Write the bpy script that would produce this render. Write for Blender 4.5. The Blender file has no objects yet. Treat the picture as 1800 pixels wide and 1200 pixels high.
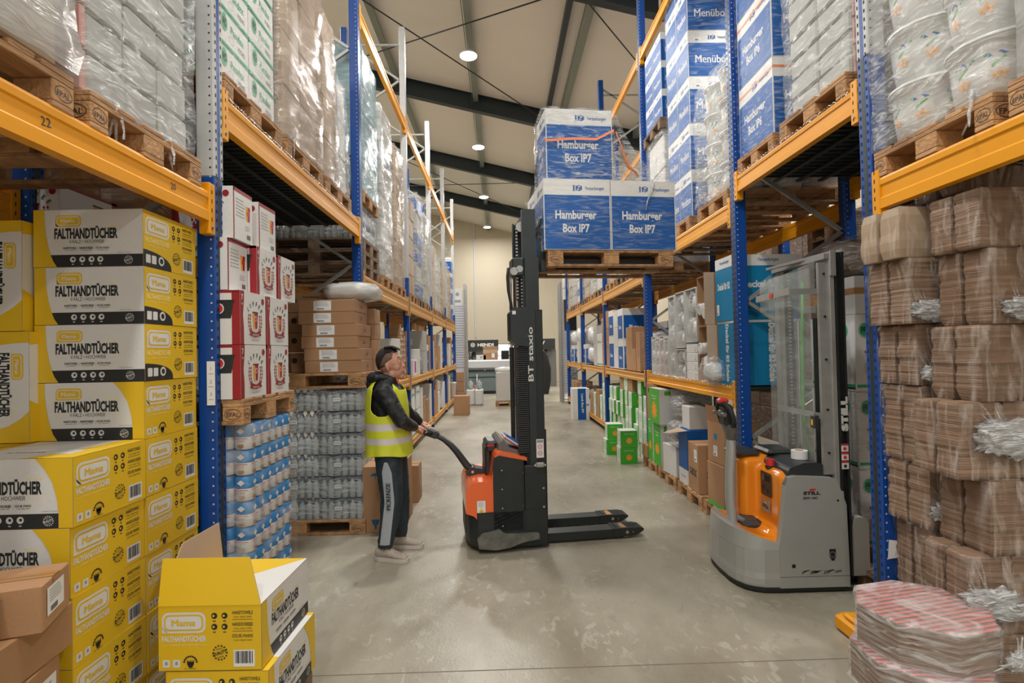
import bpy, math, random
from mathutils import Vector, Matrix, noise
random.seed(7)
SC = bpy.context.scene
COL = SC.collection
PI = math.pi
R = math.radians

# ------------------------------------------------------------------ camera
F_PX = 960.0                      # focal length in pixels of the 1800x1200 frame
CAM_H = 1.70
_y = Vector((-20.0 / F_PX, -18.0 / F_PX, 1.0)).normalized()     # aisle direction seen from the camera (right, up, forward)
_z = Vector((-0.02, 1.0, 0.0)); _z = (_z - _y * _z.dot(_y)).normalized()
_x = _z.cross(_y)
if _x[0] < 0: _x = -_x
cam_d = bpy.data.cameras.new('camera')
cam_d.sensor_fit = 'HORIZONTAL'; cam_d.sensor_width = 36.0
cam_d.lens = 36.0 * F_PX / 1800.0
cam_d.clip_start = 0.05; cam_d.clip_end = 200
cam = bpy.data.objects.new('camera', cam_d); COL.objects.link(cam)
cam.matrix_world = Matrix(((_x[0], _x[1], -_x[2], 0), (_y[0], _y[1], -_y[2], 0), (_z[0], _z[1], -_z[2], CAM_H), (0, 0, 0, 1)))
SC.camera = cam

# ------------------------------------------------------------------ world, exposure
SC.view_settings.view_transform = 'Standard'
SC.view_settings.look = 'None'
SC.view_settings.gamma = 1.0
SC.view_settings.use_curve_mapping = False
SC.view_settings.exposure = 0.0
wd = bpy.data.worlds.new('World'); SC.world = wd; wd.use_nodes = True
wd.node_tree.nodes['Background'].inputs[0].default_value = (1.0, 0.985, 0.96, 1)
wd.node_tree.nodes['Background'].inputs[1].default_value = .8   # added sky fill; hall end behind the camera left open to admit it
LAMP_W = 205.0

# ------------------------------------------------------------------ materials
def nt(m): return m.node_tree.nodes, m.node_tree.links
def mat(name, col, rough=.55, metal=0.0, var=0.0, vscale=3.0, bump=0.0, bscale=40.0, stretch=(1, 1, 1), coat=0.0, col2=None, emit=None, spec=.5, objvar=0.0):
    m = bpy.data.materials.new(name); m.use_nodes = True
    N, L = nt(m); b = N['Principled BSDF']
    c = tuple(col) + (1,)
    b.inputs['Base Color'].default_value = c
    b.inputs['Roughness'].default_value = rough
    b.inputs['Metallic'].default_value = metal
    b.inputs['Specular IOR Level'].default_value = spec
    if coat: b.inputs['Coat Weight'].default_value = coat; b.inputs['Coat Roughness'].default_value = .08
    if emit: b.inputs['Emission Color'].default_value = tuple(emit[:3]) + (1,); b.inputs['Emission Strength'].default_value = emit[3]
    if var or bump or objvar:
        tc = N.new('ShaderNodeTexCoord'); mp = N.new('ShaderNodeMapping'); mp.inputs['Scale'].default_value = stretch
        L.new(tc.outputs['Object'], mp.inputs['Vector'])
    if var or objvar:
        mx = N.new('ShaderNodeMix'); mx.data_type = 'RGBA'
        c2 = tuple(col2) + (1,) if col2 else tuple(x * .62 for x in col) + (1,)
        mx.inputs['A'].default_value = c; mx.inputs['B'].default_value = c2
        nz = N.new('ShaderNodeTexNoise'); nz.inputs['Scale'].default_value = vscale; nz.inputs['Detail'].default_value = 5
        L.new(mp.outputs[0], nz.inputs['Vector'])
        mr = N.new('ShaderNodeMapRange'); mr.inputs['From Min'].default_value = .35; mr.inputs['From Max'].default_value = .7; mr.inputs['To Max'].default_value = max(var, 1e-4)
        L.new(nz.outputs['Fac'], mr.inputs['Value'])
        out = mr.outputs[0]
        if objvar:
            oi = N.new('ShaderNodeObjectInfo'); ma = N.new('ShaderNodeMath'); ma.operation = 'MULTIPLY_ADD'
            ma.inputs[1].default_value = objvar; L.new(oi.outputs['Random'], ma.inputs[0]); L.new(out, ma.inputs[2]); out = ma.outputs[0]
        L.new(out, mx.inputs['Factor']); L.new(mx.outputs['Result'], b.inputs['Base Color'])
    if bump:
        nb = N.new('ShaderNodeTexNoise'); nb.inputs['Scale'].default_value = bscale; nb.inputs['Detail'].default_value = 4
        L.new(mp.outputs[0], nb.inputs['Vector'])
        bp = N.new('ShaderNodeBump'); bp.inputs['Strength'].default_value = bump; bp.inputs['Distance'].default_value = .02
        L.new(nb.outputs['Fac'], bp.inputs['Height']); L.new(bp.outputs[0], b.inputs['Normal'])
    return m

def film_mat(name, col, lo, hi, rough=.18, scale=4.0, rot=(.2, .5, .3), st=(1, 1, 4), bump=.6):
    """thin stretch film: see-through with milky folds and whitened gloss streaks in the alpha"""
    m = bpy.data.materials.new(name); m.use_nodes = True
    N, L = nt(m); b = N['Principled BSDF']
    b.inputs['Base Color'].default_value = tuple(col) + (1,); b.inputs['Roughness'].default_value = rough
    b.inputs['Specular IOR Level'].default_value = .8
    tc = N.new('ShaderNodeTexCoord'); mp = N.new('ShaderNodeMapping'); mp.inputs['Scale'].default_value = st; mp.inputs['Rotation'].default_value = rot
    L.new(tc.outputs['Object'], mp.inputs['Vector'])
    nz = N.new('ShaderNodeTexNoise'); nz.inputs['Scale'].default_value = scale; nz.inputs['Detail'].default_value = 6; nz.inputs['Distortion'].default_value = 1.2
    L.new(mp.outputs[0], nz.inputs['Vector'])
    mr = N.new('ShaderNodeMapRange'); mr.inputs['From Min'].default_value = .47; mr.inputs['From Max'].default_value = .74
    mr.inputs['To Min'].default_value = lo; mr.inputs['To Max'].default_value = hi
    L.new(nz.outputs['Fac'], mr.inputs['Value']); L.new(mr.outputs[0], b.inputs['Alpha'])
    bp = N.new('ShaderNodeBump'); bp.inputs['Strength'].default_value = bump; bp.inputs['Distance'].default_value = .03
    L.new(nz.outputs['Fac'], bp.inputs['Height']); L.new(bp.outputs[0], b.inputs['Normal'])
    return m

M = {}
M['white'] = mat('printed white', (.74, .73, .70), .5, var=.15, vscale=2, bump=.05, bscale=60)
M['white_card'] = mat('white card', (.66, .65, .62), .55, var=.2, vscale=2, objvar=.15, col2=(.5, .49, .46))
M['grey_card'] = mat('grey card', (.50, .50, .47), .6, var=.25, vscale=2, objvar=.2)
M['yellow'] = mat('printed yellow', (.78, .50, .012), .5, var=.12, vscale=2)
M['paleyellow'] = mat('pale yellow print', (.92, .74, .25), .5)
M['black'] = mat('printed black', (.02, .022, .022), .5)
M['blue_print'] = mat('printed blue', (.003, .095, .36), .45, var=.1, spec=.3)
M['cyan_print'] = mat('printed light blue', (.003, .20, .40), .45, var=.1, spec=.3)
M['navy_print'] = mat('printed navy', (.03, .12, .36), .5)
M['wine'] = mat('printed dark red', (.30, .012, .018), .45)
M['red'] = mat('red', (.62, .03, .03), .4)
M['orange_tape'] = mat('orange tape', (.85, .22, .07), .35)
M['green_print'] = mat('printed green', (.06, .42, .03), .45, var=.1)
M['pgreen'] = mat('printed logo green', (.02, .38, .16), .45)
M['orange_print'] = mat('printed orange', (.9, .36, .03), .5)
M['magenta'] = mat('printed magenta', (.5, .03, .25), .5)
M['grey_print'] = mat('printed grey', (.3, .3, .3), .5)
M['card'] = mat('brown cardboard', (.43, .235, .115), .7, var=.35, vscale=4, objvar=.35, col2=(.33, .18, .09), bump=.08, bscale=80)
M['card_in'] = mat('cardboard inside', (.50, .36, .25), .75, var=.2, vscale=5)
M['card_tan'] = mat('ribbed brown cardboard', (.27, .165, .10), .65, var=.5, vscale=5, objvar=.4, bump=.5, bscale=26, stretch=(.3, .3, 7), col2=(.15, .085, .05))
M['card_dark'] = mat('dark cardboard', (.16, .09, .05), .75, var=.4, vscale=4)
M['tape'] = mat('parcel tape', (.42, .21, .08), .25)
M['label'] = mat('paper label', (.78, .78, .76), .55)
M['wood'] = mat('pallet wood', (.58, .33, .15), .75, var=.75, vscale=2.2, stretch=(6, 1, 6), objvar=.35, col2=(.24, .12, .055), bump=.4, bscale=12)
M['wood_block'] = mat('pressed pallet block', (.55, .30, .13), .85, var=.6, vscale=22, col2=(.26, .14, .07), bump=.5, bscale=60)
M['wood_old'] = mat('old grey wood', (.27, .18, .11), .8, var=.7, vscale=2.2, stretch=(6, 1, 6), col2=(.12, .08, .05), bump=.4, bscale=12)
M['pal_blue'] = mat('blue pallet paint', (.01, .10, .22), .6, var=.3)
M['rack_blue'] = mat('blue powder coat', (.003, .060, .30), .36, var=.45, vscale=6, col2=(.004, .045, .22))
M['rack_worn'] = mat('worn grey-white upright paint', (.50, .50, .48), .4, var=.4, vscale=9, col2=(.35, .36, .38))
M['chip'] = mat('bare steel chips', (.45, .5, .6), .4)
M['galv'] = mat('galvanised steel', (.42, .42, .40), .38, metal=.55, var=.4, vscale=14, col2=(.28, .28, .27))
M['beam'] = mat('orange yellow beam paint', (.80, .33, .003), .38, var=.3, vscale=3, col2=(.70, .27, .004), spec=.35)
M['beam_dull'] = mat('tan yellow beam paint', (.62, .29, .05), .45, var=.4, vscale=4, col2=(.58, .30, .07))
M['steel_dark'] = mat('dark steel deck', (.045, .055, .052), .45, metal=.4, var=.4, vscale=6)
M['slot'] = mat('slot black', (.01, .01, .012), .8)
M['hull_black'] = mat('matt black steel', (.012, .016, .016), .45, var=.3, vscale=8, col2=(.03, .034, .032), bump=.15, bscale=90)
M['mast'] = mat('graphite mast steel', (.035, .042, .042), .38, metal=.3, var=.3, vscale=9)
M['rubber'] = mat('black rubber', (.018, .018, .018), .65)
M['plastic_dk'] = mat('dark grey plastic', (.03, .033, .034), .4)
M['plastic_gr'] = mat('grey plastic', (.14, .14, .13), .4)
M['bt_orange'] = mat('red orange truck paint', (.82, .13, .022), .22, coat=.5)
M['still_orange'] = mat('orange truck paint', (.88, .26, .008), .22, coat=.5)
M['still_grey'] = mat('silver grey truck paint', (.40, .40, .37), .35, metal=.2, var=.25, vscale=5, col2=(.30, .30, .28))
M['chrome'] = mat('bright steel', (.6, .6, .6), .22, metal=1)
M['scuff'] = mat('scraped paint', (.16, .155, .13), .6, var=.6, vscale=14, col2=(.03, .035, .03))
M['film'] = film_mat('clear stretch film', (.85, .86, .85), .13, .6, scale=5, rot=(.5, .9, .3), st=(1, 1.5, 5))
M['film_thin'] = film_mat('thin clear film', (.85, .86, .85), .02, .30, scale=6, rot=(.6, .8, .2), st=(1, 2, 6))
M['film_milk'] = film_mat('milky stretch film', (.66, .66, .63), .5, .93, scale=2.5)
M['film_warm'] = film_mat('warm milky film', (.62, .52, .42), .30, .8, scale=3)
M['film_blue'] = film_mat('bluish film', (.35, .55, .62), .45, .85, scale=3)
M['bundle_thin'] = film_mat('loose film strands', (.86, .86, .85), .1, .55, scale=20, bump=1.0)
M['bundle'] = film_mat('gathered film', (.86, .86, .85), .35, .97, scale=14, bump=1.0)
M['bottle'] = mat('clear water bottle plastic', (.27, .33, .34), .12, var=.6, vscale=14, col2=(.55, .58, .58), coat=.5)
M['bottle_cap'] = mat('blue bottle cap', (.05, .12, .3), .4)
M['roll_white'] = mat('paper roll white', (.70, .69, .68), .6)
M['roll_blue'] = mat('paper roll blue', (.01, .17, .42), .35)
M['cup_white'] = mat('white plastic', (.72, .72, .70), .3, var=.15)
M['load_grey'] = mat('grey board', (.42, .42, .39), .55, var=.3, vscale=3, objvar=.25, col2=(.30, .30, .28))
M['load_tan'] = mat('tan board', (.44, .32, .21), .6, var=.3, vscale=3, objvar=.3)
M['pink'] = mat('pink board edge', (.62, .33, .28), .6, var=.3, vscale=9)
M['skin'] = mat('skin', (.52, .26, .17), .5, var=.15, vscale=20, col2=(.45, .2, .13))
M['hair'] = mat('dark brown hair', (.018, .012, .009), .6, bump=.8, bscale=220)
M['hair_short'] = mat('cropped hair', (.16, .09, .06), .7, var=.6, vscale=60, col2=(.05, .03, .02))
M['jacket'] = mat('black softshell', (.010, .011, .013), .55, bump=.3, bscale=18)
M['vest'] = mat('high visibility yellow', (.60, .63, .03), .6, bump=.35, bscale=10)
M['reflect'] = mat('reflective tape', (.62, .56, .56), .35, bump=.2, bscale=14)
M['trousers'] = mat('slate track pants', (.018, .032, .043), .65, bump=.4, bscale=9)
M['panel'] = mat('grey trouser panel', (.34, .36, .39), .6, bump=.3, bscale=9)
M['shoe'] = mat('beige sneaker knit', (.40, .34, .28), .7, bump=.4, bscale=60)
M['sole'] = mat('sneaker sole', (.55, .49, .42), .6)
M['lens'] = mat('lamp diffuser', (1, 1, 1), .4, emit=(1, .99, .96, 14))
M['day'] = mat('bright window', (1, 1, 1), .4, emit=(.92, .96, 1, 2.2))
M['glass'] = film_mat('clear screen', (.50, .55, .53), .16, .3, rough=.1, scale=3, bump=.05)
M['purple'] = mat('purple plastic', (.12, .05, .25), .4)
M['teal'] = mat('teal machine paint', (.15, .20, .21), .5, var=.2)
M['machine'] = mat('light machine panel', (.55, .57, .60), .4)

# ------------------------------------------------------------------ mesh builder
class MB:
    def __init__(s): s.v = []; s.f = []; s.m = []; s.ms = []; s.sm = []
    def mi(s, m):
        m = M[m] if isinstance(m, str) else m
        if m not in s.ms: s.ms.append(m)
        return s.ms.index(m)
    def add(s, vs, fs, m, smooth=False):
        o = len(s.v); i = s.mi(m)
        s.v += [tuple(p) for p in vs]
        for f in fs: s.f.append([o + k for k in f]); s.m.append(i); s.sm.append(smooth)
        return s
    def box(s, x0, y0, z0, x1, y1, z1, m, T=None):
        vs = [Vector(p) for p in ((x0, y0, z0), (x1, y0, z0), (x1, y1, z0), (x0, y1, z0), (x0, y0, z1), (x1, y0, z1), (x1, y1, z1), (x0, y1, z1))]
        if T is not None: vs = [T @ p for p in vs]
        return s.add(vs, [(0, 3, 2, 1), (4, 5, 6, 7), (0, 1, 5, 4), (1, 2, 6, 5), (2, 3, 7, 6), (3, 0, 4, 7)], m)
    def rbox(s, x0, y0, z0, x1, y1, z1, m, c=.01, T=None):
        """box with chamfered edges"""
        c = min(c, (x1 - x0) * .45, (y1 - y0) * .45, (z1 - z0) * .45)
        vs = []; 
        for iz, z in enumerate((z0, z0 + c, z1 - c, z1)):
            k = c if iz in (0, 3) else 0
            a0, a1, b0, b1 = x0 + k, x1 - k, y0 + k, y1 - k
            vs += [Vector(p) for p in ((a0 + c, b0, z), (a1 - c, b0, z), (a1, b0 + c, z), (a1, b1 - c, z), (a1 - c, b1, z), (a0 + c, b1, z), (a0, b1 - c, z), (a0, b0 + c, z))]
        if T is not None: vs = [T @ p for p in vs]
        fs = [tuple(range(7, -1, -1)), tuple(range(24, 32))]
        for l in range(3):
            for i in range(8):
                j = (i + 1) % 8; fs.append((l * 8 + i, l * 8 + j, l * 8 + 8 + j, l * 8 + 8 + i))
        return s.add(vs, fs, m)
    def beam(s, p0, p1, w, h, m, up=(0, 0, 1)):
        """rectangular bar between two points"""
        p0 = Vector(p0); p1 = Vector(p1); d = (p1 - p0); L = d.length; d.normalize()
        u = Vector(up)
        if abs(u.dot(d)) > .98: u = Vector((1, 0, 0))
        sx = d.cross(u).normalized(); u = sx.cross(d).normalized()
        T = Matrix(((sx[0], d[0], u[0], p0[0]), (sx[1], d[1], u[1], p0[1]), (sx[2], d[2], u[2], p0[2]), (0, 0, 0, 1)))
        return s.box(-w / 2, 0, -h / 2, w / 2, L, h / 2, m, T)
    def cyl(s, p0, p1, r0, r1=None, m='white', n=16, caps=True, smooth=True):
        r1 = r0 if r1 is None else r1
        return s.lathe(p0, p1, [(0, r0), (1, r1)], m, n, caps, smooth)
    def lathe(s, p0, p1, prof, m, n=16, caps=True, smooth=True):
        """profile = [(t along p0-p1, radius)]"""
        p0 = Vector(p0); p1 = Vector(p1); d = p1 - p0; dn = d.normalized()
        a = Vector((0, 0, 1)) if abs(dn.z) < .9 else Vector((1, 0, 0))
        u = dn.cross(a).normalized(); w = dn.cross(u)
        vs = []; fs = []
        for t, r in prof:
            for i in range(n):
                an = 2 * PI * i / n; vs.append(p0 + d * t + u * (r * math.cos(an)) + w * (r * math.sin(an)))
        for k in range(len(prof) - 1):
            for i in range(n):
                j = (i + 1) % n; fs.append((k * n + i, k * n + j, k * n + n + j, k * n + n + i))
        s.add(vs, fs, m, smooth)
        if caps:
            s.add(vs[:n], [tuple(range(n - 1, -1, -1))], m); s.add(vs[-n:], [tuple(range(n))], m)
        return s
    def tube(s, pts, r, m, n=8, smooth=True):
        pts = [Vector(p) for p in pts]; rs = r if isinstance(r, (list, tuple)) else [r] * len(pts)
        vs = []; fs = []; pu = None
        for k, p in enumerate(pts):
            d = (pts[min(k + 1, len(pts) - 1)] - pts[max(k - 1, 0)]).normalized()
            if pu is None:
                a = Vector((0, 0, 1)) if abs(d.z) < .9 else Vector((1, 0, 0)); u = d.cross(a).normalized()
            else: u = (pu - d * pu.dot(d)).normalized()
            pu = u; w = d.cross(u)
            for i in range(n):
                an = 2 * PI * i / n; vs.append(p + (u * math.cos(an) + w * math.sin(an)) * rs[k])
        for k in range(len(pts) - 1):
            for i in range(n):
                j = (i + 1) % n; fs.append((k * n + i, k * n + j, k * n + n + j, k * n + n + i))
        fs += [tuple(range(n - 1, -1, -1)), tuple(range(len(vs) - n, len(vs)))]
        return s.add(vs, fs, m, smooth)
    def prism(s, pts, a, b, m, axis='y', T=None, smooth=False):
        """polygon pts (2-d) extruded from a to b along axis"""
        n = len(pts)
        def P(p, t):
            q = {'x': (t, p[0], p[1]), 'y': (p[0], t, p[1]), 'z': (p[0], p[1], t)}[axis]
            return T @ Vector(q) if T is not None else q
        vs = [P(p, a) for p in pts] + [P(p, b) for p in pts]
        s.add(vs, [(i, (i + 1) % n, n + (i + 1) % n, n + i) for i in range(n)], m, smooth)
        s.add(vs[:n], [tuple(range(n - 1, -1, -1))], m); s.add(vs[n:], [tuple(range(n))], m)
        return s
    def loft(s, secs, m, closed=True, caps=True, smooth=True):
        n = len(secs[0]); vs = [p for sec in secs for p in sec]; fs = []
        for k in range(len(secs) - 1):
            for i in range(n if closed else n - 1):
                j = (i + 1) % n; fs.append((k * n + i, k * n + j, k * n + n + j, k * n + n + i))
        s.add(vs, fs, m, smooth)
        if caps: s.add(secs[0], [tuple(range(n - 1, -1, -1))], m); s.add(secs[-1], [tuple(range(n))], m)
        return s
    # flat printing on a face -------------------------------------------------
    def poly(s, fr, pts, m, lift=1):
        o, u, v, n = fr
        s.add([o + u * a + v * b + n * (.0007 * lift) for a, b in pts], [tuple(range(len(pts)))], m); return s
    def rect(s, fr, a0, b0, a1, b1, m, lift=1): return s.poly(fr, [(a0, b0), (a1, b0), (a1, b1), (a0, b1)], m, lift)
    def rrect(s, fr, a0, b0, a1, b1, r, m, lift=1, k=5):
        pts = []
        for cx, cy, st in ((a1 - r, b0 + r, -90), (a1 - r, b1 - r, 0), (a0 + r, b1 - r, 90), (a0 + r, b0 + r, 180)):
            for i in range(k + 1):
                an = R(st + 90 * i / k); pts.append((cx + r * math.cos(an), cy + r * math.sin(an)))
        return s.poly(fr, pts, m, lift)
    def disc(s, fr, a, b, r, m, lift=1, n=16, ry=None):
        ry = ry or r
        return s.poly(fr, [(a + r * math.cos(2 * PI * i / n), b + ry * math.sin(2 * PI * i / n)) for i in range(n)], m, lift)
    def ring(s, fr, a, b, r, t, m, lift=1, n=20, ry=None):
        ry = ry or r; o, u, v, nn = fr; vs = []
        for q, qq in ((r, ry), (r - t, ry - t)):
            for i in range(n):
                an = 2 * PI * i / n; vs.append(o + u * (a + q * math.cos(an)) + v * (b + qq * math.sin(an)) + nn * (.0007 * lift))
        return s.add(vs, [(i, (i + 1) % n, n + (i + 1) % n, n + i) for i in range(n)], m)
    def text(s, fr, st, a, b, h, m, w=None, align='c', lift=2, bold=0.0, rot=0.0, sq=1.0):
        """st with cap height h, baseline at b; w = total width it is squeezed to"""
        if bold and 'M' in st:                     # heavier strokes without offsetting the outline
            for q in (-.5, .5): s.text(fr, st, a + q * bold * h * 1.6 * math.cos(rot), b + q * bold * h * 1.6 * math.sin(rot), h, m, w, align, lift + .1 * q, 0.0, rot, sq)
            return s
        vs, fs, W = glyphs(st, bold)
        if not vs: return s
        k = sq if w is None else w / (W * h)
        tw = W * h * k; x0 = {'c': -tw / 2, 'l': 0, 'r': -tw}[align]
        o, u, v, n = fr; c, sn = math.cos(rot), math.sin(rot); out = []
        for x, y in vs:
            p, q = x0 + x * h * k, y * h
            out.append(o + u * (a + p * c - q * sn) + v * (b + p * sn + q * c) + n * (.0007 * lift))
        return s.add(out, fs, m)
    def barcode(s, fr, a0, b0, a1, b1, lift=1, bars=11):
        s.rect(fr, a0, b0, a1, b1, 'label', lift); rr = random.Random(3); w = (a1 - a0) * .86; x = a0 + (a1 - a0) * .07
        for i in range(bars):
            st = w / bars; s.rect(fr, x, b0 + (b1 - b0) * .2, x + st * rr.choice((.35, .6, .75)), b1 - (b1 - b0) * .08, 'black', lift + 1); x += st
        return s
    def sticker(s, fr, a0, b0, a1, b1, lift=1, lines=5):
        s.rect(fr, a0, b0, a1, b1, 'label', lift); rr = random.Random(5); H = b1 - b0; W = a1 - a0
        for i in range(lines):
            y = b1 - H * (.12 + .5 * i / lines); s.rect(fr, a0 + W * .12, y - H * .03, a0 + W * rr.uniform(.5, .9), y, 'grey_print', lift + 1)
        for i in range(7): s.rect(fr, a0 + W * (.2 + .06 * i), b0 + H * .08, a0 + W * (.235 + .06 * i), b0 + H * .27, 'black', lift + 1)
        return s
    def mesh(s, name):
        me = bpy.data.meshes.new(name); me.from_pydata(s.v, [], s.f); me.update()
        for m in s.ms: me.materials.append(m)
        me.polygons.foreach_set('material_index', s.m); me.polygons.foreach_set('use_smooth', s.sm)
        return me
    def build(s, name, parent=None, bevel=0, sub=0, weld=False):
        me = s.mesh(name); o = bpy.data.objects.new(name, me); COL.objects.link(o)
        if parent is not None: o.parent = parent
        if weld:
            w = o.modifiers.new('weld', 'WELD'); w.merge_threshold = .0004
        if bevel:
            b = o.modifiers.new('bevel', 'BEVEL'); b.width = bevel; b.segments = 2; b.limit_method = 'ANGLE'; b.angle_limit = R(35)
        if sub:
            q = o.modifiers.new('subdivision', 'SUBSURF'); q.levels = sub; q.render_levels = sub
        return o

_gl = {}
def glyphs(st, bold=0.0):
    key = (st, bold)
    if key in _gl: return _gl[key]
    cu = bpy.data.curves.new('lettering', 'FONT'); cu.body = st; cu.size = 1; cu.resolution_u = 2; cu.offset = bold; cu.fill_mode = 'FRONT'
    ob = bpy.data.objects.new('lettering', cu); COL.objects.link(ob)
    dg = bpy.context.evaluated_depsgraph_get(); dg.update()
    me = bpy.data.meshes.new_from_object(ob.evaluated_get(dg))
    k = 1 / .70
    vs = [(v.co.x * k, v.co.y * k) for v in me.vertices]; fs = [tuple(p.vertices) for p in me.polygons]
    bpy.data.objects.remove(ob); bpy.data.curves.remove(cu); bpy.data.meshes.remove(me)
    if vs:
        mn = min(v[0] for v in vs); W = max(v[0] for v in vs) - mn; vs = [(a - mn, b) for a, b in vs]
    else: W = 1
    _gl[key] = (vs, fs, W); return _gl[key]

def frame(o, u, v):
    u = Vector(u).normalized(); v = Vector(v).normalized(); return (Vector(o), u, v, u.cross(v))
def fr_front(x0, y, z0): return frame((x0, y, z0), (1, 0, 0), (0, 0, 1))          # face towards -y (the camera)
def fr_right(x, y0, z0): return frame((x, y0, z0), (0, 1, 0), (0, 0, 1))          # face towards +x, u runs away from the camera
def fr_left(x, y1, z0): return frame((x, y1, z0), (0, -1, 0), (0, 0, 1))          # face towards -x, u runs towards the camera
def fr_top(x0, y0, z): return frame((x0, y0, z), (1, 0, 0), (0, 1, 0))
def fr_back(x1, y, z0): return frame((x1, y, z0), (-1, 0, 0), (0, 0, 1))

# ------------------------------------------------------------------ things, parts, copies
def tag(o, label, cat, group=None, kind=None):
    o['label'] = label; o['category'] = cat
    if group: o['group'] = group
    if kind: o['kind'] = kind
    return o
def thing(name, label, cat, loc=(0, 0, 0), rz=0.0, group=None):
    o = bpy.data.objects.new(name, None); COL.objects.link(o); o.empty_display_size = .1
    o.location = loc; o.rotation_euler = (0, 0, rz)
    return tag(o, label, cat, group)
def solid(mb, name, label, cat, loc=(0, 0, 0), rz=0.0, group=None, **k):
    o = mb.build(name, None, **k); o.location = loc; o.rotation_euler = (0, 0, rz)
    return tag(o, label, cat, group)
KIDS = {}
def dup(root, loc, rz=0.0, label=None, group=None, rot=None):
    r = root.copy(); COL.objects.link(r); r.location = loc; r.rotation_euler = rot or (0, 0, rz)
    if label: r['label'] = label
    if group: r['group'] = group
    elif 'group' in r.keys() and group is False: del r['group']
    for ch in KIDS.get(root.name) or list(root.children):
        c = ch.copy(); COL.objects.link(c); c.parent = r
        for g in list(ch.children):
            d = g.copy(); COL.objects.link(d); d.parent = c
    return r
def struct(mb, name, **k):
    o = mb.build(name, **k); o['kind'] = 'structure'; return o
def jit(a): return random.uniform(-a, a)
class Proto:
    """first placement uses the object itself, later ones copies of it"""
    def __init__(s, make): s.make = make; s.o = None
    def put(s, loc, rz, label, group=None, rot=None):
        if s.o is None:
            s.o = s.make(); s.o.location = loc; s.o.rotation_euler = rot or (0, 0, rz); s.o['label'] = label
            if group: s.o['group'] = group
            return s.o
        r = dup(s.o, loc, rz, label, group, rot)
        if not group and 'group' in r.keys(): del r['group']
        return r
ORD = ['bottom', 'second', 'third', 'fourth', 'fifth', 'sixth', 'seventh', 'eighth', 'ninth', 'tenth']
def tier(i, n):
    """words for the place of box i in a stack of n"""
    if n == 1: return 'only one'
    if i == 0: return 'lowest'
    if i == n - 1: return 'topmost'
    return ORD[i] + ' from below'
# ================================================================== the hall
def roof_z(x): return 8.44 - .245 * x          # underside of the roof sheet (rises to the ridge on the left)
XW0, XW1, YB, YF = -7.0, 6.5, 30.0, -9.0
m = bpy.data.materials.new('concrete floor'); m.use_nodes = True; N, L = nt(m); b = N['Principled BSDF']
tc = N.new('ShaderNodeTexCoord')
n1 = N.new('ShaderNodeTexNoise'); n1.inputs['Scale'].default_value = 1.1; n1.inputs['Detail'].default_value = 8; n1.inputs['Roughness'].default_value = .6
n2 = N.new('ShaderNodeTexNoise'); n2.inputs['Scale'].default_value = 15; n2.inputs['Detail'].default_value = 9; n2.inputs['Distortion'].default_value = .9
n3 = N.new('ShaderNodeTexNoise'); n3.inputs['Scale'].default_value = 60; n3.inputs['Detail'].default_value = 3
mpf = N.new('ShaderNodeMapping'); mpf.inputs['Scale'].default_value = (1, .55, 1); L.new(tc.outputs['Object'], mpf.inputs[0])
for q in (n1, n2, n3): L.new(mpf.outputs[0], q.inputs['Vector'])
cr = N.new('ShaderNodeValToRGB'); e = cr.color_ramp.elements
e[0].position = .34; e[0].color = (.235, .205, .145, 1); e[1].position = .64; e[1].color = (.405, .37, .295, 1)
L.new(n1.outputs['Fac'], cr.inputs[0])
cr2 = N.new('ShaderNodeValToRGB'); e = cr2.color_ramp.elements
e[0].position = .575; e[0].color = (0, 0, 0, 1); e[1].position = .615; e[1].color = (.5, .5, .5, 1); L.new(n2.outputs['Fac'], cr2.inputs[0])
mx = N.new('ShaderNodeMix'); mx.data_type = 'RGBA'; mx.inputs['B'].default_value = (.50, .48, .42, 1)
mk = N.new('ShaderNodeMath'); mk.operation = 'MULTIPLY'; mr_ = N.new('ShaderNodeMapRange'); mr_.inputs['From Min'].default_value = .42; mr_.inputs['From Max'].default_value = .6
n4 = N.new('ShaderNodeTexNoise'); n4.inputs['Scale'].default_value = 1.7; n4.inputs['Detail'].default_value = 2; L.new(tc.outputs['Object'], n4.inputs['Vector']); L.new(n4.outputs['Fac'], mr_.inputs['Value'])
L.new(mr_.outputs[0], mk.inputs[0]); L.new(cr2.outputs[0], mk.inputs[1]); L.new(mk.outputs[0], mx.inputs['Factor']); L.new(cr.outputs[0], mx.inputs['A'])
cr3 = N.new('ShaderNodeValToRGB'); e = cr3.color_ramp.elements
e[0].position = .31; e[0].color = (.3, .3, .3, 1); e[1].position = .37; e[1].color = (0, 0, 0, 1); L.new(n2.outputs['Fac'], cr3.inputs[0])
mx2 = N.new('ShaderNodeMix'); mx2.data_type = 'RGBA'; mx2.inputs['B'].default_value = (.20, .16, .11, 1)
L.new(cr3.outputs[0], mx2.inputs['Factor']); L.new(mx.outputs['Result'], mx2.inputs['A'])
L.new(mx2.outputs['Result'], b.inputs['Base Color']); b.inputs['Roughness'].default_value = .36
bp = N.new('ShaderNodeBump'); bp.inputs['Strength'].default_value = .12; bp.inputs['Distance'].default_value = .01; L.new(n3.outputs['Fac'], bp.inputs['Height']); L.new(bp.outputs[0], b.inputs['Normal'])
M['floor'] = m
M['seam'] = mat('floor joint', (.17, .15, .12), .8)
M['roof'] = mat('cream roof sheet', (.70, .675, .615), .6, var=.25, vscale=.6, bump=.25, bscale=5, stretch=(.2, 3, 1), col2=(.63, .605, .55))
M['wall'] = mat('cream wall panel', (.52, .455, .345), .7, var=.1, vscale=.5)
M['rafter'] = mat('anthracite steel', (.014, .024, .028), .5)
M['purlin'] = mat('green grey purlin', (.20, .23, .19), .5, metal=.2)

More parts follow.
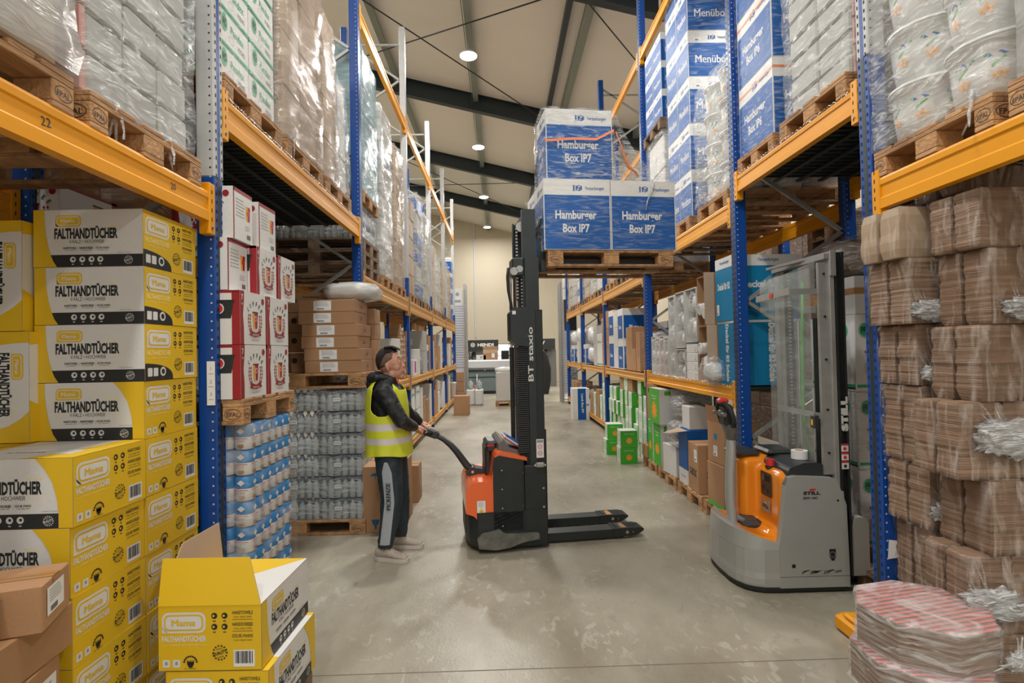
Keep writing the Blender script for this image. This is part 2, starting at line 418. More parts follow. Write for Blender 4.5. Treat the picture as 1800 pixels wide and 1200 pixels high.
mb = MB().box(XW0, YF, -.1, XW1, YB, 0, 'floor')
fr = fr_top(0, 0, 0)
for yy in (2.95, -2.0, 8.1, 13.2, 18.3, 23.4): mb.rect(fr, XW0, yy, XW1, yy + .008, 'seam', 1)
struct(mb, 'floor')
mb = MB()
mb.prism([(XW0, roof_z(XW0)), (XW1, roof_z(XW1)), (XW1, roof_z(XW1) + .12), (XW0, roof_z(XW0) + .12)], YF, YB, 'roof', 'y')
struct(mb, 'ceiling')
struct(MB().prism([(YF, 0), (YB, 0), (YB, roof_z(XW0)), (YF, roof_z(XW0))], XW0 - .15, XW0, 'wall', 'x'), 'wall_left')
struct(MB().prism([(YF, 0), (YB, 0), (YB, roof_z(XW1)), (YF, roof_z(XW1))], XW1, XW1 + .15, 'wall', 'x'), 'wall_right')
# back wall with the window opening
mb = MB(); wz0, wz1, wx0, wx1 = .75, 2.15, -.2, 1.15
def wallpiece(x0, x1, z0, top=None):
    t0 = roof_z(x0) if top is None else top; t1 = roof_z(x1) if top is None else top
    mb.prism([(x0, z0), (x1, z0), (x1, t1), (x0, t0)], YB, YB + .2, 'wall', 'y')
wallpiece(XW0, wx0, 0); wallpiece(wx1, XW1, 0); wallpiece(wx0, wx1, wz1); wallpiece(wx0, wx1, 0, wz0)
mb.cyl((-1.34, YB - .03, 2.5), (-1.34, YB - .03, roof_z(-1.34)), .035, m='machine', n=8)
struct(mb, 'wall_back')
mb = MB()
for x in (wx0, (wx0 + wx1) / 2 - .03, wx1 - .06): mb.box(x, YB + .03, wz0, x + .06, YB + .1, wz1, 'machine')
for z in (wz0, 1.45, wz1 - .06): mb.box(wx0, YB + .03, z, wx1, YB + .1, z + .06, 'machine')
mb.box(wx0, YB + .12, wz0, wx1, YB + .14, wz1, 'day')
struct(mb, 'window_1')
tn = 0
def trim(mb, **k):
    global tn; tn += 1; struct(mb, 'trim_%d' % tn, **k)
for y in (-.6, 4.2, 9.1, 14.5, 19.7, 24.7):
    mb = MB(); x0, x1 = XW0, XW1; zb = lambda x: 7.99 - .245 * x
    mb.prism([(x0, zb(x0)), (x1, zb(x1)), (x1, zb(x1) + .45), (x0, zb(x0) + .45)], y - .006, y + .006, 'rafter', 'y')
    for dz in (0, .43): mb.prism([(x0, zb(x0) + dz), (x1, zb(x1) + dz), (x1, zb(x1) + dz + .02), (x0, zb(x0) + dz + .02)], y - .09, y + .09, 'rafter', 'y')
    trim(mb)
for x in (-4.6, -2.62, -.56, 1.72, 3.7):
    z = roof_z(x); mb = MB().box(x - .04, YF, z - .17, x + .04, YB, z + .01, 'purlin').box(x - .04, YF, z - .19, x + .10, YB, z - .165, 'purlin'); trim(mb)
mb = MB(); z = roof_z(1.38); mb.box(1.33, YF, z - .14, 1.43, YB, z + .01, 'rafter'); trim(mb)
for y0, y1 in ((9.1, 14.5), (19.7, 24.7)):
    mb = MB()
    for a, c in ((-4.6, 1.4), (1.4, -4.6)):
        mb.cyl((a, y0, roof_z(a) - .28), (c, y1, roof_z(c) - .28), .014, m='rafter', n=6)
    mb.cyl((1.4, y0, roof_z(1.4) - .28), (6.0, y1, roof_z(6) - .28), .014, m='rafter', n=6)
    trim(mb)
mb = MB().tube([(-.62, y, roof_z(-.6) - .30 + .03 * math.sin(y * 1.2)) for y in range(-8, 30)], .008, 'rafter', 5); trim(mb)

# lamps on the purlins -------------------------------------------------
def make_lamp():
    t = thing('high_bay_lamp', 'x', 'ceiling lamp')
    mb = MB().lathe((0, 0, .12), (0, 0, 0), [(0, .05), (.2, .11), (.6, .16), (1, .19)], 'machine', 20).cyl((0, 0, .12), (0, 0, .26), .012, m='galv', n=8)
    mb.build('housing', t)
    MB().cyl((0, 0, .005), (0, 0, -.015), .175, m='lens', n=24).build('diffuser', t)
    return t
def lamp_light(t):
    l = bpy.data.lights.new('lamp_light', 'AREA'); l.shape = 'DISK'; l.size = .5; l.energy = LAMP_W; l.color = (1, .985, .95)
    o = bpy.data.objects.new('lamp_light', l); COL.objects.link(o); o.parent = t; o.location = (0, 0, -.03)
lampP = Proto(make_lamp); lamps = []
ln = ['nearest', 'second', 'third', 'farthest']
for i, y in enumerate((11.55, 16.76, 22.2, 27.6)):
    lamps.append(lampP.put((-.56, y, 8.02), 0, 'glowing round lamp under the roof purlin, %s in the row over the aisle' % ln[i], 'round lamps over the aisle'))
for y in (6.35, 1.15, -4.0):  # unseen lamps added for fill, continuing the row above the view
    lamps.append(lampP.put((-.56, y, 8.02), 0, 'added round ceiling lamp over the aisle, unseen above the view, for fill light', 'round lamps over the aisle'))
for x in (-5.2, 4.4):  # unseen side rows, added to light the rack tops
    for y in (-2, 4.5, 11, 17.5, 24):
        lamps.append(lampP.put((x, y, roof_z(x) - .45), 0, 'added round ceiling lamp behind the racks, unseen, for fill light', 'added fill lamps behind the racks'))
for t in lamps: lamp_light(t)
# ================================================================== pallet racks
XL, XR = -1.56, 2.12
LY = [-.2, 3.03, 6.2, 9.4, 12.6, 15.78, 18.95]
RY = [-.2, 3.03, 4.82, 7.9, 11.1, 14.25, 17.35]
def make_upright(x0, x1, y0, top, side, hi, hiz, mb, zb=0.0):
    """open C section post; side=+1 when the aisle is on the +x side"""
    y1 = y0 + .1
    segs = [(zb, top, 'rack_blue')] if hi is None else [(zb, hiz, 'rack_blue'), (hiz, top, hi)]
    for a, c, m_ in segs:
        mb.rbox(x0, y0, a, x1, y1, c, m_, .006)
        # rolled channel on the aisle face
        fx = x1 if side > 0 else x0
        fr = fr_right(fx, y0, 0) if side > 0 else fr_left(fx, y1, 0)
        mb.rect(fr, .035, a, .065, c, 'rack_blue' if m_ != 'rack_blue' else 'steel_dark', 1)
    if y0 < 8:
        z = .1
        frf = fr_front(x0, y0, 0); fr = fr_right(x1, y0, 0) if side > 0 else fr_left(x0, y1, 0)
        edge = 'slot'
        while z < top - .05:
            for a in (.016, .074):
                mb.rect(fr, a, z, a + .01, z + .02, 'slot', 2)
            w = x1 - x0
            mb.disc(frf, w * (.78 if side > 0 else .2), z, .006, 'chip' if (hi is None or z < hiz) else 'slot', 1, 6)
            z += .05
def make_frame(rack, xf, xb, y, top, hi, hiz, side):
    root = MB()
    fx = (xf - .1, xf) if side > 0 else (xf, xf + .1)
    bx = (xb, xb + .1) if side > 0 else (xb - .1, xb)
    make_upright(fx[0], fx[1], y, top, side, hi, hiz, root)
    f = root.build('upright_post', rack)
    r2 = MB(); make_upright(bx[0], bx[1], y, top, side, None, 0, r2); r2.build('upright_post', rack)
    a, c = (xb + .1, xf - .1) if side > 0 else (xf + .1, xb - .1)
    mb = MB(); z = .25; flip = False
    mb.beam((a, y + .05, .2), (c, y + .05, .2), .035, .035, 'galv')
    while z + .62 < top:
        p, q = (a, c) if flip else (c, a)
        mb.beam((p, y + .05, z), (q, y + .05, z + .62), .032, .032, 'galv'); z += .62; flip = not flip
    mb.beam((a, y + .05, top - .3), (c, y + .05, top - .3), .032, .032, 'galv')
    mb.build('brace', f)
    mb = MB()
    mb.box(fx[0] - .02, y - .02, 0, fx[1] + .02, y + .12, .008, 'galv'); mb.build('foot_plate', f)
def make_beam(rack, x, y0, y1, z0, z1, side, m_, hooks=False, note=None, br=.1):
    """stepped box beam; x = aisle face"""
    t = .05; h = z1 - z0; s_ = side
    X = lambda d: x - s_ * d
    pr = [(X(t), z0), (X(.0), z0), (X(0), z0 + h * .32), (X(.007), z0 + h * .37), (X(.007), z0 + h * .72), (X(0), z0 + h * .77), (X(0), z1 - .012), (X(.004), z1), (X(t), z1)]
    if s_ < 0: pr = pr[::-1]
    b_ = MB().prism(pr, y0, y1, m_, 'y').build('beam', rack)
    for ya, yb in ((y0, y0 + .06), (y1 - .06, y1)):
        mb = MB()
        xa, xb = sorted((X(-.004), X(t + .005)))
        mb.rbox(xa, ya, z0 - br * .7, xb, yb, z1 + .05, m_, .004)
        fr = fr_right(X(-.004), ya, 0) if s_ > 0 else fr_left(X(-.004), yb, 0)
        k = z0 - br * .5
        while k < z1 + .03:
            mb.rect(fr, .02, k, .028, k + .022, 'slot', 1); k += .05
        mb.cyl((X(-.004), (ya + yb) / 2, z0 - br * .3), (X(-.012), (ya + yb) / 2, z0 - br * .3), .007, m='galv', n=8)
        mb.build('end_bracket', b_)
    if hooks:
        mb = MB(); y = y0 + .08; pts = []
        while y < y1 - .08:
            pts += [(X(.03), y, z1 + .004), (X(-.004), y, z1 + .012), (X(-.009), y + .008, z1 - .008), (X(-.009), y + .018, z1 - .008), (X(-.004), y + .024, z1 + .012), (X(.03), y + .03, z1 + .004)]; y += .048
        mb.tube(pts, .0024, 'chrome', 4)
        mb.build('wire_mesh_edge', b_)
    if note:
        fr = fr_right(X(.006), y0, 0) if s_ > 0 else fr_left(X(.006), y1, 0)
        for st, ya in note: MB().text(fr, st, ya - y0, z0 + h * .47, .032, 'black', lift=2, rot=.1).build('pen_marking', b_)
def make_deck(rack, xf, xb, y0, y1, z, dense=False):
    a, c = sorted((xf, xb)); mb = MB(); y = y0 + .06
    while y < y1 - .12:
        mb.box(a + .06, y, z - .03, c - .06, y + .075, z - .004, 'steel_dark')
        mb.box(a + .06, y + .03, z - .045, c - .06, y + .045, z - .03, 'steel_dark'); y += .085
    for k in range(5):
        x = a + .12 + (c - a - .3) * k / 4; mb.box(x, y0 + .06, z - .06, x + .04, y1 - .06, z - .045, 'steel_dark')
    mb.build('steel_deck', rack)
# left rack
DEP = 1.1
rl = thing('pallet_rack', 'long blue and yellow pallet rack on the left, behind the worker and the yellow cartons', 'shelving rack', (0, 0, 0))
tops = {3.03: 7.3, 6.2: 7.3, 9.4: 7.37, 12.6: 7.08, 15.78: 7.06, 18.95: 7.05}
for y in LY[1:]:
    hi, hz = (None, 0)
    if y == 3.03: hi, hz = 'rack_worn', 2.7
    if y >= 9: hi, hz = 'rack_worn', 3.0
    make_frame(rl, XL, XL - DEP, y, tops[y], hi, hz, 1)
make_beam(rl, XL, LY[0], LY[1], 2.44, 2.60, 1, 'beam', note=[('22', 1.92), ('20', 2.66)])
make_beam(rl, XL - DEP + .05, LY[0], LY[1], 2.44, 2.60, 1, 'beam')
make_beam(rl, XL, LY[1] + .1, LY[2], 3.02, 3.20, 1, 'beam', hooks=True)
make_beam(rl, XL - DEP + .05, LY[1] + .1, LY[2], 3.02, 3.20, 1, 'beam')
make_deck(rl, XL, XL - DEP, LY[1] + .1, LY[2], 3.20)
for i in range(2, 6):
    y0, y1 = LY[i] + (.1 if i == 2 else 0.1), LY[i + 1]
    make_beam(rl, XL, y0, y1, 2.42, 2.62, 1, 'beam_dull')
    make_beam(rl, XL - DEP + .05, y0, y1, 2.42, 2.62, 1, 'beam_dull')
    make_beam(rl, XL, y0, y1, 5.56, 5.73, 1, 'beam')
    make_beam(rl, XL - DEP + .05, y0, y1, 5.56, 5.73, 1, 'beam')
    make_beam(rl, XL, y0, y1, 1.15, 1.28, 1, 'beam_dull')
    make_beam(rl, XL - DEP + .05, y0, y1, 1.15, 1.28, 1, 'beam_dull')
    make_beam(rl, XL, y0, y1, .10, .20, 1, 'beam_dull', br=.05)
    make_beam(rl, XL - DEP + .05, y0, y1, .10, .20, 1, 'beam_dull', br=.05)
    make_deck(rl, XL, XL - DEP, y0, y1, 1.28); make_deck(rl, XL, XL - DEP, y0, y1, .20)
# right rack
rr_ = thing('pallet_rack', 'long blue and yellow pallet rack on the right, behind the orange and grey pallet truck', 'shelving rack', (0, 0, 0))
for y in RY[1:]:
    hi, hz = ('rack_worn', 3.35) if y == 3.03 else (None, 0)
    make_frame(rr_, XR, XR + DEP, y, 7.25 if y > 5 else 7.4, hi, hz, -1)
for xx in (XR, XR + DEP - .05):
    f = xx == XR
    make_beam(rr_, xx, RY[0], RY[1], 2.45, 2.62, -1, 'beam')
    make_beam(rr_, xx, RY[1] + .1, RY[2], 3.07, 3.21, -1, 'beam', hooks=f)
    make_beam(rr_, xx, RY[2] + .1, RY[3], 2.86, 3.02, -1, 'beam')
    make_beam(rr_, xx, RY[2] + .1, RY[3], 5.92, 6.06, -1, 'beam')
    make_beam(rr_, xx, RY[2] + .1, RY[3], 1.21, 1.34, -1, 'beam', hooks=f)
    for i in range(3, 6):
        y0, y1 = RY[i] + .1, RY[i + 1]
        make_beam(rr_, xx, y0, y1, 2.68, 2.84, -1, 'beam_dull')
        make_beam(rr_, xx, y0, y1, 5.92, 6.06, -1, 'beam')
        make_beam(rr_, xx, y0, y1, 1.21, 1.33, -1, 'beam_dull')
        if i > 3: make_beam(rr_, xx, y0, y1, .10, .19, -1, 'beam_dull', br=.05)
make_deck(rr_, XR, XR + DEP, RY[1] + .1, RY[2], 3.21)
for i in range(2, 6): make_deck(rr_, XR, XR + DEP, RY[i] + .1, RY[i + 1], 1.335)
for i in (4, 5): make_deck(rr_, XR, XR + DEP, RY[i] + .1, RY[i + 1], .19)
# ================================================================== pallets
def make_pallet(wood='wood', L=1.2, W=.8, mark=True):
    t = thing('euro_pallet', 'x', 'pallet')
    def block(x, y, lx, ly, stamp):
        mb = MB().rbox(x - lx / 2, y - ly / 2, .022, x + lx / 2, y + ly / 2, .1, 'wood_block' if wood == 'wood' else wood, .004)
        if stamp:
            sy = 1 if y > 0 else -1
            fr = fr_front(x - lx / 2, y - ly / 2, .022) if sy < 0 else fr_back(x + lx / 2, y + ly / 2, .022)
            w = lx
            mb.ring(fr, w / 2, .039, .058, .0035, 'black', 1, 20, ry=.03); mb.text(fr, 'EPAL', w / 2, .026, .024, 'black', w=.085, lift=1, bold=.01)
            sx = 1 if x > 0 else -1
            fr = fr_right(x + lx / 2, y - ly / 2, .022) if sx > 0 else fr_left(x - lx / 2, y + ly / 2, .022)
            mb.ring(fr, ly / 2, .039, .04, .003, 'black', 1, 20, ry=.028); mb.text(fr, 'EPAL', ly / 2, .027, .02, 'black', w=.06, lift=1, bold=.01)
        mb.build('block', t)
    for x in (-L / 2 + .0725, 0, L / 2 - .0725):
        for y, ly in ((-W / 2 + .05, .1), (0, .145), (W / 2 - .05, .1)):
            block(x, y, .145, ly, mark and x != 0 and y != 0)
    for y, w in ((-W / 2 + .05, .1), (0, .145), (W / 2 - .05, .1)):
        MB().rbox(-L / 2, y - w / 2, 0, L / 2, y + w / 2, .022, wood, .003).build('bottom_board', t)
    for x in (-L / 2 + .0725, 0, L / 2 - .0725):
        MB().rbox(x - .0725, -W / 2, .1, x + .0725, W / 2, .122, wood, .003).build('cross_board', t)
    for y, w in ((-W / 2 + .0725, .145), (-W / 4 + .02, .1), (0, .145), (W / 4 - .02, .1), (W / 2 - .0725, .145)):
        MB().rbox(-L / 2, y - w / 2, .122, L / 2, y + w / 2, .144, wood, .003).build('deck_board', t)
    return t
palP = Proto(make_pallet); palOld = Proto(lambda: make_pallet('wood_old', mark=False)); palBlue = Proto(lambda: make_pallet('pal_blue', 1.2, .66, False))
def pallet(x0, x1, y0, y1, z, label, group=None, P=palP):
    """pallet filling the given footprint, its deck at z + .144"""
    W = .66 if P is palBlue else .8
    o = P.put(((x0 + x1) / 2, (y0 + y1) / 2, z), 0, label, group)
    o.scale = ((x1 - x0) / 1.2, (y1 - y0) / W, 1); return o
def pallet_l(y0, y1, z, label, x=XL, depth=1.15, P=palP, group=None): return pallet(x - depth, x, y0, y1, z, label, group, P)
def pallet_r(y0, y1, z, label, x=XR, depth=1.15, P=palP, group=None): return pallet(x, x + depth, y0, y1, z, label, group, P)

# ================================================================== printed cartons
def cbox(w, d, h, m, c=.004):
    return MB().rbox(-w / 2, -d / 2, 0, w / 2, d / 2, h, m, c)
def faces(w, d, h):
    return {'f': (fr_front(-w / 2, -d / 2, 0), w), 'b': (fr_back(w / 2, d / 2, 0), w), 'r': (fr_right(w / 2, -d / 2, 0), d), 'l': (fr_left(-w / 2, d / 2, 0), d), 't': (fr_top(-w / 2, -d / 2, h), w)}
def seam_top(mb, w, d, h, m='grey_print', tape=None):
    fr = fr_top(-w / 2, -d / 2, h)
    if tape: mb.rect(fr, 0, d / 2 - .03, w, d / 2 + .03, tape, 1)
    mb.rect(fr, 0, d / 2 - .0015, w, d / 2 + .0015, m, 2)
MW, MD, MH = .50, .425, .264
def mama_logo(mb, fr, a0, b0, a1, b1, outer, mid, inner, txt):
    H = b1 - b0; r = H * .32; t = H * .11
    mb.rrect(fr, a0, b0, a1, b1, r, outer, 2); mb.rrect(fr, a0 + t, b0 + t, a1 - t, b1 - t, r * .75, mid, 3)
    mb.rrect(fr, a0 + 1.7 * t, b0 + 1.7 * t, a1 - 1.7 * t, b1 - 1.7 * t, r * .6, inner, 4)
    mb.poly(fr, [(a0, b0), (a0 + r, b0), (a0, b0 + r)], outer, 2)
    mb.text(fr, 'Mama', (a0 + a1) / 2, b0 + H * .35, H * .32, txt, w=(a1 - a0) * .54, lift=5, bold=.07)
def mama_white(mb, fr, w, h, varB=False):
    mb.rect(fr, 0, 0, w, h, 'white', 1)
    mb.rect(fr, w * .1, 0, w * (1 if not varB else .9), h * .21, 'black', 2)
    cv = [(.10, 1), (.102, .8), (.112, .6), (.13, .4), (.155, .22), (.18, .1), (.215, 0)]
    mb.poly(fr, [(0, 1 * h), (0, 0)] + [(a * w, b * h) for a, b in cv[::-1]], 'yellow', 3)
    if varB:
        cv = [(.72, 1), (.79, .85), (.85, .65), (.885, .4), (.895, .21), (.895, 0)]
        mb.poly(fr, [(w, 0), (w, h)] + [(a * w, b * h) for a, b in cv], 'yellow', 3)
    mama_logo(mb, fr, w * .2, h * .70, w * .435, h * .905, 'yellow', 'white', 'yellow', 'white')
    mb.text(fr, 'DELUXE', w * .72, h * .69, h * .045, 'paleyellow', w=w * .11)
    mb.text(fr, 'FALTHANDTÜCHER', w * .48, h * .50, h * .17, 'black', w=w * .58, bold=.045)
    mb.text(fr, 'V-FALZ • HOCHWEIß', w * .485, h * .41, h * .062, 'black', w=w * .32)
    for a in (.2, .67): mb.rect(fr, w * a, h * .437, w * (a + .1), h * .442, 'paleyellow', 2)
    for st, a in (('HANDTOWELS', .33), ('HANDDOEKJES', .48), ('ESSUIE-MAINS', .63)):
        mb.text(fr, st, w * a, h * .31, h * .035, 'black', w=w * .12, bold=.03); mb.text(fr, 'V-FOLD • BRIGHT WHITE', w * a, h * .28, h * .016, 'black', w=w * .1)
    for a in (.405, .555): mb.rect(fr, w * a, h * .28, w * a + .001, h * .35, 'grey_print', 2)
    mb.text(fr, 'Designed in Germany', w * .83, h * .235, h * .022, 'grey_print', w=w * .12)
    for a in (.36, .445, .53, .61):
        mb.disc(fr, w * a, h * .125, h * .052, 'white', 3, 12); mb.disc(fr, w * a + .002, h * .13, h * .022, 'black', 4, 7); mb.rect(fr, w * a - .005, h * .035, w * a + .005, h * .05, 'white', 3)
    stamp(mb, fr, w * (.87 if not varB else .82), h * .105, h * .075, 'white')
def stamp(mb, fr, a, b, r, m):
    for k in range(14):
        an = 2 * PI * k / 14; mb.disc(fr, a + r * .9 * math.cos(an), b + r * .9 * math.sin(an), r * .13, m, 4, 5)
    mb.text(fr, 'QUALITY', a, b - r * .2, r * .42, m, w=r * 1.9, lift=5, bold=.03, rot=.28)
    mb.text(fr, 'PREMIUM', a - r * .05, b + r * .42, r * .2, m, w=r * .9, lift=5, rot=.28); mb.text(fr, 'HYGIENE', a + r * .1, b - r * .62, r * .2, m, w=r * .9, lift=5, rot=.28)
def mama_yellow(mb, fr, w, h, varA=False):
    mb.rect(fr, 0, 0, w, h, 'yellow', 1)
    mama_logo(mb, fr, w * .035, h * .58, w * .46, h * .90, 'white', 'yellow', 'white', 'yellow')
    mb.text(fr, 'FALTHANDTÜCHER', w * .25, h * .45, h * .085, 'paleyellow' if varA else 'white', w=w * .43, bold=.035)
    mb.text(fr, '—— V-FALZ • HOCHWEIß ——', w * .25, h * .385, h * .032, 'paleyellow', w=w * .42)
    for a in (.545, .645):
        for b in (.84, .67):
            mb.disc(fr, w * a, h * b, h * .05, 'black', 2, 8); mb.disc(fr, w * a - .003, h * b, h * .02, 'yellow', 3, 6)
            mb.rect(fr, w * a - .006, h * (b - .09), w * a + .006, h * (b - .075), 'black', 2)
    for st, b in (('HANDTOWELS', .86), ('HANDDOEKJES', .68), ('ESSUIE-MAINS', .50)):
        mb.text(fr, st, w * .82, h * b, h * .052, 'black', w=w * .2, bold=.02); mb.text(fr, 'V-FOLD • BRIGHT WHITE', w * .82, h * (b - .055), h * .025, 'black', w=w * .18)
        if b > .5: mb.rect(fr, w * .72, h * (b - .085), w * .92, h * (b - .078), 'black', 2)
    stamp(mb, fr, w * .6, h * .27, h * .12, 'black')
    if varA:
        pts = [(0, 0)] + [(w * .5 * math.cos(t * PI / 20), h * .30 * math.sin(t * PI / 20) ** .7) for t in range(0, 10)] + [(w * .06, h * .30), (0, h * .30)]
        mb.poly(fr, pts, 'black', 2)
        for a in (.04, .14): mb.rrect(fr, w * a, h * .07, w * a + w * .08, h * .22, .004, 'white', 3)
        mb.disc(fr, w * .31, h * .15, h * .085, 'white', 3, 14); mb.disc(fr, w * .31, h * .15, h * .05, 'black', 4, 9)
    else:
        for a in (.04, .14):
            mb.rrect(fr, w * a, h * .05, w * a + w * .07, h * .17, .004, 'white', 2); mb.rect(fr, w * a + .01, h * .09, w * a + .02, h * .14, 'grey_print', 3)
        for k in range(9):
            an = PI * (.05 + .9 * k / 8); mb.disc(fr, w * .31 + h * .1 * math.cos(an), h * .12 + h * .1 * math.sin(an), h * .018, 'black', 2, 6)
        for k in (-1, -.5, 0, .5, 1): mb.poly(fr, [(w * .31 + k * h * .06, h * .17), (w * .31 + k * h * .03 - .006, h * .09), (w * .31 + k * h * .03 + .006, h * .09)], 'black', 2)
        mb.disc(fr, w * .31, h * .085, h * .045, 'black', 2, 10); mb.text(fr, 'ECO FRIENDLY', w * .31, h * .02, h * .022, 'black', w=w * .12)
    mb.barcode(fr, w * .73, h * .05, w * .935, h * .31, 2, 13)
def mama_top(mb, w, d, h):
    fr = fr_top(-w / 2, -d / 2, h)
    mb.rect(fr, 0, 0, w, d, 'white', 1)
    mb.poly(fr, [(w, 0), (w, d), (w * .8, d), (w * .78, d * .6), (w * .72, d * .25), (w * .62, 0)], 'yellow', 2)
    mb.poly(fr, [(0, 0), (w * .12, 0), (w * .08, d * .5), (w * .05, d), (0, d)], 'yellow', 2)
    mb.text(fr, 'FALTHANDTÜCHER', w * .42, d * .3, .022, 'black', w=w * .3); mb.rect(fr, w * .72, d * .2, w * .85, d * .42, 'white', 3)
    mb.rect(fr, 0, d / 2 - .001, w, d / 2 + .001, 'grey_print', 4)
def make_mama(var):
    def f():
        mb = cbox(MW, MD, MH, 'yellow'); F = faces(MW, MD, MH)
        for k in 'fb': mama_white(mb, F[k][0], MW, MH, var == 'B')
        for k in 'rl': mama_yellow(mb, F[k][0], MD, MH, var == 'A')
        mama_top(mb, MW, MD, MH)
        return solid(mb, 'hand_towel_carton', 'x', 'carton')
    return f
mamaA, mamaB = Proto(make_mama('A')), Proto(make_mama('B'))
# upper stack of four behind, at the upright
XM = -1.64
for i in range(4):
    P = mamaA if i < 3 else mamaB
    zi = 3 - i
    (mamaB if zi == 0 else mamaA).put((XM - MW / 2 + jit(.006), 2.555 + MD / 2, 5 * .2665 + zi * .2665), jit(.012), 'yellow and white hand towel carton, %s of four below the near left beam' % ['lowest', 'second', 'third', 'topmost'][zi])
for z in range(5):
    mamaB.put((XM - MW / 2 + jit(.004), 2.555 + MD / 2, z * .2665), jit(.006), 'hand towel carton showing its end, %s in the column against the left upright' % tier(z, 5))
    mamaB.put((XM - MW / 2 + jit(.006), 2.12 + MD / 2, z * .2665), jit(.008), 'yellow and white hand towel carton, %s in the front left column' % tier(z, 5))
    mamaB.put((XM - MW * 1.5 - .012 + jit(.004), 2.12 + MD / 2, z * .2665), jit(.006), 'hand towel carton cut by the left picture edge, %s in its column' % tier(z, 5))
    mamaB.put((XM - MW * 1.5 - .012 + jit(.004), 2.555 + MD / 2, z * .2665), jit(.006), 'hand towel carton hidden in the rear left row, %s in its column' % tier(z, 5))
# cartons stood on end at the far left
for k, (x, y) in enumerate(((-2.155, 2.72),)):
    for z in range(2):
        o = mamaB.put((x - (.0 if z else -.03), y, 1.335 + z * .503 + MW / 2), 0, 'hand towel carton stood on end at the left edge, %s of the %s pair' % (['lower', 'upper'][z], ['front', 'rear'][k]))
        o.rotation_euler = (0, R(90), 0); o.location.x -= MH; 
# open carton and the one beneath on its pallet
def make_open():
    w, d, h = MD, MW, MH
    mb = MB(); t = .005
    mb.box(-w / 2, -d / 2, 0, w / 2, d / 2, t, 'card_in')
    for a in ((-w / 2, -d / 2, t, w / 2, -d / 2 + t, h), (-w / 2, d / 2 - t, t, w / 2, d / 2, h), (-w / 2, -d / 2 + t, t, -w / 2 + t, d / 2 - t, h), (w / 2 - t, -d / 2 + t, t, w / 2, d / 2 - t, h)): mb.box(*a, 'card_in')
    F = faces(w, d, h)
    for k in 'fb': mama_yellow(mb, F[k][0], w, h)
    for k in 'rl': mama_white(mb, F[k][0], d, h)
    t_ = solid(mb, 'open_hand_towel_carton', 'opened yellow hand towel carton with raised flaps at the front left', 'carton')
    def flap(p0, p1, out, hgt, tilt, mo, skew=(0, 0), fo=None):
        p0 = Vector(p0); p1 = Vector(p1); e = (p1 - p0); L = e.length; e.normalize(); o = Vector(out)
        up = (Vector((0, 0, 1)) * math.cos(tilt) + o * math.sin(tilt)).normalized(); n = e.cross(up)
        if n.dot(o) < 0: n = -n
        if abs(tilt) > 1.4 and n.z < 0: n = -n
        q = [p0, p1, p1 + up * hgt + e * skew[1], p0 + up * hgt + e * skew[0]]
        m2 = MB(); vs = [v - n * .002 for v in q] + [v + n * .002 for v in q]
        m2.add(vs, [(0, 1, 2, 3), (7, 6, 5, 4), (0, 4, 5, 1), (1, 5, 6, 2), (2, 6, 7, 3), (3, 7, 4, 0)], 'card_in')
        m2.add([v + n * .0028 for v in q], [(3, 2, 1, 0)], mo)
        m2.build('flap', t_)
    flap((-w / 2, -d / 2, h), (w / 2, -d / 2, h), (0, -1, 0), .185, R(-14), 'yellow', (-.008, -.065))
    flap((-w / 2, d / 2, h), (-w / 2, -d / 2, h), (-1, 0, 0), .19, R(6), 'yellow', (.0, -.20))
    flap((w / 2, -d / 2, h), (w / 2, d / 2, h), (1, 0, 0), .205, R(-91), 'white', (.0, 0))
    flap((-w / 2, d / 2, h), (w / 2, d / 2, h), (0, 1, 0), .185, R(-91), 'yellow', (.0, 0))
    return t_
ox, oy = -1.215, 2.30
oc = make_open(); oc.location = (ox, oy + MW / 2, .144 + MH + .006); oc.rotation_euler = (0, 0, R(-1.5))
mamaB.put((ox + .03, oy + MW / 2 - .0, .144), R(-92), 'yellow and white hand towel carton under the opened one, front left')
pallet(-1.62, -1.00, 2.20, 2.86, 0, 'wooden pallet under the opened yellow carton, almost hidden at the bottom left edge', P=palOld)

# brown cartons bottom left --------------------------------------------
def brown(w, d, h, label, loc, rz=0, tape='y', stick=None, name='brown_carton', m_='card', group=None, cat='carton', rot=None, band=None, words=None, flute=False):
    mb = cbox(w, d, h, m_); F = faces(w, d, h)
    seam_top(mb, w, d, h, 'card_dark')
    if band:
        for k in 'frlb': mb.rect(F[k][0], 0, band[0] * h, F[k][1], band[1] * h, band[2], 1)
    for k, a in (words or []):
        for (st, u, v, hh, ww, mm) in a: mb.text(F[k][0], st, u * F[k][1], v * h, hh, mm, w=ww, bold=.02)
    o = solid(mb, name, label, cat, loc, rz, group)
    if rot: o.rotation_euler = rot
    if tape:
        m2 = MB(); fr = F['t'][0]; m2.rect(fr, 0, d / 2 - .03, w, d / 2 + .03, 'tape', 2)
        for k in 'rl': m2.rect(F[k][0], d / 2 - .03, h * .35 if h > .15 else h * .1, d / 2 + .03, h, 'tape', 2)
        m2.build('tape_strip', o)
    for (k, u0, v0, u1, v1) in (stick or []):
        m2 = MB(); W = F[k][1]; m2.sticker(F[k][0], u0 * W, v0 * h, u1 * W, v1 * h, 3); m2.build('shipping_label', o)
    return o
brown(.30, .18, .325, 'brown carton with white label at the bottom left, under the long flat one', (-1.735, 1.90, .328), R(12), stick=[('r', .2, .35, .85, .85)], tape=None)
brown(.30, .18, .325, 'brown carton on the floor at the bottom left, lowest under the long flat one', (-1.735, 1.90, 0), R(12), tape=None)
for k in range(2): brown(.30, .26, .325, 'brown carton propping the near end of the long flat one, %s' % ['lower', 'upper'][k], (-1.80, 1.45, .328 * k), R(8), tape=None)
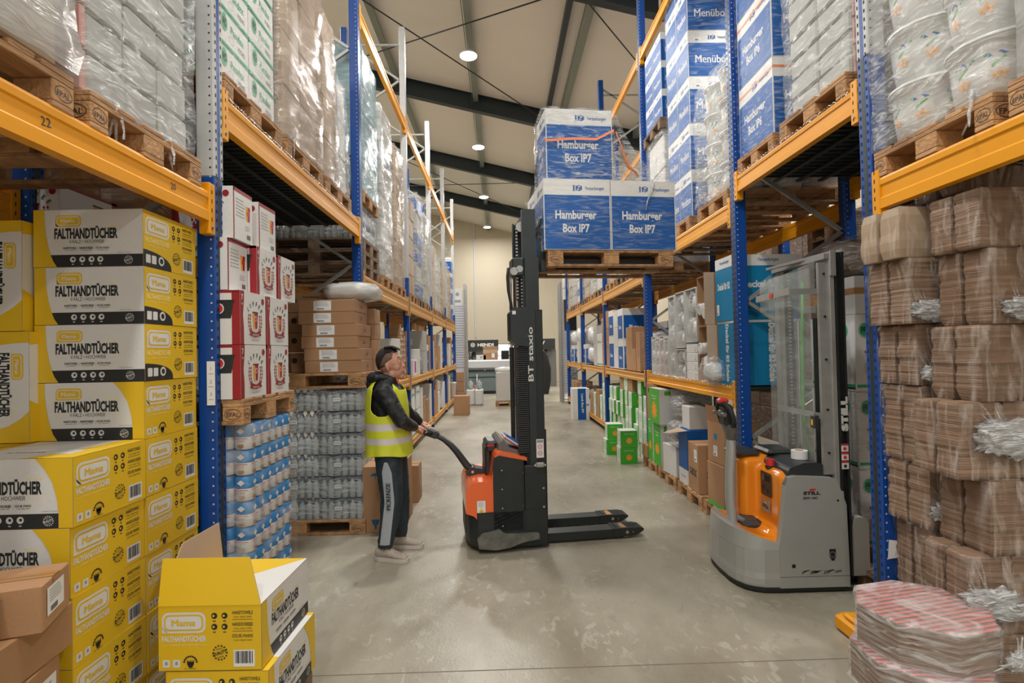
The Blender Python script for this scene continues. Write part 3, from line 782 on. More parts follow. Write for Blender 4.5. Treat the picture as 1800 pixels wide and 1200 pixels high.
brown(.46, .74, .155, 'long plain brown carton lying under two smaller ones at the bottom left', (-1.79, 1.68, .656), R(6), tape=None)
brown(.28, .225, .155, 'small brown carton with white label, right one of the pair at the bottom left', (-1.68, 1.885, .813), R(20), stick=[('r', .15, .25, .75, .85)])
brown(.28, .24, .155, 'small brown carton with white label, cut by the left picture edge', (-1.70, 1.62, .813), R(18), stick=[('r', .15, .3, .75, .85)])
# ================================================================== wrapped goods
def nz(x, y, z, s): return noise.noise(Vector((x * s, y * s, z * s)))
def film_shell(mb, x0, y0, z0, x1, y1, z1, m, amp=.02, seg=.09, seed=0, top=True, r=.05, slump=0.0):
    """film pulled around a stack: a rounded, uneven skin"""
    w, d, h = x1 - x0, y1 - y0, z1 - z0
    nw, nd, nh = max(3, int(w / seg)), max(3, int(d / seg)), max(4, int(h / seg))
    per = []
    for i in range(nw): per.append((x0 + w * i / nw, y0, 0, -1))
    for i in range(nd): per.append((x1, y0 + d * i / nd, 1, 0))
    for i in range(nw): per.append((x1 - w * i / nw, y1, 0, 1))
    for i in range(nd): per.append((x0, y1 - d * i / nd, -1, 0))
    n = len(per); vs = []; fs = []
    for k in range(nh + 1):
        t = k / nh; z = z0 + h * t
        for (x, y, nx, ny) in per:
            a = amp * (nz(x + seed, y, z * 1.6, 3.2) * .9 + .5 * nz(x, y + seed, z * 2.2, 9)) + amp * .3
            a -= slump * t * t
            cx, cy = nx, ny
            if (x in (x0, x1)) and (y in (y0, y1)): cx = -1 if x == x0 else 1; cy = -1 if y == y0 else 1; a *= .6
            vs.append((x + cx * a, y + cy * a, z + (.3 * amp * nz(x, y, seed, 5) if 0 < k else 0)))
    for k in range(nh):
        for i in range(n):
            j = (i + 1) % n; fs.append((k * n + i, k * n + j, k * n + n + j, k * n + n + i))
    mb.add(vs, fs, m, True)
    if top: mb.add([(x, y, z) for x, y, z in vs[-n:]], [tuple(range(n))], m)
    return mb
def tail(mb, p, L=.25, m='bundle', seed=0, d=(0, 0, -1), w=.03, n=5):
    """gathered loose ends of film"""
    rr = random.Random(seed); p = Vector(p); d = Vector(d)
    for k in range(n):
        q = p.copy(); pts = [q.copy()]; dd = (d + Vector((rr.uniform(-.3, .3), rr.uniform(-.3, .3), rr.uniform(-.2, .2)))).normalized()
        for i in range(5):
            dd = (dd + Vector((rr.uniform(-.25, .25), rr.uniform(-.25, .25), rr.uniform(-.2, .1)))).normalized(); q = q + dd * L / 5; pts.append(q.copy())
        mb.tube(pts, [w * rr.uniform(.4, 1.1) * (1 - .12 * i) for i in range(6)], m, 5)
    return mb
def blob(mb, c, rx, ry, rz, m, amp=.18, seed=0, n=14, fr=3.0):
    """crumpled bag or bundle"""
    vs = []; fs = []; k2 = n // 2 + 2
    for k in range(k2 + 1):
        th = PI * k / k2
        for i in range(n):
            ph = 2 * PI * i / n; d = Vector((math.sin(th) * math.cos(ph), math.sin(th) * math.sin(ph), math.cos(th)))
            d2 = Vector([math.copysign(abs(q) ** .7, q) for q in d])
            s_ = 1 + amp * (noise.noise(d * fr + Vector((seed, seed * .7, 0))) + .6 * noise.noise(d * fr * 2.7 + Vector((0, seed, 0))))
            vs.append((c[0] + d2.x * rx * s_, c[1] + d2.y * ry * s_, c[2] + d2.z * rz * s_))
    for k in range(k2):
        for i in range(n):
            j = (i + 1) % n; fs.append((k * n + i, k * n + n + i, k * n + n + j, k * n + j))
    return mb.add(vs, fs, m, True)
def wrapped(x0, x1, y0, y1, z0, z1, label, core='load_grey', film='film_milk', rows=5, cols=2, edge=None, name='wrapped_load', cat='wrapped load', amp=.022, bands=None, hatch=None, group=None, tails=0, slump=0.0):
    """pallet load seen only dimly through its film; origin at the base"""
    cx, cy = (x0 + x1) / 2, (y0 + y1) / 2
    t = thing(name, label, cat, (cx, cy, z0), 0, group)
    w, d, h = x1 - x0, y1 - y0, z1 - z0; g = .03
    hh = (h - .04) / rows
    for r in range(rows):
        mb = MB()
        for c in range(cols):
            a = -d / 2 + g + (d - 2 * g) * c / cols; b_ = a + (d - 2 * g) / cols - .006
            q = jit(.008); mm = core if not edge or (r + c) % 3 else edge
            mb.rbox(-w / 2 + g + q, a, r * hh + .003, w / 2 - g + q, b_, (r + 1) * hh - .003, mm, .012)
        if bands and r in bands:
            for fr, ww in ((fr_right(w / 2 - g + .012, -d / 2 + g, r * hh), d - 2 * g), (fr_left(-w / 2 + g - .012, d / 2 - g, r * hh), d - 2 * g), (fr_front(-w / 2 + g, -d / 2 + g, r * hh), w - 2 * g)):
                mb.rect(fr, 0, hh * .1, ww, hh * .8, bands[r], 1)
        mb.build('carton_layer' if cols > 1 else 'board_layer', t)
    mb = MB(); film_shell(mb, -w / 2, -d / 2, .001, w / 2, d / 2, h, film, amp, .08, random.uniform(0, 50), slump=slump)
    mb.build('stretch_film', t)
    for k in range(tails):
        sx = w / 2 if x0 < 0 else -w / 2
        MB_ = MB(); tail(MB_, (sx, -d / 2 + d * (.2 + .5 * k), .02), .16, seed=k + int(z0 * 10), w=.014, n=4); MB_.build('film_tail', t)
    return t
def film_over(x0, x1, y0, y1, z0, z1, label, m='film', amp=.02, seg=.08, tails=0, name='stretch_film', side=-1, seed=1, extra=None):
    cx, cy = (x0 + x1) / 2, (y0 + y1) / 2; mb = MB()
    film_shell(mb, x0 - cx, y0 - cy, 0, x1 - cx, y1 - cy, z1 - z0, m, amp, seg, seed)
    o = solid(mb, name, label, 'stretch film', (cx, cy, z0))
    for k in range(tails):
        m2 = MB(); tail(m2, ((x0 - cx) if side < 0 else (x1 - cx), y0 - cy + (y1 - y0) * (.15 + .5 * k), .05), .2, seed=k + seed, w=.014, n=4); m2.build('film_tail', o)
    return o

# ---- near left beam: two wrapped loads --------------------------------
zL1 = 2.60
pallet(XL - 1.15, XL, 2.12, 2.90, zL1, 'wooden pallet on the near left beam, the one beside the first upright')
pallet(XL - 1.15, XL, 1.24, 2.04, zL1, 'wooden pallet on the near left beam, cut by the top left picture corner')
pallet(XL - 1.15, XL, .36, 1.16, zL1, 'wooden pallet on the near left beam, outside the left edge of the picture')
wrapped(XL - 1.12, XL - .02, 2.14, 2.88, zL1 + .146, 4.5, 'film wrapped load of grey boards with pink edges above the near left beam', rows=10, cols=3, tails=2, film='film')
w_ = [o for o in COL.objects if o.name.startswith('wrapped_load')][-1]
mb = MB()
for k in range(10): mb.rbox(-.30, -.375, .01 + k * .175, .52, -.345, .17 + k * .175, 'pink', .004)
mb.build('pink_board_edge', w_)
wrapped(XL - 1.12, XL + .02, 1.26, 2.02, zL1 + .146, 4.3, 'bulging film wrapped load in the top left picture corner', core='load_tan', film='film_milk', rows=8, cols=2, amp=.05)
wrapped(XL - 1.12, XL - .02, .38, 1.14, zL1 + .146, 4.0, 'film wrapped load on the near left beam outside the picture', rows=6)
M['film_rolls'] = film_mat('roll pallet film', (.8, .82, .82), .05, .5, scale=3, rot=(.3, .2, .2), st=(1, 1, 2))
# ---- paper roll pallet, coffee cartons at the first left upright --------------------
xa = -1.42
pallet(xa - .95, xa + .02, 3.12, 3.92, 0, 'blue painted pallet under the wrapped paper rolls', P=palBlue)
def make_rolls():
    t = thing('paper_roll_pack', 'x', 'paper rolls'); mb = MB(); hh = .146; r = .052
    for i in range(4):
        for j in range(6):
            x = -.156 + i * .104; y = -.26 + j * .104
            if 0 < i < 3 and 0 < j < 5: continue
            mb.lathe((x, y, 0), (x, y, hh - .004), [(0, r * .86), (.05, r), (.5, r)], 'roll_white', 12, caps=False)
            mb.lathe((x, y, 0), (x, y, hh - .004), [(.5, r), (.95, r), (1, r * .8)], 'roll_blue', 12, caps=False)
            mb.cyl((x, y, hh - .006), (x, y, hh - .004), r * .8, m='roll_blue', n=12)
    for fr, n_ in ((frame((-.208, -.313, 0), (1, 0, 0), (0, 0, 1)), 4), (frame((.209, -.312, 0), (0, 1, 0), (0, 0, 1)), 6)):
        for k in range(n_):
            c = .052 + k * .104
            mb.poly(fr, [(c - .022, .105), (c, .088), (c + .022, .105), (c, .122)], 'white', 2)
            mb.rect(fr, c - .04, .062, c + .04, .066, 'red', 2); mb.text(fr, 'CUISIER', c, .045, .009, 'grey_print', lift=2)
            mb.disc(fr, c - .008, .022, .011, 'card', 2, 8); mb.disc(fr, c + .008, .022, .011, 'card', 2, 8); mb.poly(fr, [(c - .018, .019), (c, .003), (c + .018, .019)], 'card', 2)
    mb.build('roll_rows', t)
    return t
rollP = Proto(make_rolls)
for k in range(8):
    for i in range(2):
        rollP.put((xa - .225 - i * .43, 3.46, .146 + k * .1465), 0, 'blue and white paper roll pack, %s %s row under the coffee cartons' % (tier(k, 8), ['front', 'rear'][i]))
film_over(xa - .90, xa + .002, 3.13, 3.79, .146, 1.318, 'glossy film around the paper roll packs on the blue pallet', m='film_rolls', amp=.012, seed=4, side=1)
zc = 1.32
pallet(xa - .98, xa - .02, 3.08, 3.84, zc, 'wooden pallet on top of the paper rolls, carrying the coffee cartons')
def coffee_face(mb, fr, w, h, oz):
    mb.rect(fr, 0, 0, w, h, 'white', 1); s_ = min(w, h)
    mb.poly(fr, [(0, 0), (w * .13, 0), (w * .13, h * .3), (w * .10, h * .55), (w * .14, h * .8), (w * .15, h), (0, h)], 'wine', 2)
    mb.text(fr, oz, w * .07, h * .83, h * .10, 'white', w=w * .06, lift=3, bold=.03); mb.text(fr, 'oz', w * .07, h * .74, h * .05, 'white', w=w * .07, lift=3)
    cx, cy = w * .56, h * .48; rx, ry = s_ * .27, h * .30
    for k, ch in enumerate('COFFEE'):
        an = R(148 - k * 23); mb.text(fr, ch, cx + rx * 1.1 * math.cos(an), cy + ry * .80 * math.sin(an) + h * .03, h * .085, 'black', w=h * .055, bold=.03, rot=an - PI / 2)
    for k in range(7):
        for q in (0, 1):
            for s2 in (-1, 1):
                an = R(20 - k * 14); mb.disc(fr, cx + s2 * (rx * (1.05 - .28 * q)) * math.cos(an), cy + ry * .95 * math.sin(an) - h * .02, h * .023, 'wine', 3, 7, ry=h * .03)
    mb.poly(fr, [(cx - w * .10, cy + h * .13), (cx + w * .10, cy + h * .13), (cx + w * .07, cy - h * .17), (cx - w * .07, cy - h * .17)], 'orange_print', 4)
    mb.poly(fr, [(cx - w * .03, cy + h * .13), (cx + w * .10, cy + h * .13), (cx + w * .07, cy - h * .17), (cx, cy - h * .17)], 'wine', 5)
    mb.disc(fr, cx + w * .01, cy + h * .02, h * .055, 'white', 6, 12); mb.disc(fr, cx + w * .01, cy + h * .02, h * .04, 'red', 7, 12)
    mb.rect(fr, cx - w * .11, cy + h * .13, cx + w * .11, cy + h * .155, 'black', 5)
    mb.poly(fr, [(cx - w * .24, cy - h * .30), (cx - w * .20, cy - h * .25), (cx - w * .24, cy - h * .20), (cx, cy - h * .25), (cx + w * .24, cy - h * .20), (cx + w * .20, cy - h * .25), (cx + w * .24, cy - h * .30), (cx, cy - h * .34)], 'wine', 6)
    mb.text(fr, 'PREMIUM', cx, cy - h * .315, h * .04, 'white', w=w * .24, lift=7)
    mb.disc(fr, w * .88, h * .86, h * .065, 'wine', 3, 14); mb.text(fr, 'LIMITED EDITION', cx, h * .07, h * .02, 'grey_print', w=w * .3)
def cup_face(mb, fr, w, h):
    mb.rect(fr, 0, 0, w, h, 'white', 1); mb.rect(fr, 0, h * .95, w, h, 'wine', 2); mb.rect(fr, w * .9, 0, w, h, 'wine', 2)
    cx = w * .74
    mb.poly(fr, [(cx - w * .19, h * .80), (cx + w * .19, h * .80), (cx + w * .15, h * .48), (cx - w * .15, h * .48)], 'orange_print', 2)
    mb.poly(fr, [(cx - w * .05, h * .80), (cx + w * .19, h * .80), (cx + w * .15, h * .48), (cx + w * .02, h * .48)], 'black', 3)
    mb.disc(fr, cx, h * .66, h * .10, 'white', 4); mb.disc(fr, cx, h * .66, h * .08, 'red', 5)
    mb.rect(fr, cx - w * .2, h * .79, cx + w * .2, h * .82, 'black', 5)
    for k, st in enumerate(('Art. Nr. 206237', 'COFFEE', '7 oz')): mb.text(fr, st, w * .42, h * (.40 - .06 * k), h * .03, 'grey_print', w=w * .3)
    mb.barcode(fr, w * .3, h * .05, w * .62, h * .2, 2)
def list_face(mb, fr, w, h):
    mb.rect(fr, 0, 0, w, h, 'white', 1); mb.rect(fr, 0, h * .93, w, h, 'wine', 2); mb.rect(fr, 0, 0, w * .05, h, 'wine', 2)
    for k in range(6):
        mb.disc(fr, w * .17, h * (.80 - .065 * k), h * .015, 'black', 2, 6); mb.rect(fr, w * .21, h * (.793 - .065 * k), w * (.52 + .03 * (k % 3)), h * (.807 - .065 * k), 'grey_print', 2)
    mb.poly(fr, [(w * .64, h * .74), (w * .88, h * .74), (w * .85, h * .45), (w * .67, h * .45)], 'orange_print', 2); mb.poly(fr, [(w * .76, h * .74), (w * .88, h * .74), (w * .85, h * .45), (w * .76, h * .45)], 'wine', 3); mb.disc(fr, w * .76, h * .61, h * .05, 'red', 4)
    for k, st in enumerate(('Art. Nr. 206237', 'COFFEE', '4 oz')): mb.rect(fr, w * .6, h * (.33 - .04 * k), w * .85, h * (.34 - .04 * k), 'grey_print', 2)
    mb.barcode(fr, w * .68, h * .05, w * .9, h * .18, 2, 8)
def make_coffee(w, d, h, rf, ff, oz):
    def f():
        mb = cbox(w, d, h, 'white'); F = faces(w, d, h)
        for k in 'rl': (coffee_face(mb, F[k][0], F[k][1], h, oz) if rf == 'c' else list_face(mb, F[k][0], F[k][1], h))
        for k in 'fb': (cup_face(mb, F[k][0], F[k][1], h) if ff == 'cup' else coffee_face(mb, F[k][0], F[k][1], h, oz) if ff == 'c' else list_face(mb, F[k][0], F[k][1], h))
        seam_top(mb, w, d, h, 'wine'); return solid(mb, 'coffee_cup_carton', 'x', 'carton')
    return f
cof7 = Proto(make_coffee(.45, .33, .303, 'c', 'cup', '7')); cof4 = Proto(make_coffee(.40, .29, .295, 'c', 'cup', '4')); cof4r = Proto(make_coffee(.34, .24, .295, 'l', 'c', '4'))
zb = zc + .146
for r_ in range(2):
    for j in range(2):
        for i in range(2):
            cof7.put((xa - .03 - .225 - i * .455, 3.075 + .165 + j * .355, zb + r_ * .306), jit(.01), 'white and dark red 7 oz coffee carton, %s layer, %s, %s' % (['lower', 'upper'][r_], ['near', 'far'][j], ['beside the aisle', 'row behind'][i]))
zb2 = zb + .613
cof4r.put((xa - .03 - .24, 3.08 + .12, zb2), .01, 'white coffee cup carton with printed list, third layer, nearest the upright')
cof4.put((xa - .03 - .22, 3.335 + .145, zb2), 0, 'white coffee cup carton with 4 oz band, third layer, middle of three')
cof4.put((xa - .03 - .22, 3.66 + .145, zb2), 0, 'white coffee cup carton with 4 oz band, third layer, farthest of three')
cof4r.put((xa - .03 - .22, 3.11 + .12, zb2 + .298), .01, 'white coffee cup carton with printed list, top of the stack, nearer one')
cof4r.put((xa - .03 - .22, 3.45 + .12, zb2 + .298), -.02, 'white coffee cup carton with printed list, top of the stack, farther one')
for r_ in range(4): cof7.put((-2.60, 3.30 + .0, zb + r_ * .306 - (.0)), PI / 2, 'coffee cup carton half hidden behind the first left upright, %s of four' % tier(r_, 4))
pallet(-2.66 - .2, -2.42 , 3.08, 3.84, zc, 'short wooden pallet behind the coffee cartons, at the back of the rack', P=palOld)
# ---- water bottles -----------------------------------------------------
def make_bottles():
    t = thing('water_bottle_pack', 'x', 'bottled water'); mb = MB(); r = .032
    for i in range(6):
        for j in range(4):
            if 0 < i < 5 and 0 < j < 3: continue
            x = -.168 + i * .0672; y = -.101 + j * .0672
            mb.lathe((x, y, 0), (x, y, .188), [(0, r * .8), (.04, r), (.35, r), (.38, r * .9), (.42, r), (.68, r), (.84, r * .55), (.9, r * .38)], 'bottle', 8, caps=False)
            mb.cyl((x, y, .165), (x, y, .188), .014, m='bottle_cap', n=6)
    mb.build('bottle_rows', t)
    m2 = MB(); film_shell(m2, -.203, -.136, .002, .203, .136, .196, 'film', .006, .06, 3); m2.build('shrink_film', t)  # hazier film material stands in for glare on the packs
    m3 = MB(); m3.rect(fr_front(-.06, -.144, .09), 0, 0, .07, .035, 'label', 1); m3.text(fr_front(-.06, -.144, .09), 'WATER', .035, .012, .012, 'black', lift=2); m3.build('price_label', t)
    return t
botP = Proto(make_bottles)
def water(x1, y0, z0, rows, where, hh=.205):
    for k in range(rows):
        for i in range(3):
            for j in range(3):
                if i > 0 and j > 0: continue
                botP.put((x1 - .205 - i * .41, y0 + .138 + j * .276, z0 + k * hh), 0, 'clear water bottle pack, %s layer, %s, %s' % (tier(k, rows), ['aisle side', 'middle', 'rear side'][i] + ' ' + ['front', 'centre', 'back'][j], where))
xw = -1.33
pallet(xw - 1.24, xw + .02, 5.22, 6.06, 0, 'wooden pallet under the water bottle stack behind the worker')
water(xw, 5.22, .146, 6, 'floor stack behind the worker')
pallet(xw - 1.22, xw + .03, 5.2, 6.04, 1.385, 'wooden pallet on top of the water bottles, carrying flat brown cartons')
zk = 1.531
for k in range(6):
    o = brown(.54, .46, .115, 'flat brown carton with white label, %s of six above the water bottles' % tier(k, 6), (-1.36 - .27 + jit(.025) - (5 - k) * -.004, 5.46, zk + k * .1165), jit(.02), tape=None, stick=[('f', .27, .12, .58, .9)], words=[('r', [('\u25b2\u25b2', .5, .4, .03, .08, 'wine')])])
def kidney(): 
    mb = cbox(.38, .3, .20, 'card'); F = faces(.38, .3, .2)
    for k in 'frl':
        mb.disc(F[k][0], .07, .12, .03, 'black', 1, 10); mb.text(F[k][0], 'Kidney-Bohnen', .24, .15, .018, 'black', lift=1, w=.16, bold=.02); mb.text(F[k][0], 'La Cremosita', .2, .05, .016, 'black', lift=1, w=.12); mb.barcode(F[k][0], .28, .08, .35, .13, 1, 7)
    return solid(mb, 'canned_beans_carton', 'x', 'carton')
kP = Proto(kidney)
for k in range(4):
    for i in range(2): kP.put((-1.98 - i * .39, 5.76 - (.12 if i else 0), zk + k * .203), 0, 'dark brown beans carton, %s of the stack behind the flat cartons, %s' % (tier(k, 4), ['right', 'left'][i]))
for k in range(4): brown(.30, .26, .16, 'small brown carton, %s of the aisle side column behind the flat ones' % tier(k, 4), (-1.46, 5.87, zk + k * .162), 0, tape='y')
mb = MB(); blob(mb, (0, 0, .10), .28, .26, .10, 'film_milk', .1, 2, 22); blob(mb, (0, 0, .10), .24, .22, .085, 'cup_white', .08, 2, 18)
solid(mb, 'plastic_bag', 'white plastic bag lying on top of the flat brown cartons', 'bag', (-1.50, 5.62, zk + .70))
# big carton with umbrella sign behind the worker
def umb(mb, fr, a, b, s_, m='pal_blue'):
    mb.poly(fr, [(a - s_, b), (a - s_ * .7, b + s_ * .45), (a, b + s_ * .65), (a + s_ * .7, b + s_ * .45), (a + s_, b)], m, 1); mb.rect(fr, a - .003, b - s_ * .7, a + .003, b, m, 1)
mb = cbox(.37, .62, .63, 'card'); F = faces(.37, .62, .63)
umb(mb, F['f'][0], .12, .54, .045); mb.poly(F['f'][0], [(.08, .13), (.16, .13), (.15, .09), (.13, .07), (.13, .04), (.11, .04), (.11, .07), (.09, .09)], 'pal_blue', 1)
umb(mb, F['r'][0], .3, .54, .045); seam_top(mb, .37, .62, .63, 'card_dark', 'tape')
solid(mb, 'brown_carton', 'large brown carton with a green umbrella mark, standing behind the worker\'s legs', 'carton', (-1.155, 5.56, 0))
brown(.30, .28, .42, 'brown carton on the floor behind the larger umbrella carton', (-1.12, 6.42, 0))

# ---- second left shelf (z 3.20), pallets ----------------------------------
z2 = 3.205
pallet_l(3.16, 3.98, z2, 'wooden pallet under the green and white cartons on the left deck')
pallet_l(4.08, 4.90, z2, 'wooden pallet under brown wrapped cartons, middle of the left deck')
pallet_l(5.02, 5.84, z2, 'wooden pallet on the left deck beside the second upright')
def pps(mb, fr, a, b, rx, ry, lift=2):
    mb.disc(fr, a, b, rx, 'pgreen', lift, 20, ry=ry); mb.ring(fr, a, b, rx * .93, rx * .05, 'white', lift + 1, 20, ry=ry * .93)
    mb.text(fr, 'PPS', a, b - ry * .42, ry * .85, 'black', w=rx * 1.2, lift=lift + 2, bold=.03)
def make_pandax_small():
    w, d, h = .52, .385, .212; mb = cbox(w, d, h, 'white'); F = faces(w, d, h)
    for k in 'frbl':
        fr, W = F[k]; mb.rect(fr, 0, h * .03, W, h * .10, 'pgreen', 1); mb.rect(fr, W * .04, h * .0, W * .9, h * .03, 'black', 1)
        mb.rect(fr, 0, h * .955, W, h, 'pgreen', 1); pps(mb, fr, W * .2, h * .66, h * .17, h * .26)
        mb.text(fr, 'Pandax', W * .62, h * .52, h * .22, 'pgreen', w=W * .44, bold=.015); mb.text(fr, 'V350G', W * .75, h * .24, h * .13, 'black', w=W * .24)
        mb.ring(fr, W * .42, h * .33, h * .14, .002, 'grey_print', 2, ry=h * .12)
    seam_top(mb, w, d, h); return solid(mb, 'tray_carton', 'x', 'carton')
panS = Proto(make_pandax_small)
for k in range(6):
    for j in range(2):
        for i in range(2): panS.put((XL - .05 - .26 - i * .53, 3.18 + .195 + j * .40, z2 + .146 + k * .2135), jit(.012), 'white green striped tray carton, %s layer, %s column, %s' % (tier(k, 6), ['near', 'far'][j], ['aisle row', 'back row'][i]), 'green striped tray cartons on the left deck')
film_over(XL - 1.13, XL - .02, 3.165, 3.975, z2 + .145, z2 + .146 + 6 * .2135 + .01, 'clear film around the green striped tray cartons', 'film_thin', .008, seed=9)
def carton_wall(x0, x1, y0, y1, z0, nz_, ny, hh, where, m_='card', nx=2, group=None):
    w = (x1 - x0) / nx; d = (y1 - y0) / ny
    def mk():
        mb = cbox(w - .012, d - .012, hh - .004, m_, .008); F = faces(w - .012, d - .012, hh - .004); seam_top(mb, w - .012, d - .012, hh - .004, 'card_dark', 'tape')
        return solid(mb, 'brown_carton', 'x', 'carton')
    P = Proto(mk)
    for k in range(nz_):
        for j in range(ny):
            for i in range(nx):
                a = 'on the aisle side' if (i == nx - 1) == (x0 < 0) else 'behind'
                P.put((x0 + w * (i + .5) + jit(.006), y0 + d * (j + .5) + jit(.005), z0 + k * hh), jit(.01), 'carton, %s layer, %s column %s, %s' % (tier(k, nz_), ['near', 'middle', 'far'][j] if ny == 3 else ['near', 'far'][j] if ny == 2 else 'single', a, where), group)
carton_wall(XL - 1.10, XL - .04, 4.10, 4.88, z2 + .146, 5, 2, .42, 'wrapped on the left deck', 'load_tan')
film_over(XL - 1.14, XL - .005, 4.07, 4.91, z2 + .147, z2 + .146 + 2.13, 'glossy film around the brown cartons in the middle of the left deck', 'film_warm', .03, seed=12, tails=1, side=1)
wrapped(XL - 1.12, XL - .02, 5.03, 5.44, z2 + .146, 4.95, 'beige wrapped load on the left deck, tapering towards its top', core='load_tan', film='film_warm', rows=4, cols=1, amp=.035, slump=.05)
wrapped(XL - 1.12, XL - .03, 5.47, 5.86, z2 + .146, 4.55, 'grey wrapped load with a brown tube on the left deck, beside the second upright', core='load_grey', film='film', rows=3, cols=1, amp=.03, slump=.04)
# ---- third left shelf: long row of wrapped loads --------------------------------
up = {6.2: 'second', 9.4: 'third', 12.6: 'fourth', 15.78: 'fifth'}
specs = [  # y0, y1, top, core, film, edge bands, words
    (6.34, 7.12, 3.28, None, None, None, 'water'),
    (7.34, 8.14, 5.10, 'load_grey', 'film_milk', {1: 'white', 4: 'roll_blue'}, 'grey wrapped load with blue bands'),
    (8.36, 9.16, 4.95, 'load_tan', 'film_warm', None, 'tan wrapped load'),
    (9.62, 10.4, 4.55, 'load_tan', 'film_thin', None, 'bare brown carton column'),
    (10.6, 11.4, 4.85, 'load_grey', 'film', {0: 'blue_print', 2: 'blue_print', 3: 'blue_print', 5: 'blue_print'}, 'white load with blue patches'),
    (11.6, 12.4, 4.7, 'load_grey', 'film_milk', None, 'pale wrapped load'),
    (12.85, 13.6, 4.3, 'load_tan', 'film', None, 'beige wrapped load'),
    (13.8, 14.6, 4.2, 'load_grey', 'film_milk', None, 'milky wrapped load'),
    (14.8, 15.6, 4.0, 'load_tan', 'film_warm', None, 'warm beige wrapped load'),
    (16.0, 16.8, 4.4, 'load_grey', 'film', None, 'low grey wrapped load'),
    (17.0, 17.75, 4.3, 'load_tan', 'film_warm', None, 'tan low wrapped load'),
]
z3 = 2.625
for i, (y0, y1, top, core, fm, bands, words) in enumerate(specs):
    u = [k for k in up if k < y0][-1]; nth = ['first', 'middle', 'last'][[q for q in specs if [k for k in up if k < q[0]][-1] == u].index(specs[i])]
    pallet_l(y0, y1, z3, 'wooden pallet on the high left beams, %s beyond the %s upright' % (nth, up[u]), P=palP if i % 4 else palOld)
    if words == 'water':
        continue
    wrapped(XL - 1.12, XL - .015, y0 + .02, y1 - .02, z3 + .146, top, '%s on high left beams, %s beyond the %s upright' % (words, nth, up[u]), core, fm, rows=max(2, int((top - z3) / .36)), cols=2, bands=bands, amp=.03)
for k in range(2): pallet_l(6.34, 7.14, z3 + .146 + k * .145, 'spare wooden pallet in the pile under the high water packs, %s' % ['lower', 'upper'][k], P=palOld)
water(XL - .04, 6.34, z3 + .146 + .292, 2, 'high shelf beyond the second upright')
# bluish hooded load above
pallet_l(6.34, 7.14, z3 + .146 + .292 + .415, 'wooden pallet on the high water packs beyond the second left upright')
wrapped(XL - 1.13, XL - .01, 6.35, 7.13, z3 + .146 + .292 + .415 + .146, 5.32, 'tall load wrapped in turquoise film beyond the second left upright', core='load_grey', film='film_blue', rows=5, cols=3, amp=.03)
# blue white cartons at the far end
def ip_logo(mb, fr, a, b, s_, m='navy_print', lift=3):
    mb.text(fr, 'i', a - s_ * .95, b - s_ * .45, s_ * 1.0, m, lift=lift, bold=.06)
    mb.rect(fr, a - s_ * .62, b - s_ * .45, a - s_ * .45, b + s_ * .45, m, lift)
    hexo = [(a + s_ * .65 * math.cos(R(90 + 60 * k)), b + s_ * .02 + s_ * .55 * math.sin(R(90 + 60 * k))) for k in range(6)]
    mb.poly(fr, hexo, m, lift)
    mb.poly(fr, [(a - s_ * .25, b + s_ * .25), (a, b + s_ * .40), (a + s_ * .3, b + s_ * .25), (a, b + s_ * .05)], 'white', lift + 1)
    mb.poly(fr, [(a - s_ * .3, b - .02 * s_), (a - s_ * .05, b - s_ * .15), (a - s_ * .05, b - s_ * .38), (a - s_ * .3, b - s_ * .22)], 'white', lift + 1)
def ip_face(mb, fr, w, h, l1, l2=None, band=.25, base='blue_print', logo=.62, sticker=True, red=False):
    mb.rect(fr, 0, 0, w, h, 'white', 1); mb.rect(fr, w * .012, h * .006, w * .988, h * (1 - band), base, 2)
    s_ = h * band * .42
    ip_logo(mb, fr, w * logo - s_ * .9, h * (1 - band * .55), s_ * .85); mb.text(fr, 'Verpackungen', w * logo, h * (1 - band * .64), h * band * .20, 'navy_print', align='l', w=w * .29, lift=3, bold=.02)
    if l2:
        mb.text(fr, l1, w * .48, h * .44, h * .115, 'white', w=w * .62, lift=3, bold=.03); mb.text(fr, l2, w * .48, h * .25, h * .115, 'white', w=w * .40, lift=3, bold=.03)
    else: mb.text(fr, l1, w * .52, h * .30, h * .17, 'white', w=w * .74, lift=3, bold=.03)
    if sticker: mb.sticker(fr, w * .12, h * (1 - band * .88), w * .28, h * (1 - band * .15), 3, 3)
    if red: mb.rect(fr, 0, h * .86, w, h * .89, 'orange_tape', 4)
def make_ip(w, d, h, l1, l2=None, band=.25, base='blue_print', name='printed_box_carton', red=False, sticker=True):
    def f():
        mb = cbox(w, d, h, 'white'); F = faces(w, d, h)
        for k in 'fbrl': ip_face(mb, F[k][0], F[k][1], h, l1, l2, band, base, sticker=sticker and l2 is None, red=red)
        seam_top(mb, w, d, h, 'grey_print', 'label'); return solid(mb, name, 'x', 'carton')
    return f
bw = Proto(make_ip(.5, .4, .52, 'Menübox'))
pallet_l(18.0, 18.8, z3, 'wooden pallet under the blue and white cartons at the far left rack end')
for k in range(4): bw.put((XL - .02 - .25, 18.3, z3 + .146 + k * .523), 0, 'blue and white carton, %s of the stack at the far left rack end' % tier(k, 4))
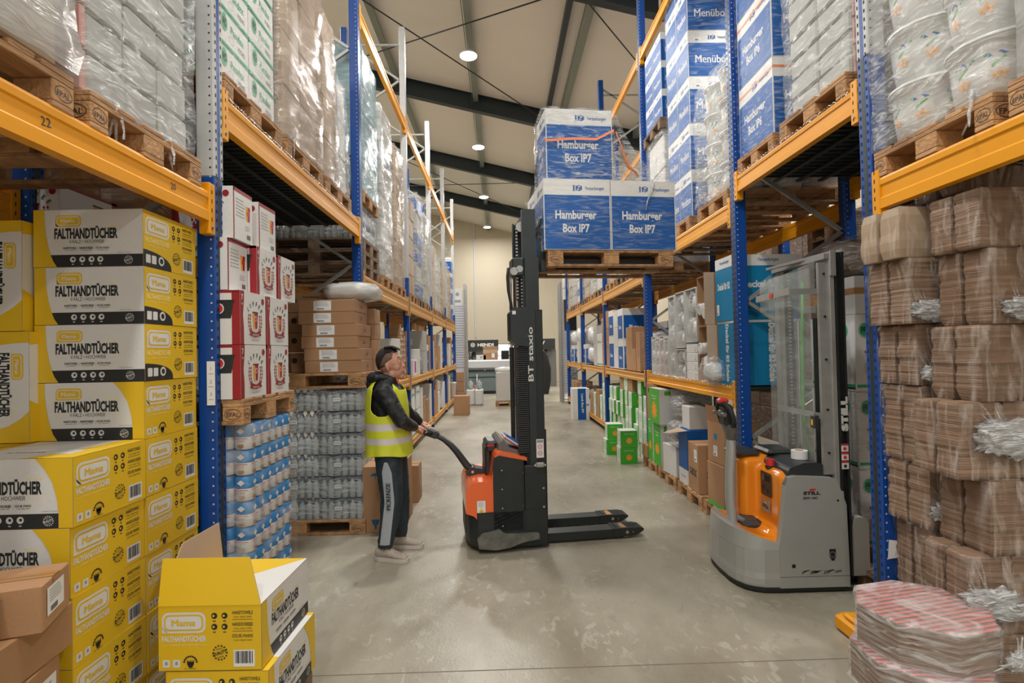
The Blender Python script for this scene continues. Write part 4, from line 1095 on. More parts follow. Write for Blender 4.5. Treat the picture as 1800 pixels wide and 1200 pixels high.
# ================================================================== right rack goods
def cylpoly(mb, c, r, ang, pts, m, z0=0, lift=.0015):
    """flat print wrapped on an upright cylinder; ang = direction of its middle"""
    vs = []
    for a, b in pts:
        t = ang + a / r; vs.append((c[0] + (r + lift) * math.cos(t), c[1] + (r + lift) * math.sin(t), z0 + b))
    mb.add(vs, [tuple(range(len(vs)))], m)
def make_bucket():
    r, h = .185, .30; t = thing('plastic_bucket', 'x', 'bucket')
    MB().lathe((0, 0, 0), (0, 0, h), [(0, r * .80), (.02, r * .86), (.5, r * .96), (.86, r), (.88, r * 1.06), (.93, r * 1.06)], 'cup_white', 22).build('body', t)
    MB().lathe((0, 0, h * .93), (0, 0, h), [(0, r * 1.09), (.5, r * 1.1), (.8, r * 1.04), (1, r * .9)], 'cup_white', 22).build('lid', t)
    for ang in (PI, -PI / 2, PI * 1.25):
        m2 = MB(); c = (0, 0); rr = r * .965
        ar = lambda r0, r1, a0, a1: [(r0 * math.cos(R(a0 + (a1 - a0) * k / 10)), .19 + r0 * math.sin(R(a0 + (a1 - a0) * k / 10))) for k in range(11)] + [(r1 * math.cos(R(a1 - (a1 - a0) * k / 10)), .19 + r1 * math.sin(R(a1 - (a1 - a0) * k / 10))) for k in range(11)]
        cylpoly(m2, c, rr, ang, ar(.055, .042, 10, 170), 'pgreen'); cylpoly(m2, c, rr, ang, ar(.038, .012, 0, 180), 'blue_print'); cylpoly(m2, c, rr, ang, [(-.03, .155), (.02, .185), (.025, .178), (-.025, .148)], 'green_print')
        for k in range(5):
            q = R(90 + 72 * k); cylpoly(m2, c, rr, ang, [(.04 * math.cos(q), .11 + .03 * math.sin(q)), (.013 * math.cos(q + .7), .11 + .011 * math.sin(q + .7)), (.013 * math.cos(q - .7), .11 + .011 * math.sin(q - .7))], 'orange_print')
        m2.build('printed_mark', t)
    return t
buckP = Proto(make_bucket)
zR0 = 2.625
pallet_r(2.27, 3.03 - .02, zR0, 'wooden pallet under the white buckets, above the near right beam')
for k in range(6):
    for j in range(2):
        for i in range(3): buckP.put((XR + .22 + i * .38, 2.46 + j * .385 - (.0), zR0 + .146 + k * .302), jit(.2), 'white bucket with leaf mark, near right beam, %s layer, %s, %s' % (tier(k, 6), ['near', 'far'][j], ['aisle row', 'middle row', 'rear row'][i]))
film_over(XR + .005, XR + 1.16, 2.25, 3.05 - .03, zR0 + .147, zR0 + .146 + 6 * .302 + .01, 'glossy film around the white buckets above the near right beam', 'film', .025, .06, seed=22, tails=1)
pallet_r(1.40, 2.2, zR0, 'wooden pallet on the near right beam, cut by the right picture edge')
wrapped(XR + .03, XR + 1.14, 1.42, 2.18, zR0 + .146, 4.4, 'wrapped load on the near right beam, beyond the right picture edge', rows=5)

# second bay deck, z 3.21
zR1 = 3.215
pallet_r(3.24, 4.02, zR1, 'wooden pallet under the grey wrapped boards on the right deck')
wrapped(XR + .04, XR + 1.13, 3.26, 4.0, zR1 + .146, 4.95, 'tall grey load in shiny film on the right deck by the upright', rows=11, cols=2, core='load_grey', film='film', tails=0)
w_ = [o for o in COL.objects if o.name.startswith('wrapped_load')][-1]
mb = MB()
for k in range(9): mb.rbox(-.50, -.362, .01 + k * .175, .45, -.345, .175 + k * .175, 'pink', .004)
mb.build('pink_board_edge', w_)
pallet(XR + .02, XR + 1.17, 4.16, 4.79, zR1, 'wooden pallet under the blue burger box cartons on the right deck')
ip6 = Proto(make_ip(.56, .60, .60, 'Hamburger', 'Box IP6', .26, red=True))
for k in range(4):
    for i in range(2): ip6.put((XR + .04 + .285 + i * .565, 4.17 + .305, zR1 + .146 + k * .603), jit(.01), 'blue burger box IP6 carton on the right deck, %s layer, %s' % (tier(k, 4), ['aisle side', 'rear side'][i]))
film_over(XR + .03, XR + 1.16, 4.165, 4.785, zR1 + .147, zR1 + .146 + 4 * .603 + .01, 'clear film around the blue burger box IP6 cartons on the right deck', 'film_thin', .014, seed=31)

# third bay top level, z 3.02
zR2 = 3.025
pallet_r(4.98, 5.74, zR2, 'wooden pallet under the column of white buckets beyond the second right upright')
for k in range(4):
    for j in range(2):
        for i in range(3): buckP.put((XR + .24 + i * .38, 5.17 + j * .385, zR2 + .146 + k * .302), jit(.3), 'white bucket beyond the second right upright, %s layer, %s, %s' % (tier(k, 4), ['near', 'far'][j], ['aisle row', 'middle row', 'rear row'][i]))
film_over(XR + .015, XR + 1.17, 4.96, 5.76, zR2 + .147, zR2 + .146 + 4 * .302 + .04, 'bulging film around the white buckets beyond the second right upright', 'film', .05, .08, seed=41)
pallet_r(6.0, 6.8, zR2, 'wooden pallet under the blue menu box cartons on the right')
menu = Proto(make_ip(.545, .385, .52, 'Menübox', None, .27))
for k in range(6):
    for j in range(2):
        for i in range(2): menu.put((XR + .04 + .28 + i * .55, 6.02 + .195 + j * .39, zR2 + .146 + k * .523), jit(.012), 'blue and white menu box carton, %s layer, %s %s' % (tier(k, 6), ['near', 'far'][j], ['on the aisle', 'behind'][i]))
film_over(XR + .025, XR + 1.15, 6.0, 6.8, zR2 + .147, zR2 + .146 + 6 * .523 + .01, 'loose clear film around the blue menu box cartons', 'film_thin', .02, seed=44)
pallet_r(6.98, 7.78, zR2, 'wooden pallet behind the menu box cartons, right rack', P=palOld)
wrapped(XR + .03, XR + 1.12, 7.0, 7.76, zR2 + .146, 4.55, 'white wrapped load under small blue cartons, right rack', core='white_card', film='film', rows=3)
pallet_r(6.98, 7.78, 4.56, 'wooden pallet carrying the upper blue cartons, right rack', P=palOld)
menu2 = Proto(make_ip(.40, .37, .37, 'Menübox', None, .25))
for k in range(3):
    for j in range(2):
        menu2.put((XR + .04 + .2, 6.995 + .19 + j * .385, 4.56 + .146 + k * .373), 0, 'small blue menu carton high behind the large ones, %s, %s' % (tier(k, 3), ['near', 'far'][j]))
# fourth to sixth bay, z 2.84
upr = {4.82: 'second', 7.9: 'third', 11.1: 'fourth', 14.25: 'fifth'}
rr = random.Random(11)
i = 0
for y0 in (8.1, 9.05, 10.05, 11.3, 12.25, 13.25, 14.45, 15.4, 16.4):
    u = [k for k in upr if k < y0][-1]; nth = ['first', 'middle', 'last'][i % 3]
    pallet_r(y0, y0 + .8, 2.845, 'wooden pallet on the high right beams, %s beyond the %s upright' % (nth, upr[u]), P=palOld if i % 2 else palP)
    wrapped(XR + .03, XR + 1.1, y0 + .02, y0 + .78, 2.845 + .146, 2.99 + rr.uniform(.7, 1.6), '%s wrapped load on the high right beams, %s beyond the %s upright' % (['white', 'grey', 'beige'][i % 3], nth, upr[u]), ['white_card', 'load_grey', 'load_tan'][i % 3], 'film', rows=4, cols=2, bands={1: 'blue_print'} if i % 3 == 0 else None, amp=.03)
    i += 1
# top beams
for j, y0 in enumerate((5.1, 6.1)): pallet_r(y0, y0 + .8, 6.065, 'wooden pallet on the topmost right beams, %s' % ['nearer', 'farther'][j], P=palOld)
# old pallets lying on the rear half behind the deck (seen from below)
def old_pile(x0, x1, y0, y1, z0, n, where):
    for k in range(n): pallet(x0, x1, y0, y1, z0 + k * .1455, 'old wooden pallet in the pile %s, %s of %d' % (where, tier(k, n), n), P=palOld)
old_pile(3.5, 4.7, 3.4, 4.2, 2.3, 6, 'far behind the right deck'); 
old_pile(3.5, 4.7, 4.35, 5.15, 2.3, 6, 'behind the second right upright')
old_pile(3.5, 4.7, 5.3, 6.1, 2.3, 5, 'behind the third right bay')
old_pile(3.5, 4.7, 2.2, 3.0, 2.3, 4, 'behind the near right bay')
rb = thing('pallet_rack', 'rear rack row seen through the right rack, carrying piles of old pallets', 'shelving rack', (0, 0, 0))
for y in (1.9, 4.22, 6.5): make_frame(rb, 3.42, 4.6, y, 6.0, None, 0, -1)
for a, c in ((2.0, 4.22), (4.32, 6.5)):
    for xx in (3.42, 4.55):
        make_beam(rb, xx, a, c, 2.13, 2.29, -1, 'beam')

# white green cartons in the parked truck's bay --------------------------------------
def make_ba():
    w, d, h = .312, .60, .592; mb = cbox(w, d, h, 'white'); F = faces(w, d, h)
    for k in 'frbl':
        fr, W = F[k]; mb.rect(fr, W * .02, h * .055, W * .98, h * .095, 'pgreen', 1); mb.rect(fr, W * .3, h * .03, W * .98, h * .055, 'black', 1); mb.rect(fr, W * .6, h * .055, W * .68, h * .095, 'white', 2); mb.rect(fr, W * .72, h * .03, W * .80, h * .1, 'white', 2); mb.rect(fr, W * .73, h * .045, W * .79, h * .085, 'pgreen', 3)
        pps(mb, fr, W * .78 if k in 'lr' else W * .24, h * .80, .048, .058); mb.text(fr, 'Pandax', W * .36 if k in 'lr' else W * .72, h * .765, h * .07, 'pgreen', w=.20 if k in 'lr' else .13, bold=.02)
        mb.text(fr, 'BA000 G', W * .34, h * .50, h * .035, 'black', w=W * .22, bold=.03); mb.rect(fr, W * .2, h * .47, W * .46, h * .475, 'grey_print', 2)
        for q in range(6): mb.rect(fr, W * .22, h * (.36 - .022 * q), W * .42, h * (.366 - .022 * q), 'black', 2)
        mb.barcode(fr, W * .56, h * .28, W * .72, h * .36, 2, 8)
    seam_top(mb, w, d, h); return solid(mb, 'green_logo_carton', 'x', 'carton')
baP = Proto(make_ba)
pallet(2.70, 3.69, 4.12, 4.76, 0, 'wooden pallet under the white green logo cartons, behind the grey truck', P=palOld)
for k in range(3):
    for i in range(3): baP.put((2.72 + .158 + i * .316, 4.13 + .305, .146 + k * .595), jit(.006), 'white carton with green logo behind the parked truck, %s, %s column' % (tier(k, 3), ['left', 'middle', 'right'][i]))
film_over(2.712, 3.68, 4.12, 4.75, .147, .146 + 2 * .595, 'film around the two lower layers of green logo cartons', 'film_thin', .012, seed=51)
mb = cbox(.40, .36, .30, 'white_card'); mb.rect(faces(.4, .36, .3)['f'][0], 0, .16, .4, .21, 'tape', 1); mb.rect(faces(.4, .36, .3)['l'][0], 0, .16, .36, .21, 'tape', 1)
solid(mb, 'white_carton', 'plain white taped carton topping the green logo cartons', 'carton', (2.95, 4.35, .147 + 3 * .595))
mb = cbox(.40, .36, .24, 'white_card'); solid(mb, 'white_carton', 'plain white carton beside the taped one, behind the right upright', 'carton', (3.38, 4.35, .147 + 3 * .595))
mb = MB(); blob(mb, (0, 0, .16), .3, .24, .16, 'card_dark', .12, 4, 18); blob(mb, (0, 0, .165), .32, .26, .17, 'film', .16, 6, 22)
solid(mb, 'wrapped_bundle', 'dark brown wrapped bundle lying high behind the parked truck', 'bundle', (2.72, 4.43, 1.94 + .30))
bpy.data.objects['wrapped_bundle'].location = (3.0, 4.4, 2.235)
# brown cartons low behind the near upright
brown(.5, .4, .34, 'brown carton on the floor behind the near right upright, lower one', (2.95, 3.55, .146), .2, tape='y')
brown(.36, .34, .26, 'brown carton behind the near right upright, upper one', (3.0, 3.55, .488), -.1, tape='y')
pallet(2.5, 3.4, 3.22, 3.86, 0, 'old wooden pallet on the floor behind the near right upright', P=palOld)
mb = MB(); mb.rbox(-.06, -.18, 0, .06, .18, .10, 'beam', .02).rbox(-.05, -.16, .1, .05, .10, .13, 'beam', .01)
solid(mb, 'yellow_wheel_stop', 'small yellow post guard on the floor left of the near right upright', 'post guard', (2.03, 3.10, 0))
# paper tag taped on the right upright
mb = MB(); fr = frame((-.03, 0, 0), (1, 0, 0), (0, 0, 1)); mb.add([(-.035, 0, .0), (.03, -.004, .01), (.042, -.003, .06), (.03, 0, .10), (-.03, -.006, .11)], [(0, 1, 2, 3, 4)], 'label')
mb.add([(.0, -.006, .02), (.05, -.012, .05), (.02, -.008, .09)], [(0, 1, 2)], 'film_milk')
solid(mb, 'paper_tag', 'torn white paper tag stuck low on the near right upright', 'tag', (2.17, 3.023, .50))
mb = MB(); fr = fr_front(-.02, 0, 0); mb.box(-.022, -.002, 0, .022, 0, .24, 'label')
for k, st in enumerate(('1', '2', '3')): mb.text(fr_front(-.02, -.002, 0), st, .02, .19 - k * .07, .02, 'grey_print', lift=1); mb.rect(fr_front(-.02, -.002, 0), .008, .17 - .07 * k, .034, .173 - .07 * k, 'grey_print')
solid(mb, 'location_label', 'white location label strip on the first left upright', 'label', (-1.585, 3.022, 1.44))

# near right bay: brown ribbed bundles -------------------------------------------------
def bundle(x0, x1, z0, z1, y0, dd, label, film='film', rz=0.0, tl=None, ribs=9, top=False, core='card_tan'):
    w, h = x1 - x0, z1 - z0; t = thing('wrapped_tray_bundle', label, 'bundle', ((x0 + x1) / 2, y0 + dd / 2, z0), rz or math.sin(z0 * 37 + x0 * 5) * .07)
    mb = MB(); n = ribs
    for j in range(2):
        for k in range(2):
            a = -w / 2 + w * k / 2; b_ = -dd / 2 + dd * j / 2; q = .012 * ((j + k) % 2)
            secs = []
            for i in range(n * 2 + 1):
                e = .0022 * (i % 2) + .010 * nz(i * .12, z0 * 3, k, 3) + (.012 if i in (0, 2 * n) else 0)
                x_0, x_1, y_0, y_1 = a + e + .003, a + w / 2 - e - .003, b_ + e + .003 + q, b_ + dd / 2 - e - .003
                secs.append([(x_0, y_0, h * i / (2 * n)), (x_1, y_0, h * i / (2 * n)), (x_1, y_1, h * i / (2 * n)), (x_0, y_1, h * i / (2 * n))])
            mb.loft(secs, core, smooth=False)
    mb.build('tray_stack', t)
    m2 = MB(); film_shell(m2, -w / 2 - .004, -dd / 2 - .004, 0.002, w / 2 + .004, dd / 2 + .004, h - .004, 'film_brown', .02, .045, z0 * 9 + x0); m2.build('film_wrap', t)
    if tl:
        m3 = MB(); cx, cz, sz = tl; rr = random.Random(int(z0 * 100 + x0 * 10))
        c0 = Vector((cx * w, -dd / 2 - .025, cz * h)); blob(m3, c0, sz * .8, .022, sz * .42, 'bundle', .5, z0 * 7 + x0, 26, 3.5)
        blob(m3, c0 + Vector((sz * .5, .0, -sz * .25)), sz * .6, .022, sz * .3, 'bundle', .5, z0 * 3, 22, 3.5)
        for k in range(9):
            an = rr.uniform(R(95), R(175)) if k % 2 else rr.uniform(R(-30), R(15)); L = sz * rr.uniform(.8, 1.9); pts = [c0.copy()]
            d = Vector((math.cos(an), 0, math.sin(an)))
            for i in range(5):
                d = (d + Vector((rr.uniform(-.18, .18), rr.uniform(-.1, .15), rr.uniform(-.18, .18)))).normalized(); q = pts[-1] + d * L / 5; q.y = max(min(q.y, -dd / 2 - .006), -dd / 2 - .03); q.x = max(min(q.x, w / 2), -w / 2); q.z = max(.01, min(q.z, h)); pts.append(q)
            m3.tube(pts, [sz * .13, sz * .06, sz * .035, sz * .022, sz * .012, sz * .003], 'bundle_thin', 5)
        m3.build('gathered_film', t)
    return t
M['film_brown'] = film_mat('clear tight film', (.78, .70, .62), .03, .42, scale=4, rot=(.1, .25, .2), st=(5, 5, 1), rough=.1, bump=1.0)
yA = 2.73
bundle(2.02, 2.44, 2.14, 2.40, yA, .28, 'wide wrapped carton topping the left column of brown bundles at the right upright', ribs=3, core='load_tan')
bundle(2.46, 2.86, 2.18, 2.47, yA, .28, 'wrapped carton at the top right, right of the wide topping one', ribs=3, core='load_tan')
bundle(2.36, 2.80, 2.475, 2.58 + .02, yA, .28, 'small dark wrapped carton at the very top of the brown bundles', ribs=2, core='card_dark')
bundle(2.07, 2.40, 1.80, 2.138, yA, .28, 'wrapped brown bundle with knotted film, second in the left column', tl=(-.28, .2, .10), ribs=14)
bundle(2.11, 2.44, 1.485, 1.798, yA + .01, .27, 'wrapped brown bundle with knotted film, under the second of the left column', tl=(-.28, .2, .08), ribs=13)
bundle(2.13, 2.43, 1.08, 1.483, yA + .01, .27, 'wrapped brown bundle without a knot, fourth in the left column', ribs=15)
bundle(2.14, 2.44, .755, 1.078, yA, .28, 'short wrapped brown bundle with milky knot, fifth in the left column', tl=(-.3, .3, .09), ribs=12)
bundle(2.17, 2.42, .345, .753, yA, .28, 'narrow wrapped brown bundle at the foot of the left column', ribs=14)
brown(.42, .30, .34, 'dark flat brown carton under the left column of bundles', (2.33, yA + .14, .0), 0, tape=None, m_='card_dark')
yB = 2.42
for (z0, z1, x0, tl, wd, wx) in ((2.13, 2.40, 2.16, None, 'top', .42), (1.78, 2.128, 2.20, (-.15, .2, .10), 'second', .36), (1.43, 1.778, 2.15, None, 'third', .38), (1.08, 1.428, 2.05, (-.05, .55, .17), 'fourth, with the big milky knot', .44), (.74, 1.078, 2.17, None, 'fifth', .36), (.38, .738, 2.08, (-.3, .45, .14), 'sixth, with hanging film', .42), (.0, .378, 2.20, None, 'lowest', .36)):
    bundle(x0, x0 + wx, z0, z1, yB, .27, 'wrapped brown tray bundle of the right column, %s' % wd, tl=tl, ribs=max(8, int((z1 - z0) * 36)))
for k in range(4): bundle(2.60, 2.98, k * .56, k * .56 + .556, yB + .02, .28, 'wrapped brown tray bundle outside the right picture edge, %s' % tier(k, 4), ribs=18)

# wrapped octagonal stack with red striped top ---------------------------------------------
def octa(r, a, ky=1.0): return [(r * math.cos(R(22.5 + 45 * k)) + 0, r * ky * math.sin(R(22.5 + 45 * k))) for k in range(8)]
def make_oct(tagp, seed):
    t = thing('striped_lid_bundle', 'x', 'bundle'); h = .165; r = .27; mb = MB()
    secs = []
    for i in range(15):
        e = .004 * (i % 2); secs.append([(x * (1 - e / r), y * (1 - e / r), h * i / 14) for x, y in octa(r, 0)])
    mb.loft(secs, 'card_tan', smooth=False); mb.build('lid_stack', t)
    m1 = MB(); 
    for k in range(17):
        y = -.245 + k * .0305; lim = min(.249, r * 1.30 - abs(y) * 1.0); m1.rbox(-lim, y - .006, h, lim, y + .006, h + .006, 'wine_soft', .002)
    m1.build('red_rim_rows', t)
    m2 = MB(); secs = []
    for i in range(7):
        z = h * i / 6 + .002; row = []
        P8 = octa(r + .008, 0)
        for k in range(8):
            p, q = P8[k], P8[(k + 1) % 8]
            for s_ in range(4):
                x = p[0] + (q[0] - p[0]) * s_ / 4; y = p[1] + (q[1] - p[1]) * s_ / 4; a = 1 + .05 * nz(x + seed, y, z * 2, 7) + (.03 if i in (0,) else 0); row.append((x * a, y * a, z))
        secs.append(row)
    secs.append([(x * .92, y * .92, h + .012) for x, y, z in secs[-1]])
    m2.loft(secs, 'film', smooth=True); m2.build('film_wrap', t)
    m3 = MB(); rr = random.Random(seed)
    blob(m3, (.15, -.285, .05), .06, .018, .035, 'bundle', .5, seed, 22, 3.5)
    for k in range(7):
        an = rr.uniform(R(0), R(200)); L = .09 * rr.uniform(.6, 1.5); pts = [Vector((.15, -.285, .05))]; d = Vector((math.cos(an), 0, math.sin(an)))
        for i in range(5):
            d = (d + Vector((rr.uniform(-.2, .2), rr.uniform(-.1, .1), rr.uniform(-.2, .2)))).normalized(); q = pts[-1] + d * L / 5; q.z = min(max(q.z, .006), .15); q.y = max(min(q.y, -.27), -.30); pts.append(q)
        m3.tube(pts, [.012, .008, .005, .004, .003, .001], 'bundle', 5)
    m3.build('gathered_film', t)
    if tagp:
        m4 = MB(); m4.sticker(frame((-.16, -.272, .02), (.97, -.2, .05), (0, 0, 1)), 0, 0, .11, .10, 3); m4.build('shipping_label', t)
    return t
M['wine_soft'] = mat('faded red stripe', (.55, .13, .11), .5, var=.3, vscale=20)
octs = [Proto(lambda: make_oct(False, 1)), Proto(lambda: make_oct(True, 2)), Proto(lambda: make_oct(False, 3))]
octs[0].put((1.84, 2.38, 0), .1, 'lowest octagonal bundle of red striped lids at the bottom right')
octs[1].put((1.83, 2.40, .176), -.06, 'middle octagonal bundle of red striped lids, with a white label')
octs[2].put((1.87, 2.44, .352), R(12), 'topmost octagonal bundle of red striped lids, at the bottom right')

# ================================================================== lower right shelf (z 1.34)
zs = 1.345
def deckel(lay):
    def f():
        w, d, h = .62, .36, .60; mb = cbox(w, d, h, 'cyan_print'); F = faces(w, d, h)
        for k in 'frbl':
            fr, W = F[k]; mb.rect(fr, 0, 0, W, h, 'cyan_print', 1)
            if lay: mb.rect(fr, 0, h * .83, W, h, 'white', 2); mb.text(fr, 'Verpackungen', W * .55, h * .90, h * .05, 'navy_print', lift=3, w=.2, bold=.02); mb.text(fr, 'Deckel für B2', W * .5, h * .50, h * .10, 'white', w=W * .72, lift=3, bold=.04); mb.sticker(fr, W * .06, h * .1, W * .2, h * .27, 3, 3)
            else: mb.rect(fr, 0, h * .965, W, h, 'white', 2); mb.text(fr, 'Deckel für B2 Schale', W * .52, h * .50, h * .10, 'white', w=h * .9, lift=3, bold=.04, rot=-PI / 2)
        return solid(mb, 'lid_carton', 'x', 'carton')
    return f
Proto(deckel(0)).put((XR + .02 + .31, 5.14, zs), 0, 'blue lid carton with vertical writing behind the second right upright')
Proto(deckel(1)).put((XR + .01 + .31, 5.14, zs + .602), .03, 'blue and white lid carton on top, behind the second right upright')
def cup_stack(r=.055, L=.34, n=8, m='cup_white', film=True):
    """nested cups in a clear sleeve, standing up from the origin"""
    mb = MB(); prof = []
    for k in range(n): prof += [(k / n, r), (k / n + .02, r * 1.05), (k / n + .06, r * 1.05), (k / n + .08, r)]
    prof += [(.97, r * .95), (1, r * .6)]
    mb.lathe((0, 0, 0), (0, 0, L), prof, m, 12)
    return mb
cs_n = 0
def put_cups(x, y, z, L, rot, label, m='cup_white', r=.06):
    t = thing('cup_sleeve', label, 'cup stack', (x, y, z)); t.rotation_euler = rot
    cup_stack(r, L, 8, m).build('cups', t)
    m2 = MB(); secs = []
    for i in range(8):
        tt = i / 7; rr2 = r * 1.16 if i < 6 else r * (.8 if i == 6 else .15); secs.append([(rr2 * (1 + .12 * nz(math.cos(a) * 2 + x, math.sin(a) * 2, tt * 3, 3)) * math.cos(a), rr2 * (1 + .12 * nz(math.cos(a) * 2, math.sin(a) * 2 + y, tt * 3, 4)) * math.sin(a), -.0 + L * 1.12 * tt) for a in [2 * PI * k / 12 for k in range(12)]])
    m2.loft(secs, 'film_thin'); m2.build('sleeve', t); return t
def open_shelf_box(x0, y0, y1, z0, h, label, m_='card', d=.5, inside='card_in'):
    """carton on its side with the opening towards the aisle"""
    t_ = .006; mb = MB(); w = y1 - y0
    mb.box(0, 0, 0, d, w, t_, m_).box(0, 0, h - t_, d, w, h, m_).box(0, 0, t_, d, t_, h - t_, m_).box(0, w - t_, t_, d, w, h - t_, m_).box(d - t_, t_, t_, d, w - t_, h - t_, inside)
    mb.box(-.10, -.01, .0, 0, -.004, h, inside)
    return solid(mb, 'open_carton', label, 'carton', (x0, y0, z0))
# carton on its side with white cups, left of the blue lid cartons
open_shelf_box(XR + .02, 5.36, 5.84, zs, .58, 'brown carton on its side holding white cup rolls, beside the blue lid cartons')
for k in range(4):
    put_cups(XR - .03 + .02 * (k % 2), 5.45 + .13 * (k % 3), zs + .075 + .135 * k, .32, (0, R(90), 0), 'white cup roll sticking out of the brown side carton, %s of four' % tier(k, 4), r=.058)
open_shelf_box(XR + .02, 5.40, 5.86, zs + .585, .52, 'upper brown carton on its side beside the blue lid cartons')
for k in range(3): put_cups(XR + .0, 5.50 + .13 * k, zs + .66 + .05 * k, .30, (0, R(84), 0), 'white cup roll in the upper brown side carton, %s' % ['nearest', 'middle', 'farthest'][k], r=.06)
mb = MB(); blob(mb, (0, 0, .14), .12, .17, .14, 'film', .3, 9, 20); blob(mb, (0, 0, .14), .08, .12, .09, 'cup_white', .2, 3, 12)
solid(mb, 'plastic_bag', 'clear crumpled bag of white cups hanging over the right beam', 'bag', (XR - .02, 5.36, zs - .02))
# white tall box with clear trays
def tray_rack(y0, y1, z0, h, n, label, m_='white_card', fill='film', x=XR + .02, accent=None):
    t = thing('open_carton', label, 'carton', (x, y0, z0)); w = y1 - y0; mb = MB(); d = .45
    mb.box(0, 0, 0, d, .008, h, m_).box(0, w - .008, 0, d, w, h, m_).box(d - .008, .008, 0, d, w - .008, h, m_).box(0, .008, 0, d, w - .008, .008, m_).box(0, .008, h - .008, d, w - .008, h, m_)
    mb.build('box_walls', t)
    for k in range(n):
        m2 = MB(); zz = h * (k + .5) / n; blob(m2, (.10, w / 2, zz), .12, w * .40, h / n * .44, fill, .2, k * 3.1 + y0, 14)
        blob(m2, (.13, w / 2, zz), .10, w * .32, h / n * .34, accent or 'cup_white', .15, k + y0, 10)
        m2.build('bagged_trays', t)
    return t
tray_rack(5.90, 6.26, zs + .42, .60, 2, 'white open carton with bagged trays, upper right shelf stack')
for k in range(4):
    brown(.3, .36, .098, 'small white carton with blue print, %s of the four below the bagged trays' % tier(k, 4), (XR + .18, 6.10, zs + k * .1), 0, tape=None, m_='white_card', name='white_carton', stick=[('l', .7, .2, .95, .8)])
tray_rack(6.30, 6.62, zs + .36, .66, 3, 'white open carton with three stacked bags of trays', fill='film')
tray_rack(6.30, 6.62, zs, .34, 2, 'white carton with bagged cups low on the right shelf')
tray_rack(6.66, 6.90, zs, 1.0, 3, 'tall narrow white carton with red print on the right shelf', accent='cup_white')
for (y0, y1, acc, wd) in ((6.94, 7.10, 'orange_print', 'orange'), (7.13, 7.30, 'red', 'red'), (7.33, 7.48, 'orange_print', 'pale orange'), (7.52, 7.70, 'cup_white', 'white')):
    tray_rack(y0, y1, zs, .46 + .03 * (int(y0 * 100) % 3), 3, 'white carton with %s bagged goods left of the tall white one' % wd, accent=acc)
# beyond the third upright: mixed goods generated from a measured list
side_words = ['first', 'second', 'third', 'fourth', 'fifth', 'sixth', 'seventh', 'eighth', 'ninth', 'tenth', 'eleventh', 'twelfth']
def goods(kind, y0, y1, z0, h, label, side=-1, x=None, w=.45):
    d = y1 - y0; x = (XR + .03 if side < 0 else XL - .03) if x is None else x; cx = x + (w / 2 if side < 0 else -w / 2); cy = (y0 + y1) / 2
    fk = 'l' if side < 0 else 'r'
    if kind in ('card', 'white', 'grey'):
        m_ = {'card': 'card', 'white': 'white_card', 'grey': 'grey_card'}[kind]
        return brown(w, d, h, label, (cx, cy, z0), jit(.02), tape='y' if kind == 'card' else None, m_=m_, name={'card': 'brown_carton', 'white': 'white_carton', 'grey': 'grey_carton'}[kind], stick=[('f', .2, .3, .5, .6)] if h > .25 else None)
    if kind in ('blue', 'green', 'pandax', 'magenta'):
        mb = cbox(w, d, h, 'white'); F = faces(w, d, h)
        for k in 'frbl':
            fr, W = F[k]
            if kind == 'blue': mb.rect(fr, W * .04, h * .04, W * .96, h * .78, 'blue_print', 1); mb.text(fr, 'Box', W * .5, h * .35, h * .12, 'white', w=W * .5, bold=.03)
            if kind == 'green':
                g = k in 'fb'
                if g: mb.rect(fr, 0, 0, W, h, 'green_print', 1); mb.disc(fr, W * .5, h * .42, min(W, h) * .17, 'orange_print', 2, 9); mb.text(fr, 'Made to move', W * .5, h * .78, h * .07, 'white', w=W * .5)
                else:
                    mb.rect(fr, 0, 0, W * .12, h, 'green_print', 1)
                    for q in range(4): mb.rect(fr, W * .3, h * (.75 - .1 * q), W * .8, h * (.77 - .1 * q), 'pgreen', 1)
            if kind == 'pandax': pps(mb, fr, W * .25, h * .75, .04, .045); mb.text(fr, 'Pandax', W * .65, h * .72, .04, 'pgreen', w=W * .45, bold=.02); mb.rect(fr, 0, h * .04, W, h * .08, 'pgreen', 1)
            if kind == 'magenta': mb.rect(fr, W * .3, h * .2, W * .7, h * .9, 'magenta', 1)
        seam_top(mb, w, d, h)
        return solid(mb, {'blue': 'blue_printed_carton', 'green': 'green_carton', 'pandax': 'green_logo_carton', 'magenta': 'magenta_printed_carton'}[kind], label, 'carton', (cx, cy, z0), jit(.03))
    if kind in ('bag', 'darkbag'):
        mb = MB(); blob(mb, (0, 0, h / 2), w / 2, d / 2 * 1.02, h / 2, 'film_thin' if kind == 'bag' else 'film', .22, y0, 18, 4.5); blob(mb, (0, 0, h / 2), w * .42, d * .42, h * .42, 'cup_white' if kind == 'bag' else 'plastic_dk', .25, y0 * 2, 16, 5)
        return solid(mb, 'plastic_bag', label, 'bag', (cx, cy, z0 + .01))
    if kind == 'roll':
        return put_cups(x + (.05 if side < 0 else -.05) * 1, cy, z0 + d / 2 + .005, w, (0, R(90 if side < 0 else -90), 0), label, r=d * .42)
names = {'card': 'brown carton', 'white': 'plain white carton', 'grey': 'grey carton', 'blue': 'blue printed carton', 'green': 'green and white carton', 'pandax': 'white carton with green logo', 'magenta': 'white carton with magenta square', 'bag': 'bag of white cups', 'darkbag': 'bag of dark goods', 'roll': 'white roll'}
